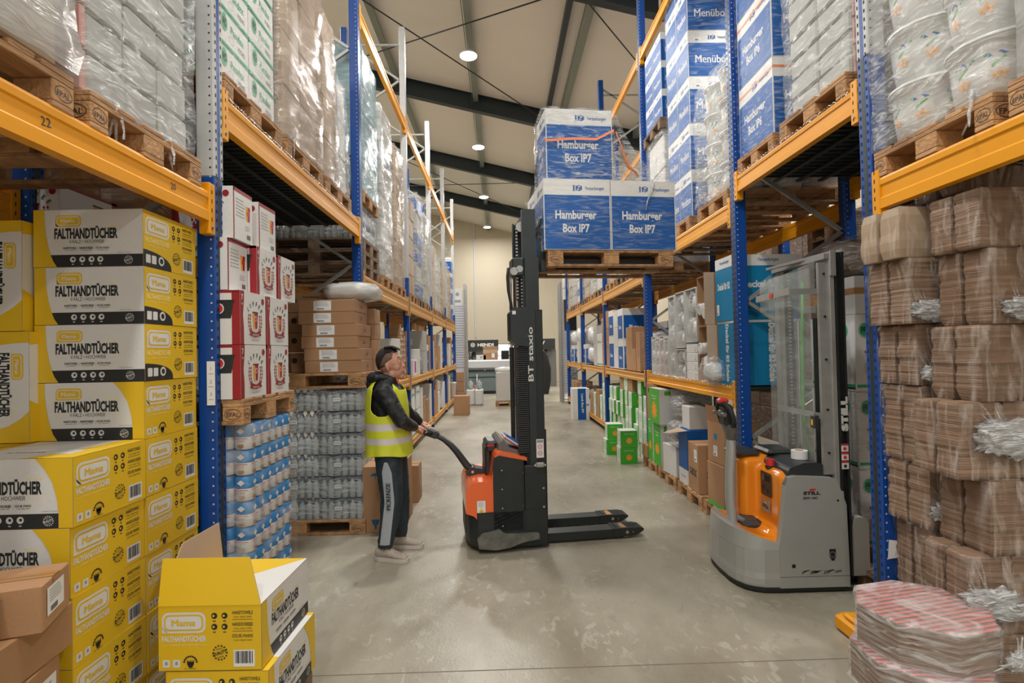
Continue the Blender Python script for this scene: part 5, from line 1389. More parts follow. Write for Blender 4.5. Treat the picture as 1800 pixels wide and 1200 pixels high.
def shelf_list(lst, z0, level, sidew, side, uprs):
    cnt = {}
    for (kind, y0, y1, *hs) in lst:
        u = [k for k in uprs if k < y0 + .2][-1]; z = z0
        for q, h in enumerate(hs):
            cnt[(u, kind)] = cnt.get((u, kind), 0) + 1
            goods(kind, y0, y1, z, h, '%s on the %s %s, %s such beyond the %s upright' % (names[kind], sidew, level, side_words[min(11, cnt[(u, kind)] - 1)], uprs[u]), side); z += h + .004
            if cnt[(u, kind)] > 12: print('LABEL OVERFLOW')
RU = {4.82: 'second', 7.9: 'third', 11.1: 'fourth', 14.25: 'fifth'}
shelf_list([('bag', 7.72, 7.88, .35), ('bag', 8.1, 8.35, .3, .3), ('card', 8.4, 8.62, .62), ('card', 8.66, 8.9, .36), ('card', 8.92, 9.3, .72), ('bag', 9.32, 9.5, .5), ('blue', 9.52, 9.95, .52, .55), ('white', 9.98, 10.3, .4, .35, .3), ('blue', 10.34, 10.75, .6, .5), ('card', 10.8, 11.05, .4, .36, .36),
            ('card', 11.25, 11.5, .5, .5), ('pandax', 11.55, 12.1, .7), ('grey', 12.15, 12.6, .9), ('bag', 12.65, 13.0, .4, .4), ('bag', 13.05, 13.4, .45, .4), ('bag', 13.45, 13.8, .45, .5), ('blue', 13.85, 14.1, .5), ('bag', 14.4, 14.8, .5, .45), ('white', 14.9, 15.3, .6), ('bag', 15.4, 15.9, .5, .5), ('blue', 16.0, 16.5, .5), ('bag', 16.6, 17.1, .5, .45)], zs, 'middle shelf', 'right', -1, RU)
# large blue and white cartons leaning behind in the third bay
for k, (y, hh) in enumerate(((8.35, .9), (9.0, .8))):
    brown(.5, .55, hh, 'large blue white carton at the back of the right middle shelf, %s' % ['near', 'far'][k], (XR + .82, y, zs), 0, tape=None, m_='blue_print', name='blue_carton', band=(.86, 1.0, 'white'))
# ------------------------------------------------------------------ right floor level
zf = .146
def floor_pal(y0, y1, lab): pallet(XR - .06, XR + .9, y0, y1, 0, lab)
floor_pal(5.02, 5.62, 'wooden floor pallet nearest to the grey truck\'s tiller'); floor_pal(5.68, 6.44, 'wooden floor pallet under the box with the S-BOX writing'); floor_pal(6.52, 7.24, 'wooden floor pallet under the clear bags and white carton'); floor_pal(7.32, 8.0, 'wooden floor pallet under the standing green cartons')
brown(.34, .36, .42, 'brown carton with green foot behind the truck handle, lower one', (XR + .12, 5.32, zf), .05, tape=None, band=(0, .1, 'green_print'), words=[('f', [('FRAGILE', .7, .8, .02, .1, 'black'), ('7 x 100', .7, .3, .02, .1, 'black')])])
mb = cbox(.34, .34, .40, 'card'); F = faces(.34, .34, .40); mb.disc(F['l'][0], .17, .26, .035, 'cyan_print', 1); mb.sticker(F['l'][0], .12, .07, .2, .17, 1); mb.disc(F['f'][0], .12, .26, .035, 'cyan_print', 1); mb.sticker(F['f'][0], .06, .07, .13, .17, 1)
c_ = solid(mb, 'brown_carton', 'brown carton with blue oval and raised flap behind the truck handle', 'carton', (XR + .13, 5.32, zf + .424), .08)
m2 = MB(); m2.add([(-.17, -.17, .40), (-.17, .17, .40), (-.20, .14, .56), (-.20, -.14, .56), (-.166, -.17, .40), (-.166, .17, .40), (-.196, .14, .56), (-.196, -.14, .56)], [(0, 1, 2, 3), (7, 6, 5, 4), (0, 3, 7, 4), (1, 5, 6, 2), (2, 6, 7, 3)], 'card'); m2.build('flap', c_)
mb = cbox(.42, .34, .52, 'card'); F = faces(.42, .34, .52)
for k in 'lf': mb.text(F[k][0], 'S-BOX', F[k][1] * .5, .17, .075, 'black', w=.24, bold=.04); mb.sticker(F[k][0], F[k][1] * .62, .33, F[k][1] * .9, .46, 1)
seam_top(mb, .42, .34, .52, 'card_dark', 'tape'); solid(mb, 'brown_carton', 'tall brown carton with S-BOX writing on the right floor pallet', 'carton', (XR + .16, 5.92, zf), -.04)
mb = cbox(.34, .30, .62, 'blue_print'); F = faces(.34, .30, .62)
for k in 'flbr': mb.rect(F[k][0], 0, 0, F[k][1], .17, 'white', 1); mb.text(F[k][0], 'Verpackungen', F[k][1] * .5, .08, .02, 'navy_print', w=.16, lift=2)
c_ = solid(mb, 'blue_carton', 'blue carton with white foot and open tan flap, next to the S-BOX one', 'carton', (XR + .13, 6.28, zf), .0)
m2 = MB(); m2.add([(-.17, -.15, .62), (-.17, .15, .62), (-.36, .14, .56), (-.36, -.14, .60), (-.17, -.15, .615), (-.17, .15, .615), (-.36, .14, .555), (-.36, -.14, .595)], [(0, 1, 2, 3), (7, 6, 5, 4), (0, 3, 7, 4), (1, 5, 6, 2), (2, 6, 7, 3)], 'card_in'); m2.build('flap', c_)
brown(.30, .25, .26, 'small white carton standing inside the blue open one', (XR + .15, 6.28, zf + .625), 0, tape=None, m_='white_card', name='white_carton')
brown(.36, .40, .36, 'white carton under a clear bag on the right floor pallet', (XR + .12, 6.76, zf), .1, tape=None, m_='white_card', name='white_carton')
for (c, r3, lab, sd) in (((XR + .06, 6.62, zf + .40), (.16, .22, .16), 'clear bag of grey lids slumped over the white floor carton', 3), ((XR + .22, 6.68, zf + .74), (.24, .22, .15), 'clear bag of dark lids piled highest, under the right beam', 5)):
    mb = MB(); blob(mb, (0, 0, r3[2]), *r3, 'film', .2, sd, 20, 4); 
    for k in range(7): mb.lathe((-r3[0] * .6 + r3[0] * .18 * k, -.0, r3[2] * .8), (-r3[0] * .6 + r3[0] * .18 * k + .02, 0, r3[2] * 1.0), [(0, r3[2] * .7), (1, r3[2] * .62)], 'plastic_gr', 14)
    solid(mb, 'plastic_bag', lab, 'bag', (c[0], c[1], c[2] - r3[2] * .3))
def green_big(w, d, h, label, loc, rot, face='l'):
    mb = cbox(w, d, h, 'white'); F = faces(w, d, h)
    for k in 'lr': fr, W = F[k]; mb.rect(fr, 0, 0, W, h, 'green_print', 1); mb.disc(fr, W * .5, h * .38, W * .22, 'orange_print', 2, 9); [mb.disc(fr, W * .5 + W * .22 * math.cos(R(40 * q)), h * .38 + W * .22 * math.sin(R(40 * q)), W * .06, 'orange_print', 2, 7) for q in range(9)]; mb.text(fr, 'Made to', W * .5, h * .76, h * .05, 'white', w=W * .5, bold=.02); mb.text(fr, 'move', W * .5, h * .69, h * .05, 'white', w=W * .3, bold=.02)
    for k in 'fb': mb.rect(F[k][0], F[k][1] * .1, h * .82, F[k][1] * .22, h * .94, 'green_print', 1)
    o = solid(mb, 'green_carton', label, 'carton', loc); o.rotation_euler = rot; return o
green_big(.46, .28, .56, 'standing green carton with orange flower and white end, right floor pallet', (XR + .18, 7.30, zf), (0, 0, .05))
green_big(.46, .26, .56, 'narrow standing green carton left of the larger green one', (XR + .18, 7.62, zf), (0, 0, -.03))
green_big(.70, .42, .46, 'green and white carton lying tilted on top of the standing green ones', (XR + .26, 7.26, zf + .565), (R(0), 0, R(2)))
mb = cbox(.34, .30, .50, 'card'); F = faces(.34, .30, .50)
for k in 'lf': mb.text(F[k][0], 'BAGS', F[k][1] * .5, .38, .05, 'black', w=.2, bold=.05); [mb.text(F[k][0], s_, F[k][1] * .5, .3 - .05 * q, .025, 'black', w=.1) for q, s_ in enumerate(('LUNCH', '215', 'BAG'))]
o = solid(mb, 'brown_carton', 'brown carton with BAGS print leaning against the tilted green one', 'carton', (XR + .16, 7.70, zf + .56)); o.rotation_euler = (0, R(-0), R(12))
brown(.30, .26, .18, 'small brown carton on the pallet edge by the green cartons', (XR + .08, 7.88, zf), 0)
brown(.62, .5, .50, 'brown carton with salad cup print behind the blue second upright', (XR + .60, 5.22, .146), 0, tape=None, words=[('f', [('SALAD CUPS', .5, .82, .05, .42, 'black')])])
# green piles on the floor by the fourth upright and around
def make_green():
    w, d, h = .25, .27, .245; mb = cbox(w, d, h, 'white'); F = faces(w, d, h)
    for k in 'fb':
        fr, W = F[k]; mb.rect(fr, W * .0, 0, W, h, 'green_print', 1); mb.disc(fr, W * .5, h * .40, W * .15, 'orange_print', 2, 10); [mb.disc(fr, W * .5 + W * .15 * math.cos(R(40 * q)), h * .40 + W * .15 * math.sin(R(40 * q)), W * .04, 'orange_print', 2, 6) for q in range(9)]; mb.text(fr, 'Made to move', W * .5, h * .78, h * .07, 'white', w=W * .55, bold=.02)
    for k in 'lr':
        fr, W = F[k]; mb.rect(fr, 0, 0, W * .14, h, 'green_print', 1); mb.rect(fr, W * .9, 0, W, h, 'green_print', 1)
        for q in range(5): mb.rect(fr, W * .28, h * (.74 - .1 * q), W * .8, h * (.765 - .1 * q), 'pgreen', 1)
    seam_top(mb, w, d, h); return solid(mb, 'green_carton', 'x', 'carton')
gP = Proto(make_green)
gP.put((1.865, 8.20, 0), .02, 'green carton with orange flower, lower of the front pair on the floor'); gP.put((1.875, 8.20, .247), .0, 'green carton with orange flower, upper of the front pair on the floor')
gP.put((1.80, 8.95, 0), .05, 'green white carton, lower of the pair behind the front pair'); gP.put((1.83, 8.95, .247), -.04, 'green white carton, upper of the pair behind the front pair')
cn = 0
for (y, n_) in ((8.15, 4), (8.45, 5), (8.75, 3), (9.1, 4), (9.4, 5), (9.75, 4), (10.1, 3), (10.45, 4), (10.75, 4)):
    cn += 1
    for k in range(n_): gP.put((XR + .16 + jit(.02), y, k * .247), jit(.05), 'green white carton under the right shelf, %s pile past the third upright, %s' % (side_words[cn - 1], tier(k, n_)), 'green cartons under the right shelf')
for k in range(4):
    for j in range(3): gP.put((XR + .46, 8.5 + j * .5, k * .247), 0, 'green white carton in the rear row under the right shelf, %s, %s' % (tier(k, 4), ['near', 'middle', 'far'][j]), 'green cartons under the right shelf')
for k in range(2): brown(.22, .2, .26, 'film wrapped brown carton on top of the green piles, %s' % ['left', 'right'][k], (XR + .14, 9.1 + .65 * (1 - k) - .0, .247 * (4) + .002), .1)
shelf_list([('green', 11.3, 11.6, .26, .26, .26), ('green', 11.65, 11.95, .26, .26), ('card', 12.0, 12.4, .62), ('green', 12.45, 12.75, .26, .26), ('card', 12.8, 13.2, .5), ('white', 13.3, 13.6, .3), ('darkbag', 13.65, 14.1, .5), ('card', 14.4, 14.8, .55), ('bag', 14.9, 15.3, .4), ('card', 15.5, 15.9, .3, .3), ('card', 16.1, 16.6, .6)], .195, 'bottom shelf', 'right', -1, RU)
# Lunch Box carton standing in the aisle
mb = cbox(.40, .52, .76, 'white'); F = faces(.40, .52, .76)
for k in 'fb': fr, W = F[k]; mb.rect(fr, W * .28, 0, W * .78, .76, 'blue_print', 1); mb.text(fr, 'Lunch Box IP9', W * .5, .40, .055, 'white', w=.46, rot=-PI / 2, lift=2, bold=.03); ip_logo(mb, fr, W * .89, .36, .05, lift=2)
solid(mb, 'lunch_box_carton', 'tall white carton with blue Lunch Box panel standing in the aisle', 'carton', (1.95, 13.6, 0), .0)

# ================================================================== left lower shelves behind the worker
LU = {6.2: 'second', 9.4: 'third', 12.6: 'fourth', 15.78: 'fifth'}
shelf_list([('white', 6.4, 6.8, .4), ('card', 6.9, 7.3, .4), ('pandax', 7.4, 7.95, .42), ('roll', 8.0, 8.22, .2), ('white', 8.26, 8.7, .30, .17, .17), ('magenta', 10.0, 10.4, .3), ('white', 10.45, 10.8, .5), ('darkbag', 10.85, 11.25, .42), ('grey', 11.3, 11.8, .46, .42), ('blue', 11.85, 12.1, .6), ('card', 12.15, 12.45, .5, .3),
            ('white', 12.8, 13.1, .7), ('card', 13.15, 13.5, .55, .3), ('bag', 13.55, 13.9, .5), ('card', 14.0, 14.4, .6), ('white', 14.5, 14.9, .5, .4), ('bag', 15.0, 15.4, .5), ('card', 15.95, 16.3, .4), ('bag', 16.4, 16.8, .6), ('white', 16.9, 17.4, .7), ('card', 17.5, 17.9, .5, .4), ('bag', 18.0, 18.6, .6)], 1.285, 'middle shelf', 'left', 1, LU)
def make_smallbrown():
    mb = cbox(.17, .15, .088, 'card'); fr = fr_right(.085, -.075, 0); mb.rect(fr, .05, .015, .10, .05, 'label', 1); return solid(mb, 'small_brown_box', 'x', 'box')
sbP = Proto(make_smallbrown)
for c, (n_) in enumerate((10, 9, 8, 9, 6)):
    for k in range(n_): sbP.put((XL - .13 + jit(.006), 8.85 + c * .16 + (.14 if c > 2 else 0), 1.285 + k * .0892), jit(.05), 'small brown box piled right of the worker\'s face, %s column, %s' % (side_words[c], tier(k, n_)), 'small brown boxes behind the worker')
shelf_list([('white', 6.4, 6.9, .5), ('card', 7.0, 7.5, .5), ('pandax', 7.6, 8.1, .5), ('card', 8.2, 8.7, .3, .3), ('bag', 8.75, 9.2, .5), ('pandax', 9.6, 10.1, .42, .42), ('pandax', 10.2, 10.7, .42, .44), ('white', 10.75, 11.1, .4, .4), ('card', 11.2, 11.6, .3, .3), ('card', 11.7, 12.1, .5), ('white', 12.2, 12.5, .8),
            ('card', 12.8, 13.2, .6), ('card', 13.3, 13.7, .5, .3), ('white', 13.8, 14.2, .5), ('bag', 14.3, 14.8, .4, .4), ('white', 14.9, 15.4, .7), ('card', 16.0, 16.5, .6), ('white', 16.6, 17.1, .8), ('card', 17.3, 17.8, .5)], .21, 'bottom shelf', 'left', 1, LU)
mb = MB().lathe((0, 0, 0), (0, 0, .5), [(0, .13), (.02, .14), (.9, .16), (.92, .175), (.97, .175), (1, .16)], 'cup_white', 18)
solid(mb, 'white_bucket', 'white plastic bucket standing on brown cartons at the far left shelf', 'bucket', (XL - .12, 18.6 - .1, .21))
brown(.42, .4, .52, 'lone brown carton standing on the aisle floor at the far left', (-1.09, 15.05, 0), 0, tape=None)

# dark stock added behind the racks to block light and cover bright walls
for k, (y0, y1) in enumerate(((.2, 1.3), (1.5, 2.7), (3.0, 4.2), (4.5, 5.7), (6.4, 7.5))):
    wrapped(-4.05, -2.95, y0, y1, 0, 3.4, 'dark wrapped carton stack added behind the left rack to block light, %s from the front' % side_words[k], core='card_dark', film='film_thin', rows=6)
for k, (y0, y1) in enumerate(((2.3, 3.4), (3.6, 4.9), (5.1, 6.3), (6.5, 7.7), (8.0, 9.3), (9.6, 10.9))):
    wrapped(4.85, 5.95, y0, y1, 0, 3.6, 'dark wrapped carton stack added behind the right rack to block light, %s from the front' % side_words[k], core='card_dark', film='film_thin', rows=6)
# ================================================================== helpers for organic shapes
def remeshed(mb, name, parent, voxel=.01, smooth=4, m_=None, fac=.5):
    o = mb.build(name, parent)
    r_ = o.modifiers.new('remesh', 'REMESH'); r_.mode = 'VOXEL'; r_.voxel_size = voxel; r_.use_smooth_shade = True
    s_ = o.modifiers.new('smooth', 'SMOOTH'); s_.iterations = smooth; s_.factor = fac
    return o
def ellipsoid(mb, c, r, m, n=16, T=None):
    vs = []; fs = []; k2 = n // 2
    for k in range(k2 + 1):
        th = PI * k / k2
        for i in range(n):
            ph = 2 * PI * i / n; p = Vector((r[0] * math.sin(th) * math.cos(ph), r[1] * math.sin(th) * math.sin(ph), r[2] * math.cos(th)))
            if T is not None: p = T @ p
            vs.append((c[0] + p.x, c[1] + p.y, c[2] + p.z))
    for k in range(k2):
        for i in range(n):
            j = (i + 1) % n; fs.append((k * n + i, k * n + n + i, k * n + n + j, k * n + j))
    return mb.add(vs, fs, m, True)

# ================================================================== red and black stacker in the aisle
YAW = R(7)
M['film_load'] = film_mat('crinkled clear film', (.85, .88, .9), .03, .72, scale=7, rot=(.4, .7, .2), st=(1, 2, 7), bump=.9)  # high alpha paints white streaks in place of gloss on the crinkles
bt = thing('electric_stacker', 'red and black electric stacker in the aisle, its forks raised with a load', 'pallet stacker', (.33, 5.10, 0), YAW)
NS = -.385                                   # near side
# chassis
mb = MB()
plan = lambda r, x0: [(x0 + .10, -r), (0, -r), (0, r), (x0 + .10, r), (x0 + .03, r * .78), (x0, r * .45), (x0, -r * .45), (x0 + .03, -r * .78)]
secs = []
for z, ins in ((.03, .03), (.05, .01), (.12, 0), (.34, 0)): secs.append([(x, y, z) for x, y in [(a + (ins if a < -.3 else 0), b_ * (1 - ins)) for a, b_ in plan(.385, -.70)]])
mb.loft(secs, 'hull_black', smooth=False); mb.build('chassis', bt, bevel=.008)
# orange hood
mb = MB(); pr = [(-.70, .335), (-.70, .50), (-.685, .55), (-.65, .585), (-.59, .60), (-.49, .60), (-.475, .62), (-.45, .80), (-.43, .835), (-.40, .845), (-.17, .79), (-.17, .76), (-.40, .812), (-.44, .78), (-.46, .17), (-.52, .19), (-.57, .24), (-.63, .31), (-.69, .335)]
mb.prism(pr[:19], -.375, .375, 'bt_orange', 'y'); mb.build('orange_hood', bt, bevel=.012)
mb = MB().rbox(-.69, -.37, .30, -.46, .37, .592, 'bt_orange', .05); mb.build('motor_cover', bt, bevel=.01)
# black side doors
for s_ in (-1, 1):
    a, c = sorted((s_ * .385, s_ * .34))
    mb = MB().prism([(-.465, .175), (-.465, .72), (-.45, .80), (-.41, .815), (-.20, .765), (-.20, .175)], a, c, 'hull_black', 'y')
    fr = fr_front(0, -.387, 0)
    if s_ < 0:
        for x, z in ((-.39, .69), (-.39, .53), (-.39, .37), (-.39, .22), (-.21, .66), (-.21, .38)): mb.disc(fr, x, z, .006, 'chrome', 1, 8)
        mb.rect(fr, -.215, .18, -.205, .76, 'rubber', 1)
    mb.build('side_door', bt, bevel=.006)
mb = MB().rbox(-.20, -.38, .03, .0, .38, .72, 'hull_black', .01)
fr = fr_front(0, -.3815, 0)
for x, z in ((-.03, .52), (-.03, .36), (-.02, .19), (-.02, .10)): mb.disc(fr, x, z, .010, 'galv', 1, 10)
mb.build('mast_base', bt)
MB().rbox(-.46, -.34, .2, -.2, .34, .75, 'hull_black', .02).build('battery_box', bt)
# scuffed bumper
mb = MB().prism([(-.60, .05), (-.61, .13), (-.57, .17), (-.48, .185), (-.42, .20), (-.40, .18), (-.37, .155), (-.10, .15), (-.08, .145), (-.08, .10), (-.20, .085), (-.26, .07), (-.33, .045), (-.45, .03)], NS - .035, NS + .02, 'scuff', 'y')
mb.build('side_bumper', bt, bevel=.008)
# label on the hood
fr = fr_front(0, -.3765, 0); mb = MB().rect(fr, -.605, .26, -.535, .44, 'label', 1).disc(fr, -.57, .35, .018, 'yellow', 2, 14).disc(fr, -.57, .382, .004, 'red', 2, 8)
for k in range(4): mb.rect(fr, -.595, .425 - k * .01, -.55, .428 - k * .01, 'grey_print', 2)
mb.build('hood_sticker', bt)
# handle console, tray and papers
mb = MB().rbox(-.51, -.14, .60, -.455, .14, .86, 'plastic_dk', .015).rbox(-.50, -.16, .80, -.40, .16, .905, 'plastic_dk', .02); mb.rect(fr_front(-.49, -.161, .86), 0, 0, .06, .018, 'red', 1); mb.build('control_console', bt)
mb = MB().prism([(-.41, .82), (-.40, .90), (-.36, .93), (-.33, .90), (-.30, .86), (-.18, .82), (-.15, .77)], -.28, .28, 'plastic_gr', 'y'); mb.build('document_tray', bt, bevel=.01)
T = Matrix.Translation((-.23, -.16, .86)) @ Matrix.Rotation(R(34), 4, 'Y')
pp = thing('document_folder', 'blue and white papers and a brown folder leaning on the stacker\'s tray', 'folder', (0, 0, 0))
M_bt = Matrix.Translation((.33, 5.10, 0)) @ Matrix.Rotation(YAW, 4, 'Z')
pp.matrix_world = M_bt @ T
MB().rbox(-.15, -.1, .0, .15, .12, .012, 'wine_soft', .003).build('brown_folder', pp)
MB().box(-.145, -.1, .013, .14, .12, .024, 'label').build('paper_sheets', pp)
MB().rbox(-.14, -.09, .025, .13, .12, .034, 'blue_print', .003).build('blue_folder', pp)
# wheels
for y in (-.22, .22):
    MB().cyl((-.45, y - .04, .075), (-.45, y + .04, .075), .075, m='rubber', n=18).build('drive_wheel', bt)
# legs
for s_ in (-1, 1):
    y0, y1 = (-.285, -.115) if s_ < 0 else (.115, .285)
    mb = MB().prism([(0, .02), (0, .088), (.62, .092), (.62, .02)], y0 + .008, y1 - .008, 'hull_black', 'y')
    mb.box(0, y0 + .012, .088, .6, y1 - .012, .092, 'mast')
    mb.prism([(.62, .022), (.62, .098), (.84, .098), (.90, .085), (.90, .068), (.83, .028)], y0, y1, 'hull_black', 'y')
    lg = mb.build('support_leg', bt, bevel=.003)
    mb = MB().cyl((.745, y0 - .003, .06), (.745, y0 + .001, .06), .014, m='galv', n=14).cyl((.80, y0 - .003, .06), (.80, y0, .06), .005, m='galv', n=8); mb.build('axle_cap', lg)
    mb = MB().cyl((.745, y0 + .03, .036), (.745, y1 - .03, .036), .034, m='wood_block', n=16); mb.build('roller', lg)
    mb = MB(); fr = fr_top(0, 0, .0985)
    mb.poly(fr, [(.64, y0 + .02), (.67, y0 + .02), (.66, y1 - .02), (.63, y1 - .02)], 'slot', 1).poly(fr, [(.76, y0 + .02), (.84, y0 + .03), (.87, y1 - .05), (.75, y1 - .02)], 'slot', 1).poly(fr, [(.69, y0 + .02), (.745, y0 + .02), (.735, y1 - .02), (.70, y1 - .02)], 'wood_block', 1); mb.build('leg_top_plate', lg)
# mast: three telescoping channel stages
def channel(x0, x1, y0, y1, z0, z1, m_='mast', open_=1):
    mb = MB(); t = .014
    mb.box(x0, y0, z0, x0 + t, y1, z1, m_).box(x1 - t, y0, z0, x1, y1, z1, m_)
    yy = (y0, y0 + t) if open_ > 0 else (y1 - t, y1)
    mb.box(x0 + t, yy[0], z0, x1 - t, yy[1], z1, m_); return mb
for s_ in (-1, 1):
    f = lambda a, c: (a, c) if s_ < 0 else (-c, -a)
    y0, y1 = f(-.36, -.29); mb = channel(-.135, -.01, y0, y1, .12, 2.06, 'mast', -s_); mb.rbox(-.07, y0 - .004, .72, -.005, y1, 2.06, 'hull_black', .003)
    if s_ < 0: mb.text(frame((-.095, y0 - .002, 1.44), (1, 0, 0), (0, 0, 1)), 'BT staxio', 0, 0, .045, 'white', w=.47, rot=PI / 2, align='l', lift=4, bold=.015)
    mb.build('outer_mast_rail', bt)
    y0, y1 = f(-.335, -.27); channel(-.145, -.025, y0, y1, .3, 2.52, 'mast', -s_).build('middle_mast_rail', bt)
    y0, y1 = f(-.31, -.25); channel(-.16, -.04, y0, y1, .6, 2.95, 'mast', -s_).build('inner_mast_rail', bt)
    y0, y1 = f(-.36, -.29); MB().rbox(-.012, y0, .14, .008, y1, 1.02, 'hull_black', .003).build('rail_cover', bt)
MB().box(-.15, -.3, 2.44, -.05, .3, 2.50, 'mast').build('crosshead', bt); MB().box(-.14, -.28, 2.88, -.05, .28, 2.93, 'mast').build('crosshead', bt)
MB().box(-.12, -.33, 2.0, -.03, .33, 2.05, 'mast').build('crosshead', bt)
# cylinders, chains, hoses, motor cover
for y in (-.2, .2):
    MB().cyl((-.20, y, .75), (-.20, y, 1.74), .022, m='mast', n=12).build('lift_cylinder', bt); MB().cyl((-.20, y, 1.74), (-.20, y, 2.5), .014, m='chrome', n=12).build('piston_rod', bt)
mb = MB().rbox(-.255, -.32, 2.36, -.15, -.12, 2.52, 'mast', .01).cyl((-.24, -.325, 2.40), (-.24, -.30, 2.40), .035, m='galv', n=16).cyl((-.19, -.325, 2.42), (-.19, -.30, 2.42), .03, m='galv', n=16); mb.build('pulley_block', bt)
mb = MB().cyl((-.165, -.28, 2.80), (-.165, -.26, 2.80), .045, m='galv', n=18); mb.build('chain_wheel', bt)
def chain(x, y, z0, z1):
    mb = MB(); z = z0; k = 0
    while z < z1: mb.box(x - .008, y - (.006 if k % 2 else .009), z, x + .008, y + (.006 if k % 2 else .009), z + .013, 'galv' if k % 2 else 'slot'); z += .0145; k += 1
    return mb
chain(-.205, -.27, 2.15, 2.80).build('lift_chain', bt); chain(-.165, -.27, 2.05, 2.42).build('lift_chain', bt)
mb = MB().tube([(-.28, -.25, 2.44), (-.29, -.25, 2.36), (-.285, -.25, 2.24), (-.26, -.25, 2.1), (-.25, -.25, 1.9)], .012, 'rubber', 8); mb.build('hydraulic_hose', bt)
mb = MB().tube([(-.235, -.23, 2.40), (-.262, -.23, 2.30), (-.255, -.23, 2.15), (-.24, -.23, 2.0)], .007, 'galv', 8); mb.build('hydraulic_hose', bt)
mb = MB().prism([(-.285, 1.80), (-.285, 2.04), (-.25, 2.08), (-.135, 2.08), (-.135, 1.74), (-.24, 1.75)], -.37, -.16, 'mast', 'y'); mb.rect(fr_front(0, -.371, 0), -.27, 2.02, -.24, 2.05, 'label', 1)
for k in range(18): mb.box(-.292, -.36, 1.80 + k * .013, -.285, -.18, 1.807 + k * .013, 'slot')
mb.build('motor_housing', bt)
mb = MB(); z = .82
while z < 1.74: mb.rbox(-.235, -.34, z, -.135, -.30, z + .012, 'plastic_dk', .002); z += .0185
mb.box(-.215, -.33, .8, -.145, -.305, 1.75, 'slot'); mb.build('cable_chain', bt)
fr = fr_front(0, -.3735, 0); mb = MB().rect(fr, -.085, .78, -.02, .94, 'label', 1)
for z in (.82, .875): mb.ring(fr, -.052, z, .02, .004, 'red', 2, 14).rect(fr, -.065, z - .002, -.04, z + .002, 'red', 2)
mb.rect(fr, -.08, .91, -.025, .932, 'grey_print', 2); mb.build('warning_sticker', bt)
mb = MB().rbox(-.10, -.41, .70, -.02, -.37, .745, 'galv', .01).cyl((-.11, -.39, .72), (-.01, -.39, .72), .014, m='chrome', n=10); mb.build('mast_clamp', bt)
# carriage and forks
mb = MB()
for y in (-.30, .22): mb.rbox(.0, y, 2.40, .055, y + .08, 2.88, 'mast', .008)
mb.box(.01, -.3, 2.50, .045, .3, 2.56, 'mast').box(.01, -.3, 2.78, .045, .3, 2.84, 'mast')
mb.rect(fr_front(.012, -.3005, 2.58), 0, 0, .03, .09, 'galv', 1); mb.build('fork_carriage', bt)
for y in (-.28, .11):
    mb = MB().rbox(.03, y, 2.462, 1.17, y + .17, 2.522, 'hull_black', .006).box(.03, y + .02, 2.462, .06, y + .15, 2.86, 'hull_black'); mb.build('fork', bt)
# tiller
def loc(X, z, y=0.0): return ((X - .33) * 1.0075, y, z)
mb = MB().prism([(-.70, .0), (-.60, .0), (-.50, .0), (-.50, .035), (-.60, .06), (-.66, .05)], -.07, .07, 'plastic_dk', 'y', T=Matrix.Translation((.02, 0, .595))); mb.build('tiller_bracket', bt, bevel=.008)
mb = MB(); pts = [loc(-.284, .625), loc(-.33, .668), loc(-.375, .735), loc(-.42, .80), (loc(-.47, .86)), loc(-.53, .915), loc(-.60, .955)]
secs = []
for i, p in enumerate(pts):
    a = Vector(pts[max(i - 1, 0)]); c = Vector(pts[min(i + 1, 6)]); d = (c - a).normalized(); n_ = Vector((-d.z, 0, d.x)); h_ = .036 - .002 * i; w = .06 - .002 * i
    secs.append([Vector(p) + n_ * (h_ * math.cos(t)) + Vector((0, w * math.sin(t), 0)) for t in [2 * PI * k / 12 for k in range(12)]])
mb.loft(secs, 'plastic_dk'); ta = mb.build('tiller_arm', bt)
mb = MB().cyl((loc(-.284, .62)[0], -.085, .625), (loc(-.284, .62)[0], .085, .625), .042, m='plastic_dk', n=18).cyl((loc(-.284, .62)[0], -.09, .625), (loc(-.284, .62)[0], -.084, .625), .012, m='chrome', n=10); mb.build('tiller_hinge', bt)
hx, _, hz = loc(-.66, .985)
mb = MB(); T = Matrix.Translation((hx, 0, hz)) @ Matrix.Rotation(R(22), 4, 'Y')
mb.rbox(-.07, -.055, -.035, .09, .055, .035, 'plastic_dk', .015, T).rbox(-.03, -.06, .01, .06, .06, .045, 'plastic_gr', .012, T); mb.build('tiller_head', bt)
mb = MB(); 
for s_ in (-1, 1): mb.tube([T @ Vector(p) for p in ((.02, s_ * .05, .0), (-.02, s_ * .10, .0), (-.06, s_ * .14, .0), (-.09, s_ * .13, .0), (-.10, s_ * .06, 0), (-.10, 0, 0))], .016, 'rubber', 10)
mb.build('grip_loop', bt)
MB().rbox(-.135, -.03, -.02, -.10, .03, .02, 'red', .008, T).build('safety_button', bt)

# load on the forks ------------------------------------------------------
LP = lambda x, y, z: tuple(M_bt @ Vector((x, y, z)))
zf_ = 2.432
fp = palP.put(LP(.625, 0, zf_), YAW, 'wooden pallet lifted high on the stacker\'s forks')
ip7 = Proto(make_ip(.60, .39, .618, 'Hamburger', 'Box IP7', .225))
for i in range(2):
    for j in range(2): ip7.put(LP(.32 + i * .606, -.2 + j * .395, zf_ + .146), YAW, 'blue and white burger box IP7 carton on the lifted pallet, lower layer, %s %s' % (['left', 'right'][i], ['front', 'rear'][j]))
ip7.put(LP(.355, -.19, zf_ + .146 + .622), YAW, 'blue and white burger box IP7 carton, topmost on the lifted pallet')
mb = MB(); film_shell(mb, -.003, -.40, .0, 1.235, .40, .625, 'film_thin', .008, .08, 3, top=False)
film_shell(mb, .035, -.40, .62, .675, .05, 1.245, 'film_load', .022, .055, 5)
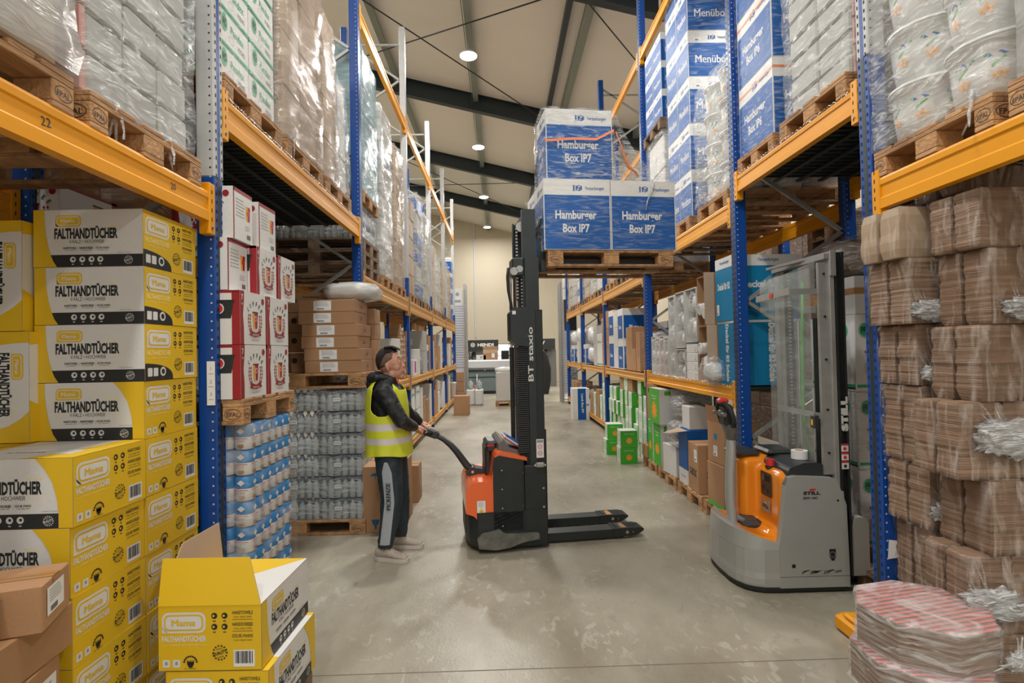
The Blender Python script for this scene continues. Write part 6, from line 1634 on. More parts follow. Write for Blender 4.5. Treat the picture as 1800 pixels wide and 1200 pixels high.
# film draped from the top carton down to the lower right one
vs = []; fs = []; nu, nv = 14, 10
for i in range(nu + 1):
    t = i / nu
    for k in range(nv + 1):
        y = -.405 + .60 * k / nv; zz = 1.22 * (1 - t) ** 2.2 + .63 * (1 - (1 - t) ** 2.2) + .018 * nz(t * 4, y * 4, 1, 2) - (.0 if t < .05 else 0)
        vs.append((.68 + .56 * t, y * (1 if t > .3 else 1 - .0), zz))
for i in range(nu):
    for k in range(nv): a = i * (nv + 1) + k; fs.append((a, a + 1, a + nv + 2, a + nv + 1))
mb.add(vs, fs, 'film_load', True)
vs = []; fs = []
for i in range(nu + 1):
    t = i / nu; zt = 1.22 * (1 - t) ** 2.2 + .63 * (1 - (1 - t) ** 2.2)
    for k in range(7):
        z = .625 + (zt - .625) * k / 6; vs.append((.68 + .56 * t, -.405 - .012 * nz(t * 5, z * 5, 2, 2), z))
for i in range(nu):
    for k in range(6): a = i * 7 + k; fs.append((a, a + 1, a + 8, a + 7))
mb.add(vs, fs, 'film_load', True)
mb_load = mb
o = mb_load.build('stretch_film'); tag(o, 'crinkled clear film draped over the burger box cartons on the lifted pallet', 'stretch film'); o.location = LP(0, 0, zf_ + .147); o.rotation_euler = (0, 0, YAW)
m2 = MB(); fr = frame((0, -.425, 0), (1, 0, 0), (0, 0, 1)); pts = [(.04, .93), (.30, .955), (.50, .955), (.66, 1.04)]
m2.poly(fr, [(a, b_) for a, b_ in pts] + [(a, b_ + .022) for a, b_ in pts[::-1]], 'orange_tape', 1)
m2.tube([(.68, -.42, 1.04), (.73, -.425, .90), (.76, -.425, .80), (.79, -.42, .73), (.85, -.42, .69), (.88, -.41, .65)], [.004, .006, .010, .012, .009, .004], 'orange_tape', 6); m2.build('orange_tape', o)
m2 = MB().tube([(1.02, -.41, .60), (1.0, -.415, .52), (.96, -.415, .44), (.94, -.415, .35)], [.012, .010, .008, .003], 'bundle', 6); m2.build('film_fold', o)

# ================================================================== orange and grey stacker parked on the right
st = thing('electric_stacker', 'orange and silver grey electric stacker parked at the right rack', 'pallet stacker', (2.0, 4.12, 0), 0)
L_ = lambda X, Y, z: (X - 2.0, Y - 4.12, z)
def hull(pts, zs, m_, name, bevel=.01, smooth=False, cap=True):
    mb = MB(); mb.loft([[(x * (1 - e) + (e * .1), y * (1 - e), z) for x, y in pts] for z, e in zs], m_, smooth=smooth); return mb.build(name, st, bevel=bevel)
plan = []
for k in range(13):
    a = R(-90 - 180 * k / 12); ca, sa = math.cos(a), math.sin(a)
    plan.append((-.12 + .27 * math.copysign(abs(ca) ** .75, ca), .385 * math.copysign(abs(sa) ** .62, sa)))
plan = [(.36, -.385), (.36, .385)][::-1] and ([(.36, -.385)] + plan + [(.36, .385)])[::-1]
hull(plan, [(.03, .03), (.05, .0), (.10, .0), (.14, .012), (.30, .02)], 'still_grey', 'chassis_skirt', smooth=False)
hull(plan, [(.012, .02), (.045, .01)], 'rubber', 'rubber_edge', .004)
# sloping upper skirt: grey rim rising towards the tiller
mb = MB(); n = len(plan); secs = [[], []]
for x, y in plan:
    t = min(1, max(0, (.05 - x) / .40)); zt = .29 + .12 * t + (.0)
    secs[0].append((x * .98, y * .98, .29)); secs[1].append((x * .955, y * .955, zt))
mb.loft(secs, 'still_grey'); mb.build('skirt_rim', st)
# silver side panels
for s_ in (-1, 1):
    a, c = sorted((s_ * .388, s_ * .335))
    mb = MB().prism([(-.115, .04), (-.115, .32), (-.085, .50), (-.06, .74), (-.035, .79), (.01, .80), (.27, .785), (.30, .77), (.36, .60), (.37, .12), (.37, .04)], a, c, 'still_grey', 'y')
    mb.prism([(-.06, .74), (-.035, .79), (.27, .785), (.29, .70), (.30, .69), (.345, .69), (.35, .6)], a + .004, c - .004, 'still_grey', 'y')
    if s_ < 0:
        fr = fr_front(0, -.3885, 0)
        mb.text(fr, 'STILL', .12, .675, .020, 'black', w=.12, bold=.05); mb.text(fr, 'EXV 16C', .11, .645, .014, 'black', w=.10, bold=.04); mb.poly(fr, [(.10, .70), (.14, .70), (.15, .715), (.11, .715)], 'red', 1)
        mb.disc(fr, -.02, .19, .014, 'slot', 1); mb.disc(fr, .30, .63, .008, 'slot', 1)
        mb.poly(fr, [(.23, .30), (.275, .30), (.275, .25), (.262, .22), (.245, .22), (.23, .25)], 'slot', 1); mb.ring(fr, .252, .262, .022, .006, 'plastic_gr', 2, 12)
        for k in range(9): x = .02 + .03 * k + jit(.015); mb.poly(fr, [(x, .145 + jit(.02)), (x + .05, .15 + jit(.02)), (x + .045, .156), (x + .01, .153)], 'scuff', 2)
        mb.rect(fr, -.115, .115, .37, .118, 'scuff', 1)
    mb.build('side_panel', st, bevel=.012)
# orange moulded body
mb = MB()
inner = [(x * .93, y * .90) for x, y in plan]
mb.loft([[(min(x, .12), y, .26) for x, y in inner], [(min(x, .12) * .97, y * .98, .34 + .06 * max(0, min(1, (.0 - x) / .35))) for x, y in inner]], 'still_orange')
mb.rbox(-.19, .02, .28, .12, .335, .865, 'still_orange', .045)          # tall hood at the tiller
mb.rbox(-.06, -.335, .28, .14, .10, .815, 'still_orange', .04)           # control column
mb.rbox(-.16, -.335, .28, .10, .05, .40, 'still_orange', .05)
mb.rbox(.0, -.335, .60, .12, .33, .82, 'still_orange', .03)
remeshed(mb, 'orange_body', st, .012, 10)
# dark top cover
mb = MB().prism([(-.02, .80), (.0, .845), (.10, .88), (.20, .88), (.30, .84), (.345, .80), (.345, .70), (.0, .70)], -.335, .335, 'plastic_dk', 'y'); mb.build('top_cover', st, bevel=.02)
mb = MB().rbox(-.21, .04, .855, -.02, .31, .90, 'plastic_dk', .02); mb.build('hood_cap', st)
mb = MB().rbox(.02, .0, .87, .24, .28, .91, 'plastic_dk', .03); mb.build('top_grip', st)
mb = MB().cyl((-.02, -.10, .81), (-.02, -.10, .865), .030, m='red', n=18).cyl((-.02, -.10, .80), (-.02, -.10, .82), .036, m='rubber', n=18); mb.build('emergency_button', st)
fr = frame((-.0635, -.05, .50), (.0, -1, 0), (0, 0, 1))
mb = MB(); frd = frame((-.066, .02, .54), (0, -1, 0), (0, 0, 1)); mb.rrect(frd, .06, .06, .22, .235, .012, 'plastic_dk', 1).disc(frd, .105, .12, .02, 'rubber', 2).disc(frd, .165, .10, .02, 'rubber', 2).rect(frd, .12, .17, .20, .215, 'slot', 2).rect(frd, .085, .17, .11, .21, 'plastic_gr', 2); mb.build('control_panel', st)
mb = MB(); mb.poly(frd, [(.05, -.06), (.19, -.06), (.20, .035), (.06, .035)], 'galv', 1); mb.text(frd, 'STILL', .125, -.03, .022, 'black', w=.10, bold=.06, lift=2); mb.poly(frd, [(.11, .0), (.14, .0), (.145, .015), (.115, .015)], 'orange_print', 2); mb.build('brand_plate', st)
# tiller
mb = MB(); pts = [(-.27, -.0, .36), (-.285, 0, .55), (-.28, 0, .75), (-.27, 0, .90), (-.265, 0, 1.02)]; secs = []
for i, p in enumerate(pts):
    w, d = (.048, .036) if i < 4 else (.042, .032); secs.append([(p[0] + d * math.cos(t), p[1] + w * math.sin(t), p[2]) for t in [2 * PI * k / 14 for k in range(14)]])
mb.loft(secs, 'still_grey'); ta = mb.build('tiller_arm', st)
mb = MB(); mb.rbox(-.24, -.13, .35, -.08, .10, .42, 'plastic_dk', .03); mb.cyl((-.27, 0, .33), (-.27, 0, .375), .062, m='rubber', n=18); mb.build('tiller_base', st, bevel=.01)
mb = MB(); secs = []
for (z, w, d, x) in ((1.0, .045, .034, -.265), (1.04, .075, .036, -.27), (1.09, .115, .035, -.28), (1.12, .12, .03, -.285)): secs.append([(x + d * math.cos(t), w * math.sin(t), z) for t in [2 * PI * k / 16 for k in range(16)]])
mb.loft(secs, 'plastic_gr'); mb.build('tiller_neck', st)
mb = MB()
for s_ in (-1, 1): mb.tube([(-.285, s_ * .05, 1.10), (-.29, s_ * .12, 1.12), (-.30, s_ * .135, 1.18), (-.315, s_ * .12, 1.24), (-.33, s_ * .07, 1.275), (-.335, 0, 1.28)], .017, 'rubber', 10)
mb.build('grip_loop', st)
mb = MB().rbox(-.335, -.062, 1.10, -.26, .062, 1.27, 'plastic_dk', .02).rbox(-.355, -.025, 1.18, -.33, .025, 1.225, 'plastic_gr', .006); mb.build('tiller_head', st)
mb = MB(); mb.cyl((-.35, -.10, 1.20), (-.35, -.065, 1.20), .016, m='plastic_gr', n=10).cyl((-.35, .065, 1.20), (-.35, .10, 1.20), .016, m='plastic_gr', n=10); mb.build('rocker_switch', st)
MB().rbox(-.36, -.045, 1.272, -.29, .045, 1.315, 'red', .014).build('safety_button', st)
# mast
for s_ in (-1, 1):
    y0, y1 = sorted((s_ * .37, s_ * .30))
    mb = MB().rbox(.30, y0, .12, .335, y1, 2.33, 'galv', .004); mb.box(.235, y0 + .02, .80, .30, y1 - .02, 2.28, 'galv') if s_ < 0 else mb.box(.285, y0, .80, .30, y1, 2.28, 'galv')
    mb.build('outer_mast_rail', st)
    mb = MB().box(.336, y0 - (.0), .10, .352, y1, 2.35, 'hull_black').box(.39, y0, .10, .405, y1, 2.35, 'hull_black').box(.352, y0 + .02, .10, .39, y1 - .02, 2.35, 'hull_black')
    if s_ < 0: mb.text(frame((.395, y0 - .001, 1.10), (1, 0, 0), (0, 0, 1)), 'STILL', 0, 0, .040, 'white', w=.24, rot=PI / 2, align='l', lift=2, bold=.08)
    q = mb.build('inner_mast_rail', st)
    if s_ < 0:
        mb = MB(); fr = fr_front(.34, y0 - .002, .84)
        for k in range(3): mb.rect(fr, .005, k * .06, .055, k * .06 + .055, 'label', 1); mb.rect(fr, .005, k * .06 + .042, .055, k * .06 + .055, 'red', 2); mb.disc(fr, .03, k * .06 + .02, .012, 'black' if k == 0 else 'red', 2, 10)
        mb.build('warning_sticker', q)
        MB().rbox(.30, y0 - .012, 2.18, .345, y0, 2.36, 'galv', .004).build('end_plate', st)
        for z in (.55, .95, 1.25, 1.6, 1.9, 2.2): MB().cyl((.27, y0 + .010, z), (.27, y0 + .022, z), .008, m='slot', n=8).build('rail_bolt', st)
mb = MB().beam((.29, .37, 2.32), (.29, -.37, 2.32), .05, .035, 'galv'); mb.beam((.20, .30, 2.33), (.32, -.36, 2.345), .03, .02, 'galv'); mb.build('top_crossbar', st)
MB().box(.25, -.3, 1.18, .262, .3, 1.22, 'galv').build('crossbar', st)
for y in (-.22, .22): chain(.33, y, .9, 2.25).build('lift_chain', st)
MB().cyl((.34, .12, .5), (.34, .12, 1.9), .02, m='chrome', n=12).build('lift_cylinder', st); MB().cyl((.34, -.12, .5), (.34, -.12, 1.9), .02, m='mast', n=12).build('lift_cylinder', st)
MB().tube([(.33, 0, .85), (.31, .03, 1.2), (.33, .05, 1.7), (.33, .02, 2.2)], .012, 'green_print', 8).build('hydraulic_hose', st)
MB().box(.20, -.30, .88, .205, .30, 2.25, 'glass').build('clear_screen', st)
mb = MB(); mb.prism([(.05, 1.98), (.05, 2.22), (.24, 2.30), (.24, 1.93), (.15, 1.93)], -.30, -.297, 'glass', 'y').prism([(.13, 1.98), (.13, 2.22), (.24, 2.30), (.24, 1.93), (.19, 1.93)], .297, .30, 'glass', 'y').add([(.05, -.30, 1.98), (.05, -.30, 2.22), (.13, .30, 2.22), (.13, .30, 1.98)], [(0, 1, 2, 3)], 'glass'); mb.build('clear_guard', st)
mb = MB().beam((.035, -.33, 2.085), (.115, .33, 2.085), .008, .05, 'galv').rect(frame((.066, -.02, 2.06), (-.12, -1, 0), (0, 0, 1)), -.05, .008, .02, .042, 'red', 3).box(.035, -.335, 2.06, .3, -.327, 2.10, 'galv').box(.115, .327, 2.06, .3, .335, 2.10, 'galv'); mb.build('guard_strap', st)
mb = MB().rbox(.18, -.345, 1.12, .215, -.29, 1.21, 'plastic_dk', .004).rect(frame((.1795, -.295, 1.12), (0, -1, 0), (0, 0, 1)), .008, .02, .03, .06, 'yellow', 1); mb.build('hour_meter', st)
mb = MB().prism([(.41, .10), (.41, .44), (.44, .50), (.50, .50), (.53, .46), (.53, .10)], -.36, -.30, 'still_grey', 'y'); mb.build('fork_carriage', st, bevel=.01)
for y in (-.26, .10): MB().rbox(.42, y, .03, .64, y + .16, .09, 'hull_black', .005).build('fork', st)
for y in (-.2, .2): MB().cyl((-.1, y - .03, .06), (-.1, y + .03, .06), .058, m='rubber', n=14).build('drive_wheel', st)
mb = MB(); mb.lathe((0, 0, 0), (0, 0, .06), [(0, .055), (1, .055)], 'label', 22).cyl((0, 0, .061), (0, 0, .062), .03, m='card', n=16)
solid(mb, 'tape_roll', 'white roll of tape lying on the black top cover of the parked stacker', 'tape roll', (2.15, 3.93, .883))
# ================================================================== the worker
man = thing('person', 'man in a yellow safety vest, black jacket and grey track pants holding the stacker\'s handle', 'person', (-.96, 4.70, 0), 0)
def etube(mb, secs, m, n=16):
    """secs = (centre, half width along u, half width along v, u, v)"""
    mb.loft([[Vector(c) + Vector(u).normalized() * (a * math.cos(t)) + Vector(v).normalized() * (b_ * math.sin(t)) for t in [2 * PI * k / n for k in range(n)]] for c, a, b_, u, v in secs], m); return mb
X_, Y_, Z_ = (1, 0, 0), (0, 1, 0), (0, 0, 1)
# head position and tilt (looking slightly up)
HC = Vector((.02, 0, 1.60)); HT = Matrix.Translation(HC) @ Matrix.Rotation(R(-9), 4, 'Y') @ Matrix.Diagonal((1.03, 1.08, 1.2, 1))
def hp(x, y, z): return HT @ Vector((x, y, z))
def head_e(mb, c, r, m='skin', n=18): ellipsoid(mb, hp(*c), (r[0] * 1.03, r[1] * 1.08, r[2] * 1.2), m, n, Matrix.Rotation(R(-9), 3, 'Y').to_4x4())
body = MB()
head_e(body, (-.015, 0, .035), (.098, .077, .094)); head_e(body, (.035, 0, .02), (.062, .066, .078)); head_e(body, (.03, 0, -.045), (.062, .054, .062))
head_e(body, (.062, 0, -.088), (.028, .026, .02)); head_e(body, (.0, 0, -.06), (.06, .058, .045))
# nose, brow, lips, cheeks
body.loft([[hp(.088, -.009, .028), hp(.088, .009, .028), hp(.07, .012, .028), hp(.07, -.012, .028)], [hp(.104, -.010, .0), hp(.104, .010, .0), hp(.075, .018, .0), hp(.075, -.018, .0)], [hp(.113, -.012, -.016), hp(.113, .012, -.016), hp(.075, .022, -.026), hp(.075, -.022, -.026)], [hp(.108, -.010, -.029), hp(.108, .010, -.029), hp(.075, .018, -.032), hp(.075, -.018, -.032)]], 'skin')
head_e(body, (.076, 0, .045), (.02, .05, .011)); head_e(body, (.086, 0, -.047), (.017, .023, .006)); head_e(body, (.083, 0, -.059), (.016, .020, .007))
head_e(body, (.082, 0, -.03), (.012, .02, .012))
for s_ in (-1, 1):
    head_e(body, (.045, s_ * .034, -.015), (.036, .028, .036)); ellipsoid(body, hp(-.018, s_ * .078, -.002), (.017, .009, .031), 'skin', 12, Matrix.Rotation(R(-15), 4, 'Y')); ellipsoid(body, hp(-.013, s_ * .078, -.028), (.009, .007, .012), 'skin', 10)
# neck, trunk, limbs
etube(body, [(hp(-.025, 0, -.05), .055, .055, X_, Y_), ((-.005, 0, 1.50), .056, .06, X_, Y_), ((-.02, 0, 1.44), .07, .09, X_, Y_), ((-.02, 0, 1.38), .10, .165, X_, Y_), ((-.02, 0, 1.25), .12, .165, X_, Y_), ((-.01, 0, 1.08), .105, .14, X_, Y_), ((0, 0, .95), .11, .155, X_, Y_), ((0, 0, .86), .10, .15, X_, Y_)], 'skin', 20)
SH, EL, WR = {}, {}, {}
SH[-1], EL[-1], WR[-1] = Vector((-.015, -.185, 1.395)), Vector((.14, -.215, 1.15)), Vector((.205, .075, 1.055))
SH[1], EL[1], WR[1] = Vector((-.015, .185, 1.395)), Vector((.10, .31, 1.16)), Vector((.195, .47, 1.045))
HIP = {-1: Vector((0, -.09, .90)), 1: Vector((.0, .09, .90))}; KN = {-1: Vector((.03, -.11, .49)), 1: Vector((.055, .10, .49))}; AN = {-1: Vector((-.02, -.145, .10)), 1: Vector((.05, .145, .10))}
for s_ in (-1, 1):
    body.tube([SH[s_], SH[s_].lerp(EL[s_], .5), EL[s_], EL[s_].lerp(WR[s_], .4), WR[s_]], [.055, .05, .042, .04, .027], 'skin', 12)
    body.tube([HIP[s_], HIP[s_].lerp(KN[s_], .5), KN[s_], KN[s_].lerp(AN[s_], .35), AN[s_]], [.09, .08, .06, .058, .04], 'skin', 14)
    body.tube([AN[s_], AN[s_] + Vector((.0, 0, -.05)), AN[s_] + Vector((.05, -.01, -.06)), AN[s_] + Vector((.09, -.018, -.065))], [.036, .034, .026, .018], 'skin', 10)
# hands gripping the loop
def hand(mb, s_):
    w = WR[s_]; d = (Vector((.275, .28 + s_ * .12, 1.005)) - w); fwd = d.normalized()
    g = w + fwd * .055; up = Vector((0, 0, 1)); sd = fwd.cross(up).normalized()
    upn = sd.cross(fwd).normalized()
    mb.tube([w, w + fwd * .03, g, g + fwd * .03], [.027, .031, .036, .033], 'skin', 12)
    acr = sd
    for k in range(4):
        o = (k - 1.5) * .019; L = (.068, .076, .072, .058)[k]
        p0 = g + fwd * .028 + acr * o + upn * .012; p1 = p0 + fwd * L * .42 + upn * .004; p2 = p1 + fwd * L * .18 - upn * L * .36; p3 = p2 - fwd * L * .30 - upn * L * .12
        mb.tube([p0 - fwd * .02, p0, p1, p2, p3], [.010, .0105, .0095, .0088, .0072], 'skin', 8)
    t0 = w + fwd * .025 - upn * .008 + acr * (.028 * (-s_)); mb.tube([t0, t0 + fwd * .03 - upn * .014 + acr * (.012 * -s_), t0 + fwd * .055 - upn * .03, t0 + fwd * .07 - upn * .036 + acr * (.016 * s_)], [.013, .0115, .010, .0078], 'skin', 8)
for s_ in (-1, 1): hand(body, s_)
bo = remeshed(body, 'body', man, .0045, 2, fac=.4)
# face details
for s_ in (-1, 1):
    mb = MB(); ellipsoid(mb, hp(.080, s_ * .030, .022), (.011, .013, .0085), 'label', 12); mb.build('eye', man)
    mb = MB(); ellipsoid(mb, hp(.089, s_ * .030, .023), (.004, .006, .006), 'hair', 10); mb.build('iris', man)
    mb = MB().tube([hp(.086, s_ * .012, .045), hp(.087, s_ * .030, .052), hp(.072, s_ * .052, .046)], [.004, .005, .003], 'hair', 6); mb.build('eyebrow', man)
    mb = MB().tube([hp(.085, s_ * .018, .030), hp(.0885, s_ * .030, .0325), hp(.076, s_ * .046, .027)], [.0015, .002, .0015], 'hair', 5); mb.build('eyelid', man)
M['lip'] = mat('lips', (.40, .14, .11), .5)
mb = MB().tube([hp(.086, -.022, -.053), hp(.101, -.008, -.052), hp(.102, .0, -.053), hp(.101, .008, -.052), hp(.086, .022, -.053)], [.002, .004, .004, .004, .002], 'lip', 6); mb.build('mouth', man)
# hair: long top, cropped sides
def cap(a0, r, zmin, m, name, off=0.0, sx=1.0):
    mb = MB(); vs = []; fs = []; n = 28; kk = 12
    for k in range(kk + 1):
        for i in range(n):
            ph = 2 * PI * i / n; th = a0(ph) * k / kk; d = Vector((math.sin(th) * math.cos(ph), math.sin(th) * math.sin(ph), math.cos(th)))
            q = 1 + .025 * noise.noise(d * 9) + off; vs.append(hp(-.012 + d.x * r[0] * q * (sx if d.x > 0 else 1), d.y * r[1] * q, .036 + d.z * r[2] * q))
    for k in range(kk):
        for i in range(n): j = (i + 1) % n; fs.append((k * n + i, k * n + n + i, k * n + n + j, k * n + j))
    mb.add(vs, fs, m, True); o = mb.build(name, man); s2 = o.modifiers.new('thick', 'SOLIDIFY'); s2.thickness = .006; return o
def lim_short(ph):
    c = math.cos(ph); return R(58 + 40 * max(0, -c) ** .6 * 1.35 + 34 * (1 - abs(c)) ** .7) if c < .45 else R(60 - 6 * c)
def lim_top(ph):
    c = math.cos(ph); return R(56 + 4 * math.sin(ph * 9)) if c > 0 else R(58 + 62 * (-c) ** .9 + 2 * math.sin(ph * 11))
cap(lim_short, (.102, .081, .095), 0, 'hair_short', 'cropped_hair'); cap(lim_top, (.107, .081, .102), 0, 'hair', 'hair', .02, .93)
mb = MB()
for k in range(11):
    y = -.05 + .01 * k; mb.tube([hp(-.02, y, .133), hp(.04, y * .95, .130), hp(.075, y * .9, .112), hp(.088, y * .85, .098 + .004 * (k % 3))], [.010, .012, .010, .003], 'hair', 6)
mb.build('fringe', man)
# trousers
tr = MB()
etube(tr, [((0, 0, 1.0), .125, .165, X_, Y_), ((0, 0, .92), .125, .17, X_, Y_), ((0, 0, .84), .12, .165, X_, Y_), ((.0, 0, .80), .11, .15, X_, Y_)], 'trousers', 18)
for s_ in (-1, 1):
    h, k, a = HIP[s_], KN[s_], AN[s_]
    tr.tube([h + Vector((0, 0, .02)), h.lerp(k, .3), h.lerp(k, .7), k + Vector((.0, 0, 0)), k.lerp(a, .3), k.lerp(a, .65), a + Vector((0, 0, .05)), a + Vector((0, 0, .005))], [.115, .112, .098, .086, .082, .072, .062, .055], 'trousers', 16)
tro = remeshed(tr, 'track_pants', man, .009, 5)
tx = tro.modifiers.new('folds', 'DISPLACE'); tex = bpy.data.textures.new('cloth folds', 'CLOUDS'); tex.noise_scale = .09; tx.texture = tex; tx.strength = .02; tx.mid_level = .5
# side panel with writing on the near leg
mb = MB(); n = 16; h, k, a = HIP[-1], KN[-1], AN[-1]; vs = []; cen = []
def legpt(t):
    if t < .5: return h.lerp(k, t * 2), .115 + (.088 - .115) * t * 2
    return k.lerp(a, (t - .5) * 2), .088 + (.060 - .088) * (t - .5) * 2
strip = []
for i in range(n + 1):
    t = .10 + .84 * i / n; c, r_ = legpt(t); w = .045 if t > .2 else .015 + .03 * (t - .1) / .1
    strip.append([c + Vector((math.sin(q) * (r_ + .012), -math.cos(q) * (r_ + .012), 0)) for q in (-(w / r_) * .8, 0, (w / r_) * .8)])
vs = [p for s3 in strip for p in s3]; fs = []
for i in range(n):
    for j in range(2): b_ = i * 3 + j; fs.append((b_, b_ + 3, b_ + 4, b_ + 1))
mb.add(vs, fs, 'panel', True); po = mb.build('leg_panel', man)
mb = MB(); c, r_ = legpt(.42); fr = frame((c.x + .0, c.y - r_ - .030, c.z), (1, 0, 0), (0, -.05, 1)); mb.text(fr, 'MCKENZIE', .018, -.12, .036, 'black', w=.22, rot=PI / 2, align='l', lift=2, bold=.06); mb.build('leg_writing', man)
# shoes
def shoe(s_, yaw):
    a = AN[s_]; T = Matrix.Translation((a.x, a.y, 0)) @ Matrix.Rotation(yaw, 4, 'Z')
    mb = MB(); secs = []
    for x, w, z0, z1 in ((-.085, .030, .03, .09), (-.07, .038, .02, .125), (-.03, .042, .02, .13), (.02, .042, .02, .115), (.07, .046, .02, .088), (.12, .050, .02, .07), (.165, .046, .02, .058), (.19, .032, .022, .046)):
        secs.append([T @ Vector((x, w * math.copysign(abs(math.cos(t)) ** .8, math.cos(t)), (z0 + z1) / 2 + (z1 - z0) / 2 * math.sin(t))) for t in [2 * PI * q / 14 for q in range(14)]])
    mb.loft(secs, 'shoe'); so = mb.build('sneaker', man, sub=1)
    mb = MB(); P = [(-.10, 0), (-.09, .030), (-.04, .042), (.02, .040), (.08, .047), (.14, .052), (.18, .042), (.203, .018), (.205, 0)]; P = P + [(x, -y) for x, y in P[::-1][1:-1]]
    mb.loft([[T @ Vector((x, y, z)) for x, y in P] for z in (.002, .018, .034)], 'sole'); mb.build('sole', so)
    mb = MB()
    for q in range(4): x = .025 + .022 * q; z = .112 - .012 * q; mb.tube([T @ Vector((x, -.036, z - .022)), T @ Vector((x + .005, 0, z)), T @ Vector((x, .036, z - .022))], .004, 'sole', 5)
    mb.build('laces', so)
    mb = MB(); mb.tube([T @ Vector((-.02, 0, .11)), T @ Vector((-.015, 0, .15)), T @ Vector((-.01, 0, .17))], .046, 'slot', 12); mb.build('sock', so)
shoe(-1, R(-14)); shoe(1, R(-4))
# jacket
jk = MB()
etube(jk, [((-.005, 0, 1.50), .078, .082, X_, Y_), ((-.02, 0, 1.46), .09, .12, X_, Y_), ((-.02, 0, 1.40), .125, .19, X_, Y_), ((-.02, 0, 1.28), .15, .20, X_, Y_), ((-.01, 0, 1.08), .145, .18, X_, Y_), ((0, 0, .93), .14, .18, X_, Y_)], 'jacket', 22)
for s_ in (-1, 1):
    S, E_, W_ = SH[s_], EL[s_], WR[s_]
    jk.tube([S + Vector((0, -s_ * .05, .0)), S, S.lerp(E_, .35), S.lerp(E_, .7), E_, E_.lerp(W_, .4), E_.lerp(W_, .8), W_ + (E_ - W_) * .06], [.075, .082, .074, .066, .060, .056, .046, .038], 'jacket', 16)
# hood lying behind the neck
ellipsoid(jk, (-.10, 0, 1.495), (.085, .115, .062), 'jacket', 18); ellipsoid(jk, (-.135, 0, 1.445), (.06, .095, .055), 'jacket', 16)
for s_ in (-1, 1): jk.tube([(-.10, s_ * .09, 1.50), (-.03, s_ * .085, 1.51), (.04, s_ * .06, 1.475), (.075, s_ * .02, 1.43)], [.035, .032, .026, .02], 'jacket', 12)
jo = remeshed(jk, 'black_jacket', man, .0085, 6)
t2 = bpy.data.textures.new('jacket folds', 'CLOUDS'); t2.noise_scale = .06; d_ = jo.modifiers.new('folds', 'DISPLACE'); d_.texture = t2; d_.strength = .018
MB().rbox(.055, -.035, 1.435, .085, -.0, 1.50, 'bt_orange', .008).build('orange_collar_lining', man)
# vest: open shell with arm holes
vm = MB(); n = 96; rows = [(1.475, .095, .115, -.02), (1.45, .125, .165, -.02), (1.41, .152, .205, -.02), (1.36, .164, .222, -.02), (1.28, .174, .228, -.02), (1.20, .178, .226, -.02), (1.16, .178, .224, -.02), (1.12, .179, .222, -.018), (1.08, .180, .222, -.016), (1.03, .181, .222, -.014), (.985, .184, .222, -.012), (.93, .187, .224, -.01), (.885, .19, .226, -.01), (.855, .194, .23, -.01)]
# subdivide rows for smooth cloth and reflective bands
R2 = []
for (a, b_) in zip(rows[:-1], rows[1:]):
    for q in range(6): R2.append(tuple(a[i] + (b_[i] - a[i]) * q / 6 for i in range(4)))
R2.append(rows[-1])
vs = []
for (z, rx, ry, cx) in R2:
    for i in range(n):
        ph = 2 * PI * i / n; c, s3 = math.cos(ph), math.sin(ph); f = 1 + .035 * nz(c * 2.2, s3 * 2.2, z * 3.5, 1.4) + (.03 * max(0, (1.0 - z)) * math.sin(ph * 7) / .15 if z < 1 else 0)
        vs.append((cx + rx * f * c, ry * f * s3, z + (.0 if z > .9 else .012 * math.sin(ph * 3))))
fy_, fr_f, fs_w = [], [], []
for k in range(len(R2) - 1):
    zc_ = (R2[k][0] + R2[k + 1][0]) / 2
    for i in range(n):
        j = (i + 1) % n; ph = 2 * PI * (i + .5) / n; c, s3 = math.cos(ph), math.sin(ph)
        if zc_ > 1.19:                                   # arm holes
            hw = .50 * (1 if zc_ < 1.38 else 1 + (zc_ - 1.38) * 3.5) * (min(1, (zc_ - 1.19) / .05) ** .5)
            if abs(abs(ph - (PI / 2 if ph < PI else 3 * PI / 2))) < hw: continue
        if zc_ > 1.40 and c > .55 + (1.47 - zc_) * 4: continue   # front neckline
        q = (k * n + i, k * n + n + i, k * n + n + j, k * n + j)
        (fr_f if (1.075 < zc_ < 1.125 or .955 < zc_ < 1.005) else fy_).append(q)
vm.add(vs, fy_, 'vest', True); o0 = len(vm.v); vm.add(vs, fr_f, 'reflect', True)
vo = vm.build('safety_vest', man, weld=True); s3_ = vo.modifiers.new('smooth', 'SMOOTH'); s3_.iterations = 6; s3_.factor = .6; s2 = vo.modifiers.new('thick', 'SOLIDIFY'); s2.thickness = .005; s2.offset = 1
mb = MB().disc(frame((-.155, -.135, 1.30), (.5, -.85, 0), (0, 0, 1)), 0, 0, .012, 'black', 3, 8).rect(frame((-.155, -.135, 1.27), (.5, -.85, 0), (0, 0, 1)), -.015, -.012, .015, -.006, 'black', 3); mb.build('vest_print', man)
# ================================================================== shop area at the far end
def bx(name, label, cat, x0, y0, z0, x1, y1, z1, m_, deco=None, c=.01, group=None):
    cx, cy = (x0 + x1) / 2, (y0 + y1) / 2
    mb = MB().rbox(x0 - cx, y0 - cy, 0, x1 - cx, y1 - cy, z1 - z0, m_, c)
    if deco: deco(mb, fr_front(x0 - cx, y0 - cy, 0), x1 - x0, z1 - z0)
    return solid(mb, name, label, cat, (cx, cy, z0), 0, group)
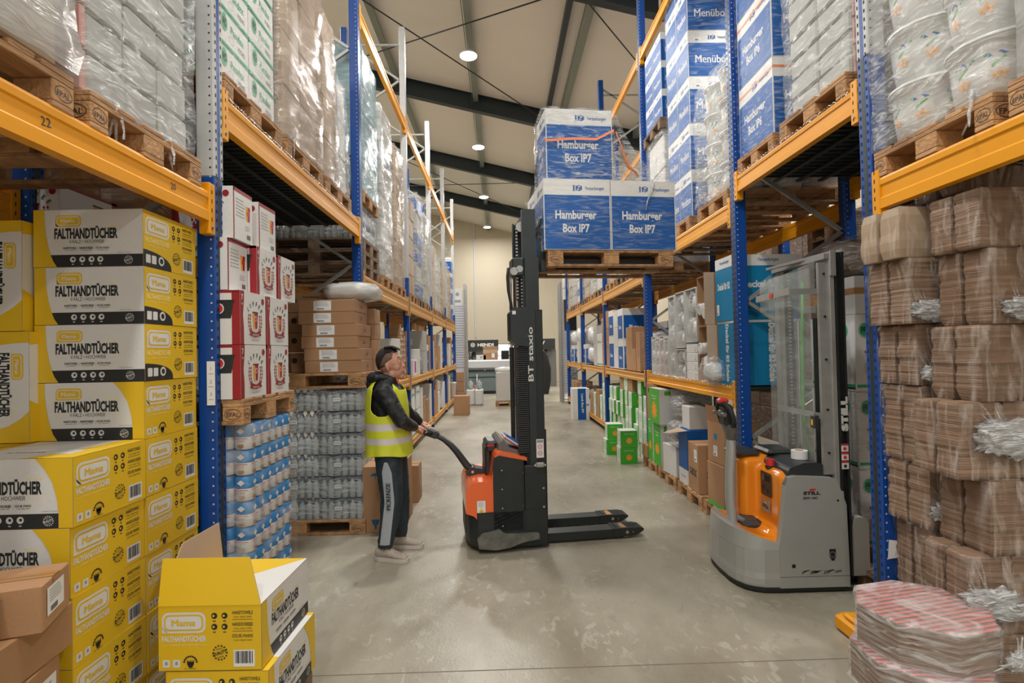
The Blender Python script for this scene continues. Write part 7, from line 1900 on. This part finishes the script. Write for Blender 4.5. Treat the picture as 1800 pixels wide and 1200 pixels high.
# perforated end posts with slatted shelf panels
def shelf_end(x, y, side, label):
    t = thing('metal_shelving_unit', label, 'shelving', (x, y, 0))
    for yy in (0, .5):
        mb = MB().rbox(-.05, yy, 0, .05, yy + .06, 4.1 if side < 0 else 3.9, 'galv', .005)
        for k in range(70): mb.rect(fr_front(-.05, yy, 0), .04, .1 + k * .055, .06, .12 + k * .055, 'slot', 1)
        mb.build('perforated_post', t)
    mb = MB(); a, c = (-.45, -.06) if side < 0 else (.06, .50)
    for k in range(26): mb.box(a, .03, .3 + k * .085 + (.9 if side < 0 else 0), c, .05, .365 + k * .085 + (.9 if side < 0 else 0), 'machine')
    mb.box(a, .05, .3, c, .06, 3.3, 'machine'); mb.build('slatted_side_panel', t)
    for z in (.1, 1.35, 2.2, 3.3): MB().box(a, .06, z, c, .6, z + .04, 'machine').build('shelf', t)
    return t
shelf_end(-1.22, 19.15, -1, 'grey metal shelving with perforated post at the far end of the left rack')
shelf_end(1.98, 17.6, 1, 'grey metal shelving with perforated post at the far end of the right rack')
bx('blackboard_panel', 'black panel on the shelving at the far end of the right rack', 'panel', 2.08, 17.62, 2.35, 2.48, 17.64, 3.35, 'black')
for k in range(3): bx('coffee_machine_box', 'white appliance carton on top of the far right shelving, %s' % ['lowest', 'middle', 'top'][k], 'carton', 2.1, 17.75, 3.36 + k * .37, 2.46, 18.1, 3.72 + k * .37, 'white_card', lambda mb, fr, w, h: mb.disc(fr, w * .4, h * .5, .06, 'plastic_gr', 1))
bx('white_carton', 'white carton on top of the far left slatted shelving', 'carton', -1.66, 19.3, 3.36, -1.32, 19.7, 3.95, 'white_card', lambda mb, fr, w, h: (mb.rect(fr, .05, .1, w - .05, .2, 'grey_print', 1), mb.disc(fr, w / 2, .4, .07, 'grey_print', 1)))
# counter / large format printer
t = thing('wide_format_printer', 'long grey wide format printing machine across the far end of the aisle', 'machine', (-.85, 22.3, 0))
MB().prism([(-1.0, .12), (.95, .12), (1.35, .62), (1.35, .66), (-1.2, .66), (-1.2, .62)], 0, .7, 'teal', 'y').build('base_cabinet', t, bevel=.01)
MB().rbox(-1.3, -.05, .68, 1.3, .75, .95, 'teal', .03).build('print_bed', t); MB().rbox(-1.25, -.1, 1.02, 1.32, .72, 1.38, 'machine', .05).build('top_cover', t)
mb = MB().rbox(-1.32, -.12, .93, 1.34, .0, 1.0, 'rafter', .01); [mb.disc(fr_front(0, -.121, 0), x, .97, .02, 'white', 1, 8) for x in (-.6, .2, .9)]; mb.build('front_rail', t)
MB().rbox(-.16, -.12, .14, -.10, -.02, .82, 'machine', .01).build('leg_strip', t); MB().rbox(.6, -.14, .86, 1.0, .1, 1.05, 'machine', .02).build('control_box', t)
MB().rbox(-1.0, -.02, .0, .9, .6, .12, 'slot', .01).build('plinth', t)
for k in range(2): bx('white_carton', 'white carton standing on the wide format printer, %s' % ['left', 'right'][k], 'carton', -1.75 + k * .75, 22.4, 1.39, -1.45 + k * .75 + .1, 22.8, [1.95, 1.58][k], 'white_card', lambda mb, fr, w, h: mb.disc(fr, w / 2, h / 2, .05, 'grey_print', 1))
bx('brown_carton', 'open brown carton standing on the wide format printer', 'carton', -.72, 22.4, 1.39, -.12, 22.9, 1.92, 'card', lambda mb, fr, w, h: (mb.rect(fr, 0, h * .5, w, h * .75, 'card_in', 1), mb.rect(fr, .35, .08, .47, .25, 'label', 1)))
# shop wall unit with signs
def sign(mb, fr, w, h):
    mb.text(fr, 'HENDI', w * .62, h * .42, h * .26, 'white', w=w * .48, bold=.05, lift=2); mb.ring(fr, w * .24, h * .55, h * .2, h * .05, 'white', 2); mb.text(fr, 'H', w * .24, h * .45, h * .2, 'white', lift=2, bold=.05); mb.rect(fr, w * .7, h * .2, w * .95, h * .23, 'grey_print', 2)
for k, (x, y) in enumerate(((-3.33, 26.0), (-1.7, 26.0), (.62, 25.9))):
    bx('shop_sign', 'black shop sign with white HENDI lettering, %s' % ['partly hidden by the left shelving', 'left of the bright window', 'right of the stacker mast'][k], 'sign', x, y, 1.76, x + [1.55, 1.6, .72][k], y + .05, 2.28, 'black', sign if k < 2 else (lambda mb, fr, w, h: (mb.text(fr, 'DI', w * .3, h * .42, h * .26, 'white', w=w * .3, bold=.05, lift=2))))
bx('shop_sign', 'black shop sign with curved white script letters beside the right shelving', 'sign', 1.42, 25.9, 1.76, 2.6, 25.95, 2.28, 'black', lambda mb, fr, w, h: (mb.text(fr, 'B.V', w * .38, h * .4, h * .4, 'white', w=w * .42, lift=2, bold=.02), mb.ring(fr, w * .3, h * .5, h * .3, h * .03, 'white', 2)))
t = thing('product_wall', 'grey pegboard wall of small kitchen goods below the shop signs', 'display wall', (-1.3, 26.1, 0))
MB().rbox(-2.0, 0, 0, 1.15, .06, 1.76, 'plastic_gr', .01).build('back_panel', t); MB().rbox(1.9, 0, 0, 3.95, .06, 1.76, 'plastic_gr', .01).build('back_panel', t)
rr = random.Random(5)
M['cool'] = mat('steel goods', (.5, .52, .55), .3, metal=.5)
gn = 0
for k in range(46):
    x = rr.choice([rr.uniform(-3.1, -.4), rr.uniform(.75, 2.4)]); z = rr.uniform(1.2, 1.6); gn += 1
    m_ = rr.choice(['slot', 'cool', 'white', 'cool', 'slot', 'purple']); h = rr.uniform(.08, .24)
    mb = MB().lathe((0, 0, 0), (0, 0, h), [(0, .03), (.5, .02), (.55, .05), (1, .05)], m_, 8)
    solid(mb, 'kitchen_utensil', 'small kitchen utensil hanging on the far pegboard below the signs', 'utensil', (x, 26.04, z), 0, 'utensils on the far pegboard')
t = thing('chest_freezer', 'light grey appliance on the right of the stacker mast, on a wooden pallet', 'appliance', (1.25, 22.4, .15))
MB().rbox(-.42, 0, 0, .42, .6, 1.0, 'machine', .03).build('body', t); MB().rbox(-.12, -.02, .5, .18, 0, .85, 'plastic_dk', .02).build('display_panel', t); MB().box(-.3, -.025, .78, .3, -.01, .83, 'cyan_print').build('blue_strip', t)
pallet(.75, 1.75, 22.3, 23.1, 0, 'wooden pallet under the grey appliance at the far end')
for k in range(7): solid(MB().lathe((0, 0, 0), (0, 0, .2), [(0, .05), (.7, .05), (.85, .02), (1, .02)], 'orange_print' if k > 2 else 'purple', 10), 'bottle', 'small %s bottle on the far grey appliance' % ('orange' if k > 2 else 'purple'), 'bottle', (.92 + k * .11, 22.6, 1.155), 0, 'orange bottles on the far appliance' if k > 2 else 'purple bottles on the far appliance')
mb = MB(); secs = []
for (z, w) in ((.0, .25), (.5, .35), (1.0, .36), (1.5, .25), (1.7, .12)): secs.append([(w * math.cos(a), .18 * math.sin(a), z) for a in [2 * PI * q / 16 for q in range(16)]])
mb.loft(secs, 'jacket'); solid(mb, 'black_cover', 'tall black covered object left of the far right shelving', 'covered object', (1.62, 21.6, .0))
bx('far_dark_screen', 'dark screen beside the stacker mast at the far end', 'screen', .02, 23.4, 0, .35, 23.46, 1.75, 'slot')  # thin black screen, extended to the floor in place of a stand
# pallet in the aisle with white bag and blue carton
pallet(-.19, .75, 17.0, 17.8, 0, 'wooden pallet standing in the aisle left of the stacker mast')
mb = MB().rbox(-.28, -.25, 0, .28, .25, .92, 'white_card', .03); blob(mb, (0, 0, .95), .3, .24, .12, 'cup_white', .25, 4, 16); solid(mb, 'white_sack', 'tall white sack on the aisle pallet left of the stacker mast', 'sack', (.11, 17.35, .146))
bx('blue_printed_carton', 'blue and white carton on the aisle pallet beside the white sack', 'carton', .42, 17.1, .146, .9 - .17, 17.6, .84, 'white', lambda mb, fr, w, h: (mb.rect(fr, 0, 0, w, h * .72, 'blue_print', 1), mb.text(fr, 'Box', w * .5, h * .3, h * .1, 'white', w=w * .5, lift=2)))
bx('brown_carton', 'open brown carton on top of the blue one on the aisle pallet', 'carton', .43, 17.2, .842, .72, 17.6, 1.06, 'card')
for k in range(4):
    mb = MB(); mb.rbox(-.13, -.1, 0, .13, .1, .52, 'cup_white', .04)
    solid(mb, 'white_canister', 'white canister on the floor beside the lone brown carton, %s' % ['front left', 'front right', 'rear left', 'rear right'][k], 'canister', (-1.0 + (k % 2) * .28, 17.6 + (k // 2) * .3, 0))
for k in range(2):
    solid(MB().lathe((0, 0, 0), (0, 0, .30), [(0, .09), (.7, .09), (.85, .03), (1, .03)], 'bottle', 12), 'water_bottle', 'large water bottle standing on the white canisters, %s' % ['left', 'right'][k], 'bottle', (-.99 + k * .28, 17.6, .522))
    solid(MB().cyl((0, 0, 0), (0, 0, .6), .055, m='pink', n=12), 'pink_roll', 'pink roll standing behind the white canisters, %s' % ['left', 'right'][k], 'roll', (-1.06 + k * .2, 18.3, .9 - .9 + .0))
for k in range(3): bx('brown_carton', 'brown carton in the low stack beside the far left shelving, %s' % tier(k, 3), 'carton', -1.62, 18.2 + .95, .0 + k * .34, -1.30, 18.6 + .95, .335 + k * .34, 'card')
bx('plastic_crate', 'yellow topped bin beside the far left shelving', 'bin', -1.75, 20.6, 0, -1.3, 21.0, 1.98, 'wood_block', lambda mb, fr, w, h: mb.rect(fr, 0, h * .78, w, h, 'beam', 1))
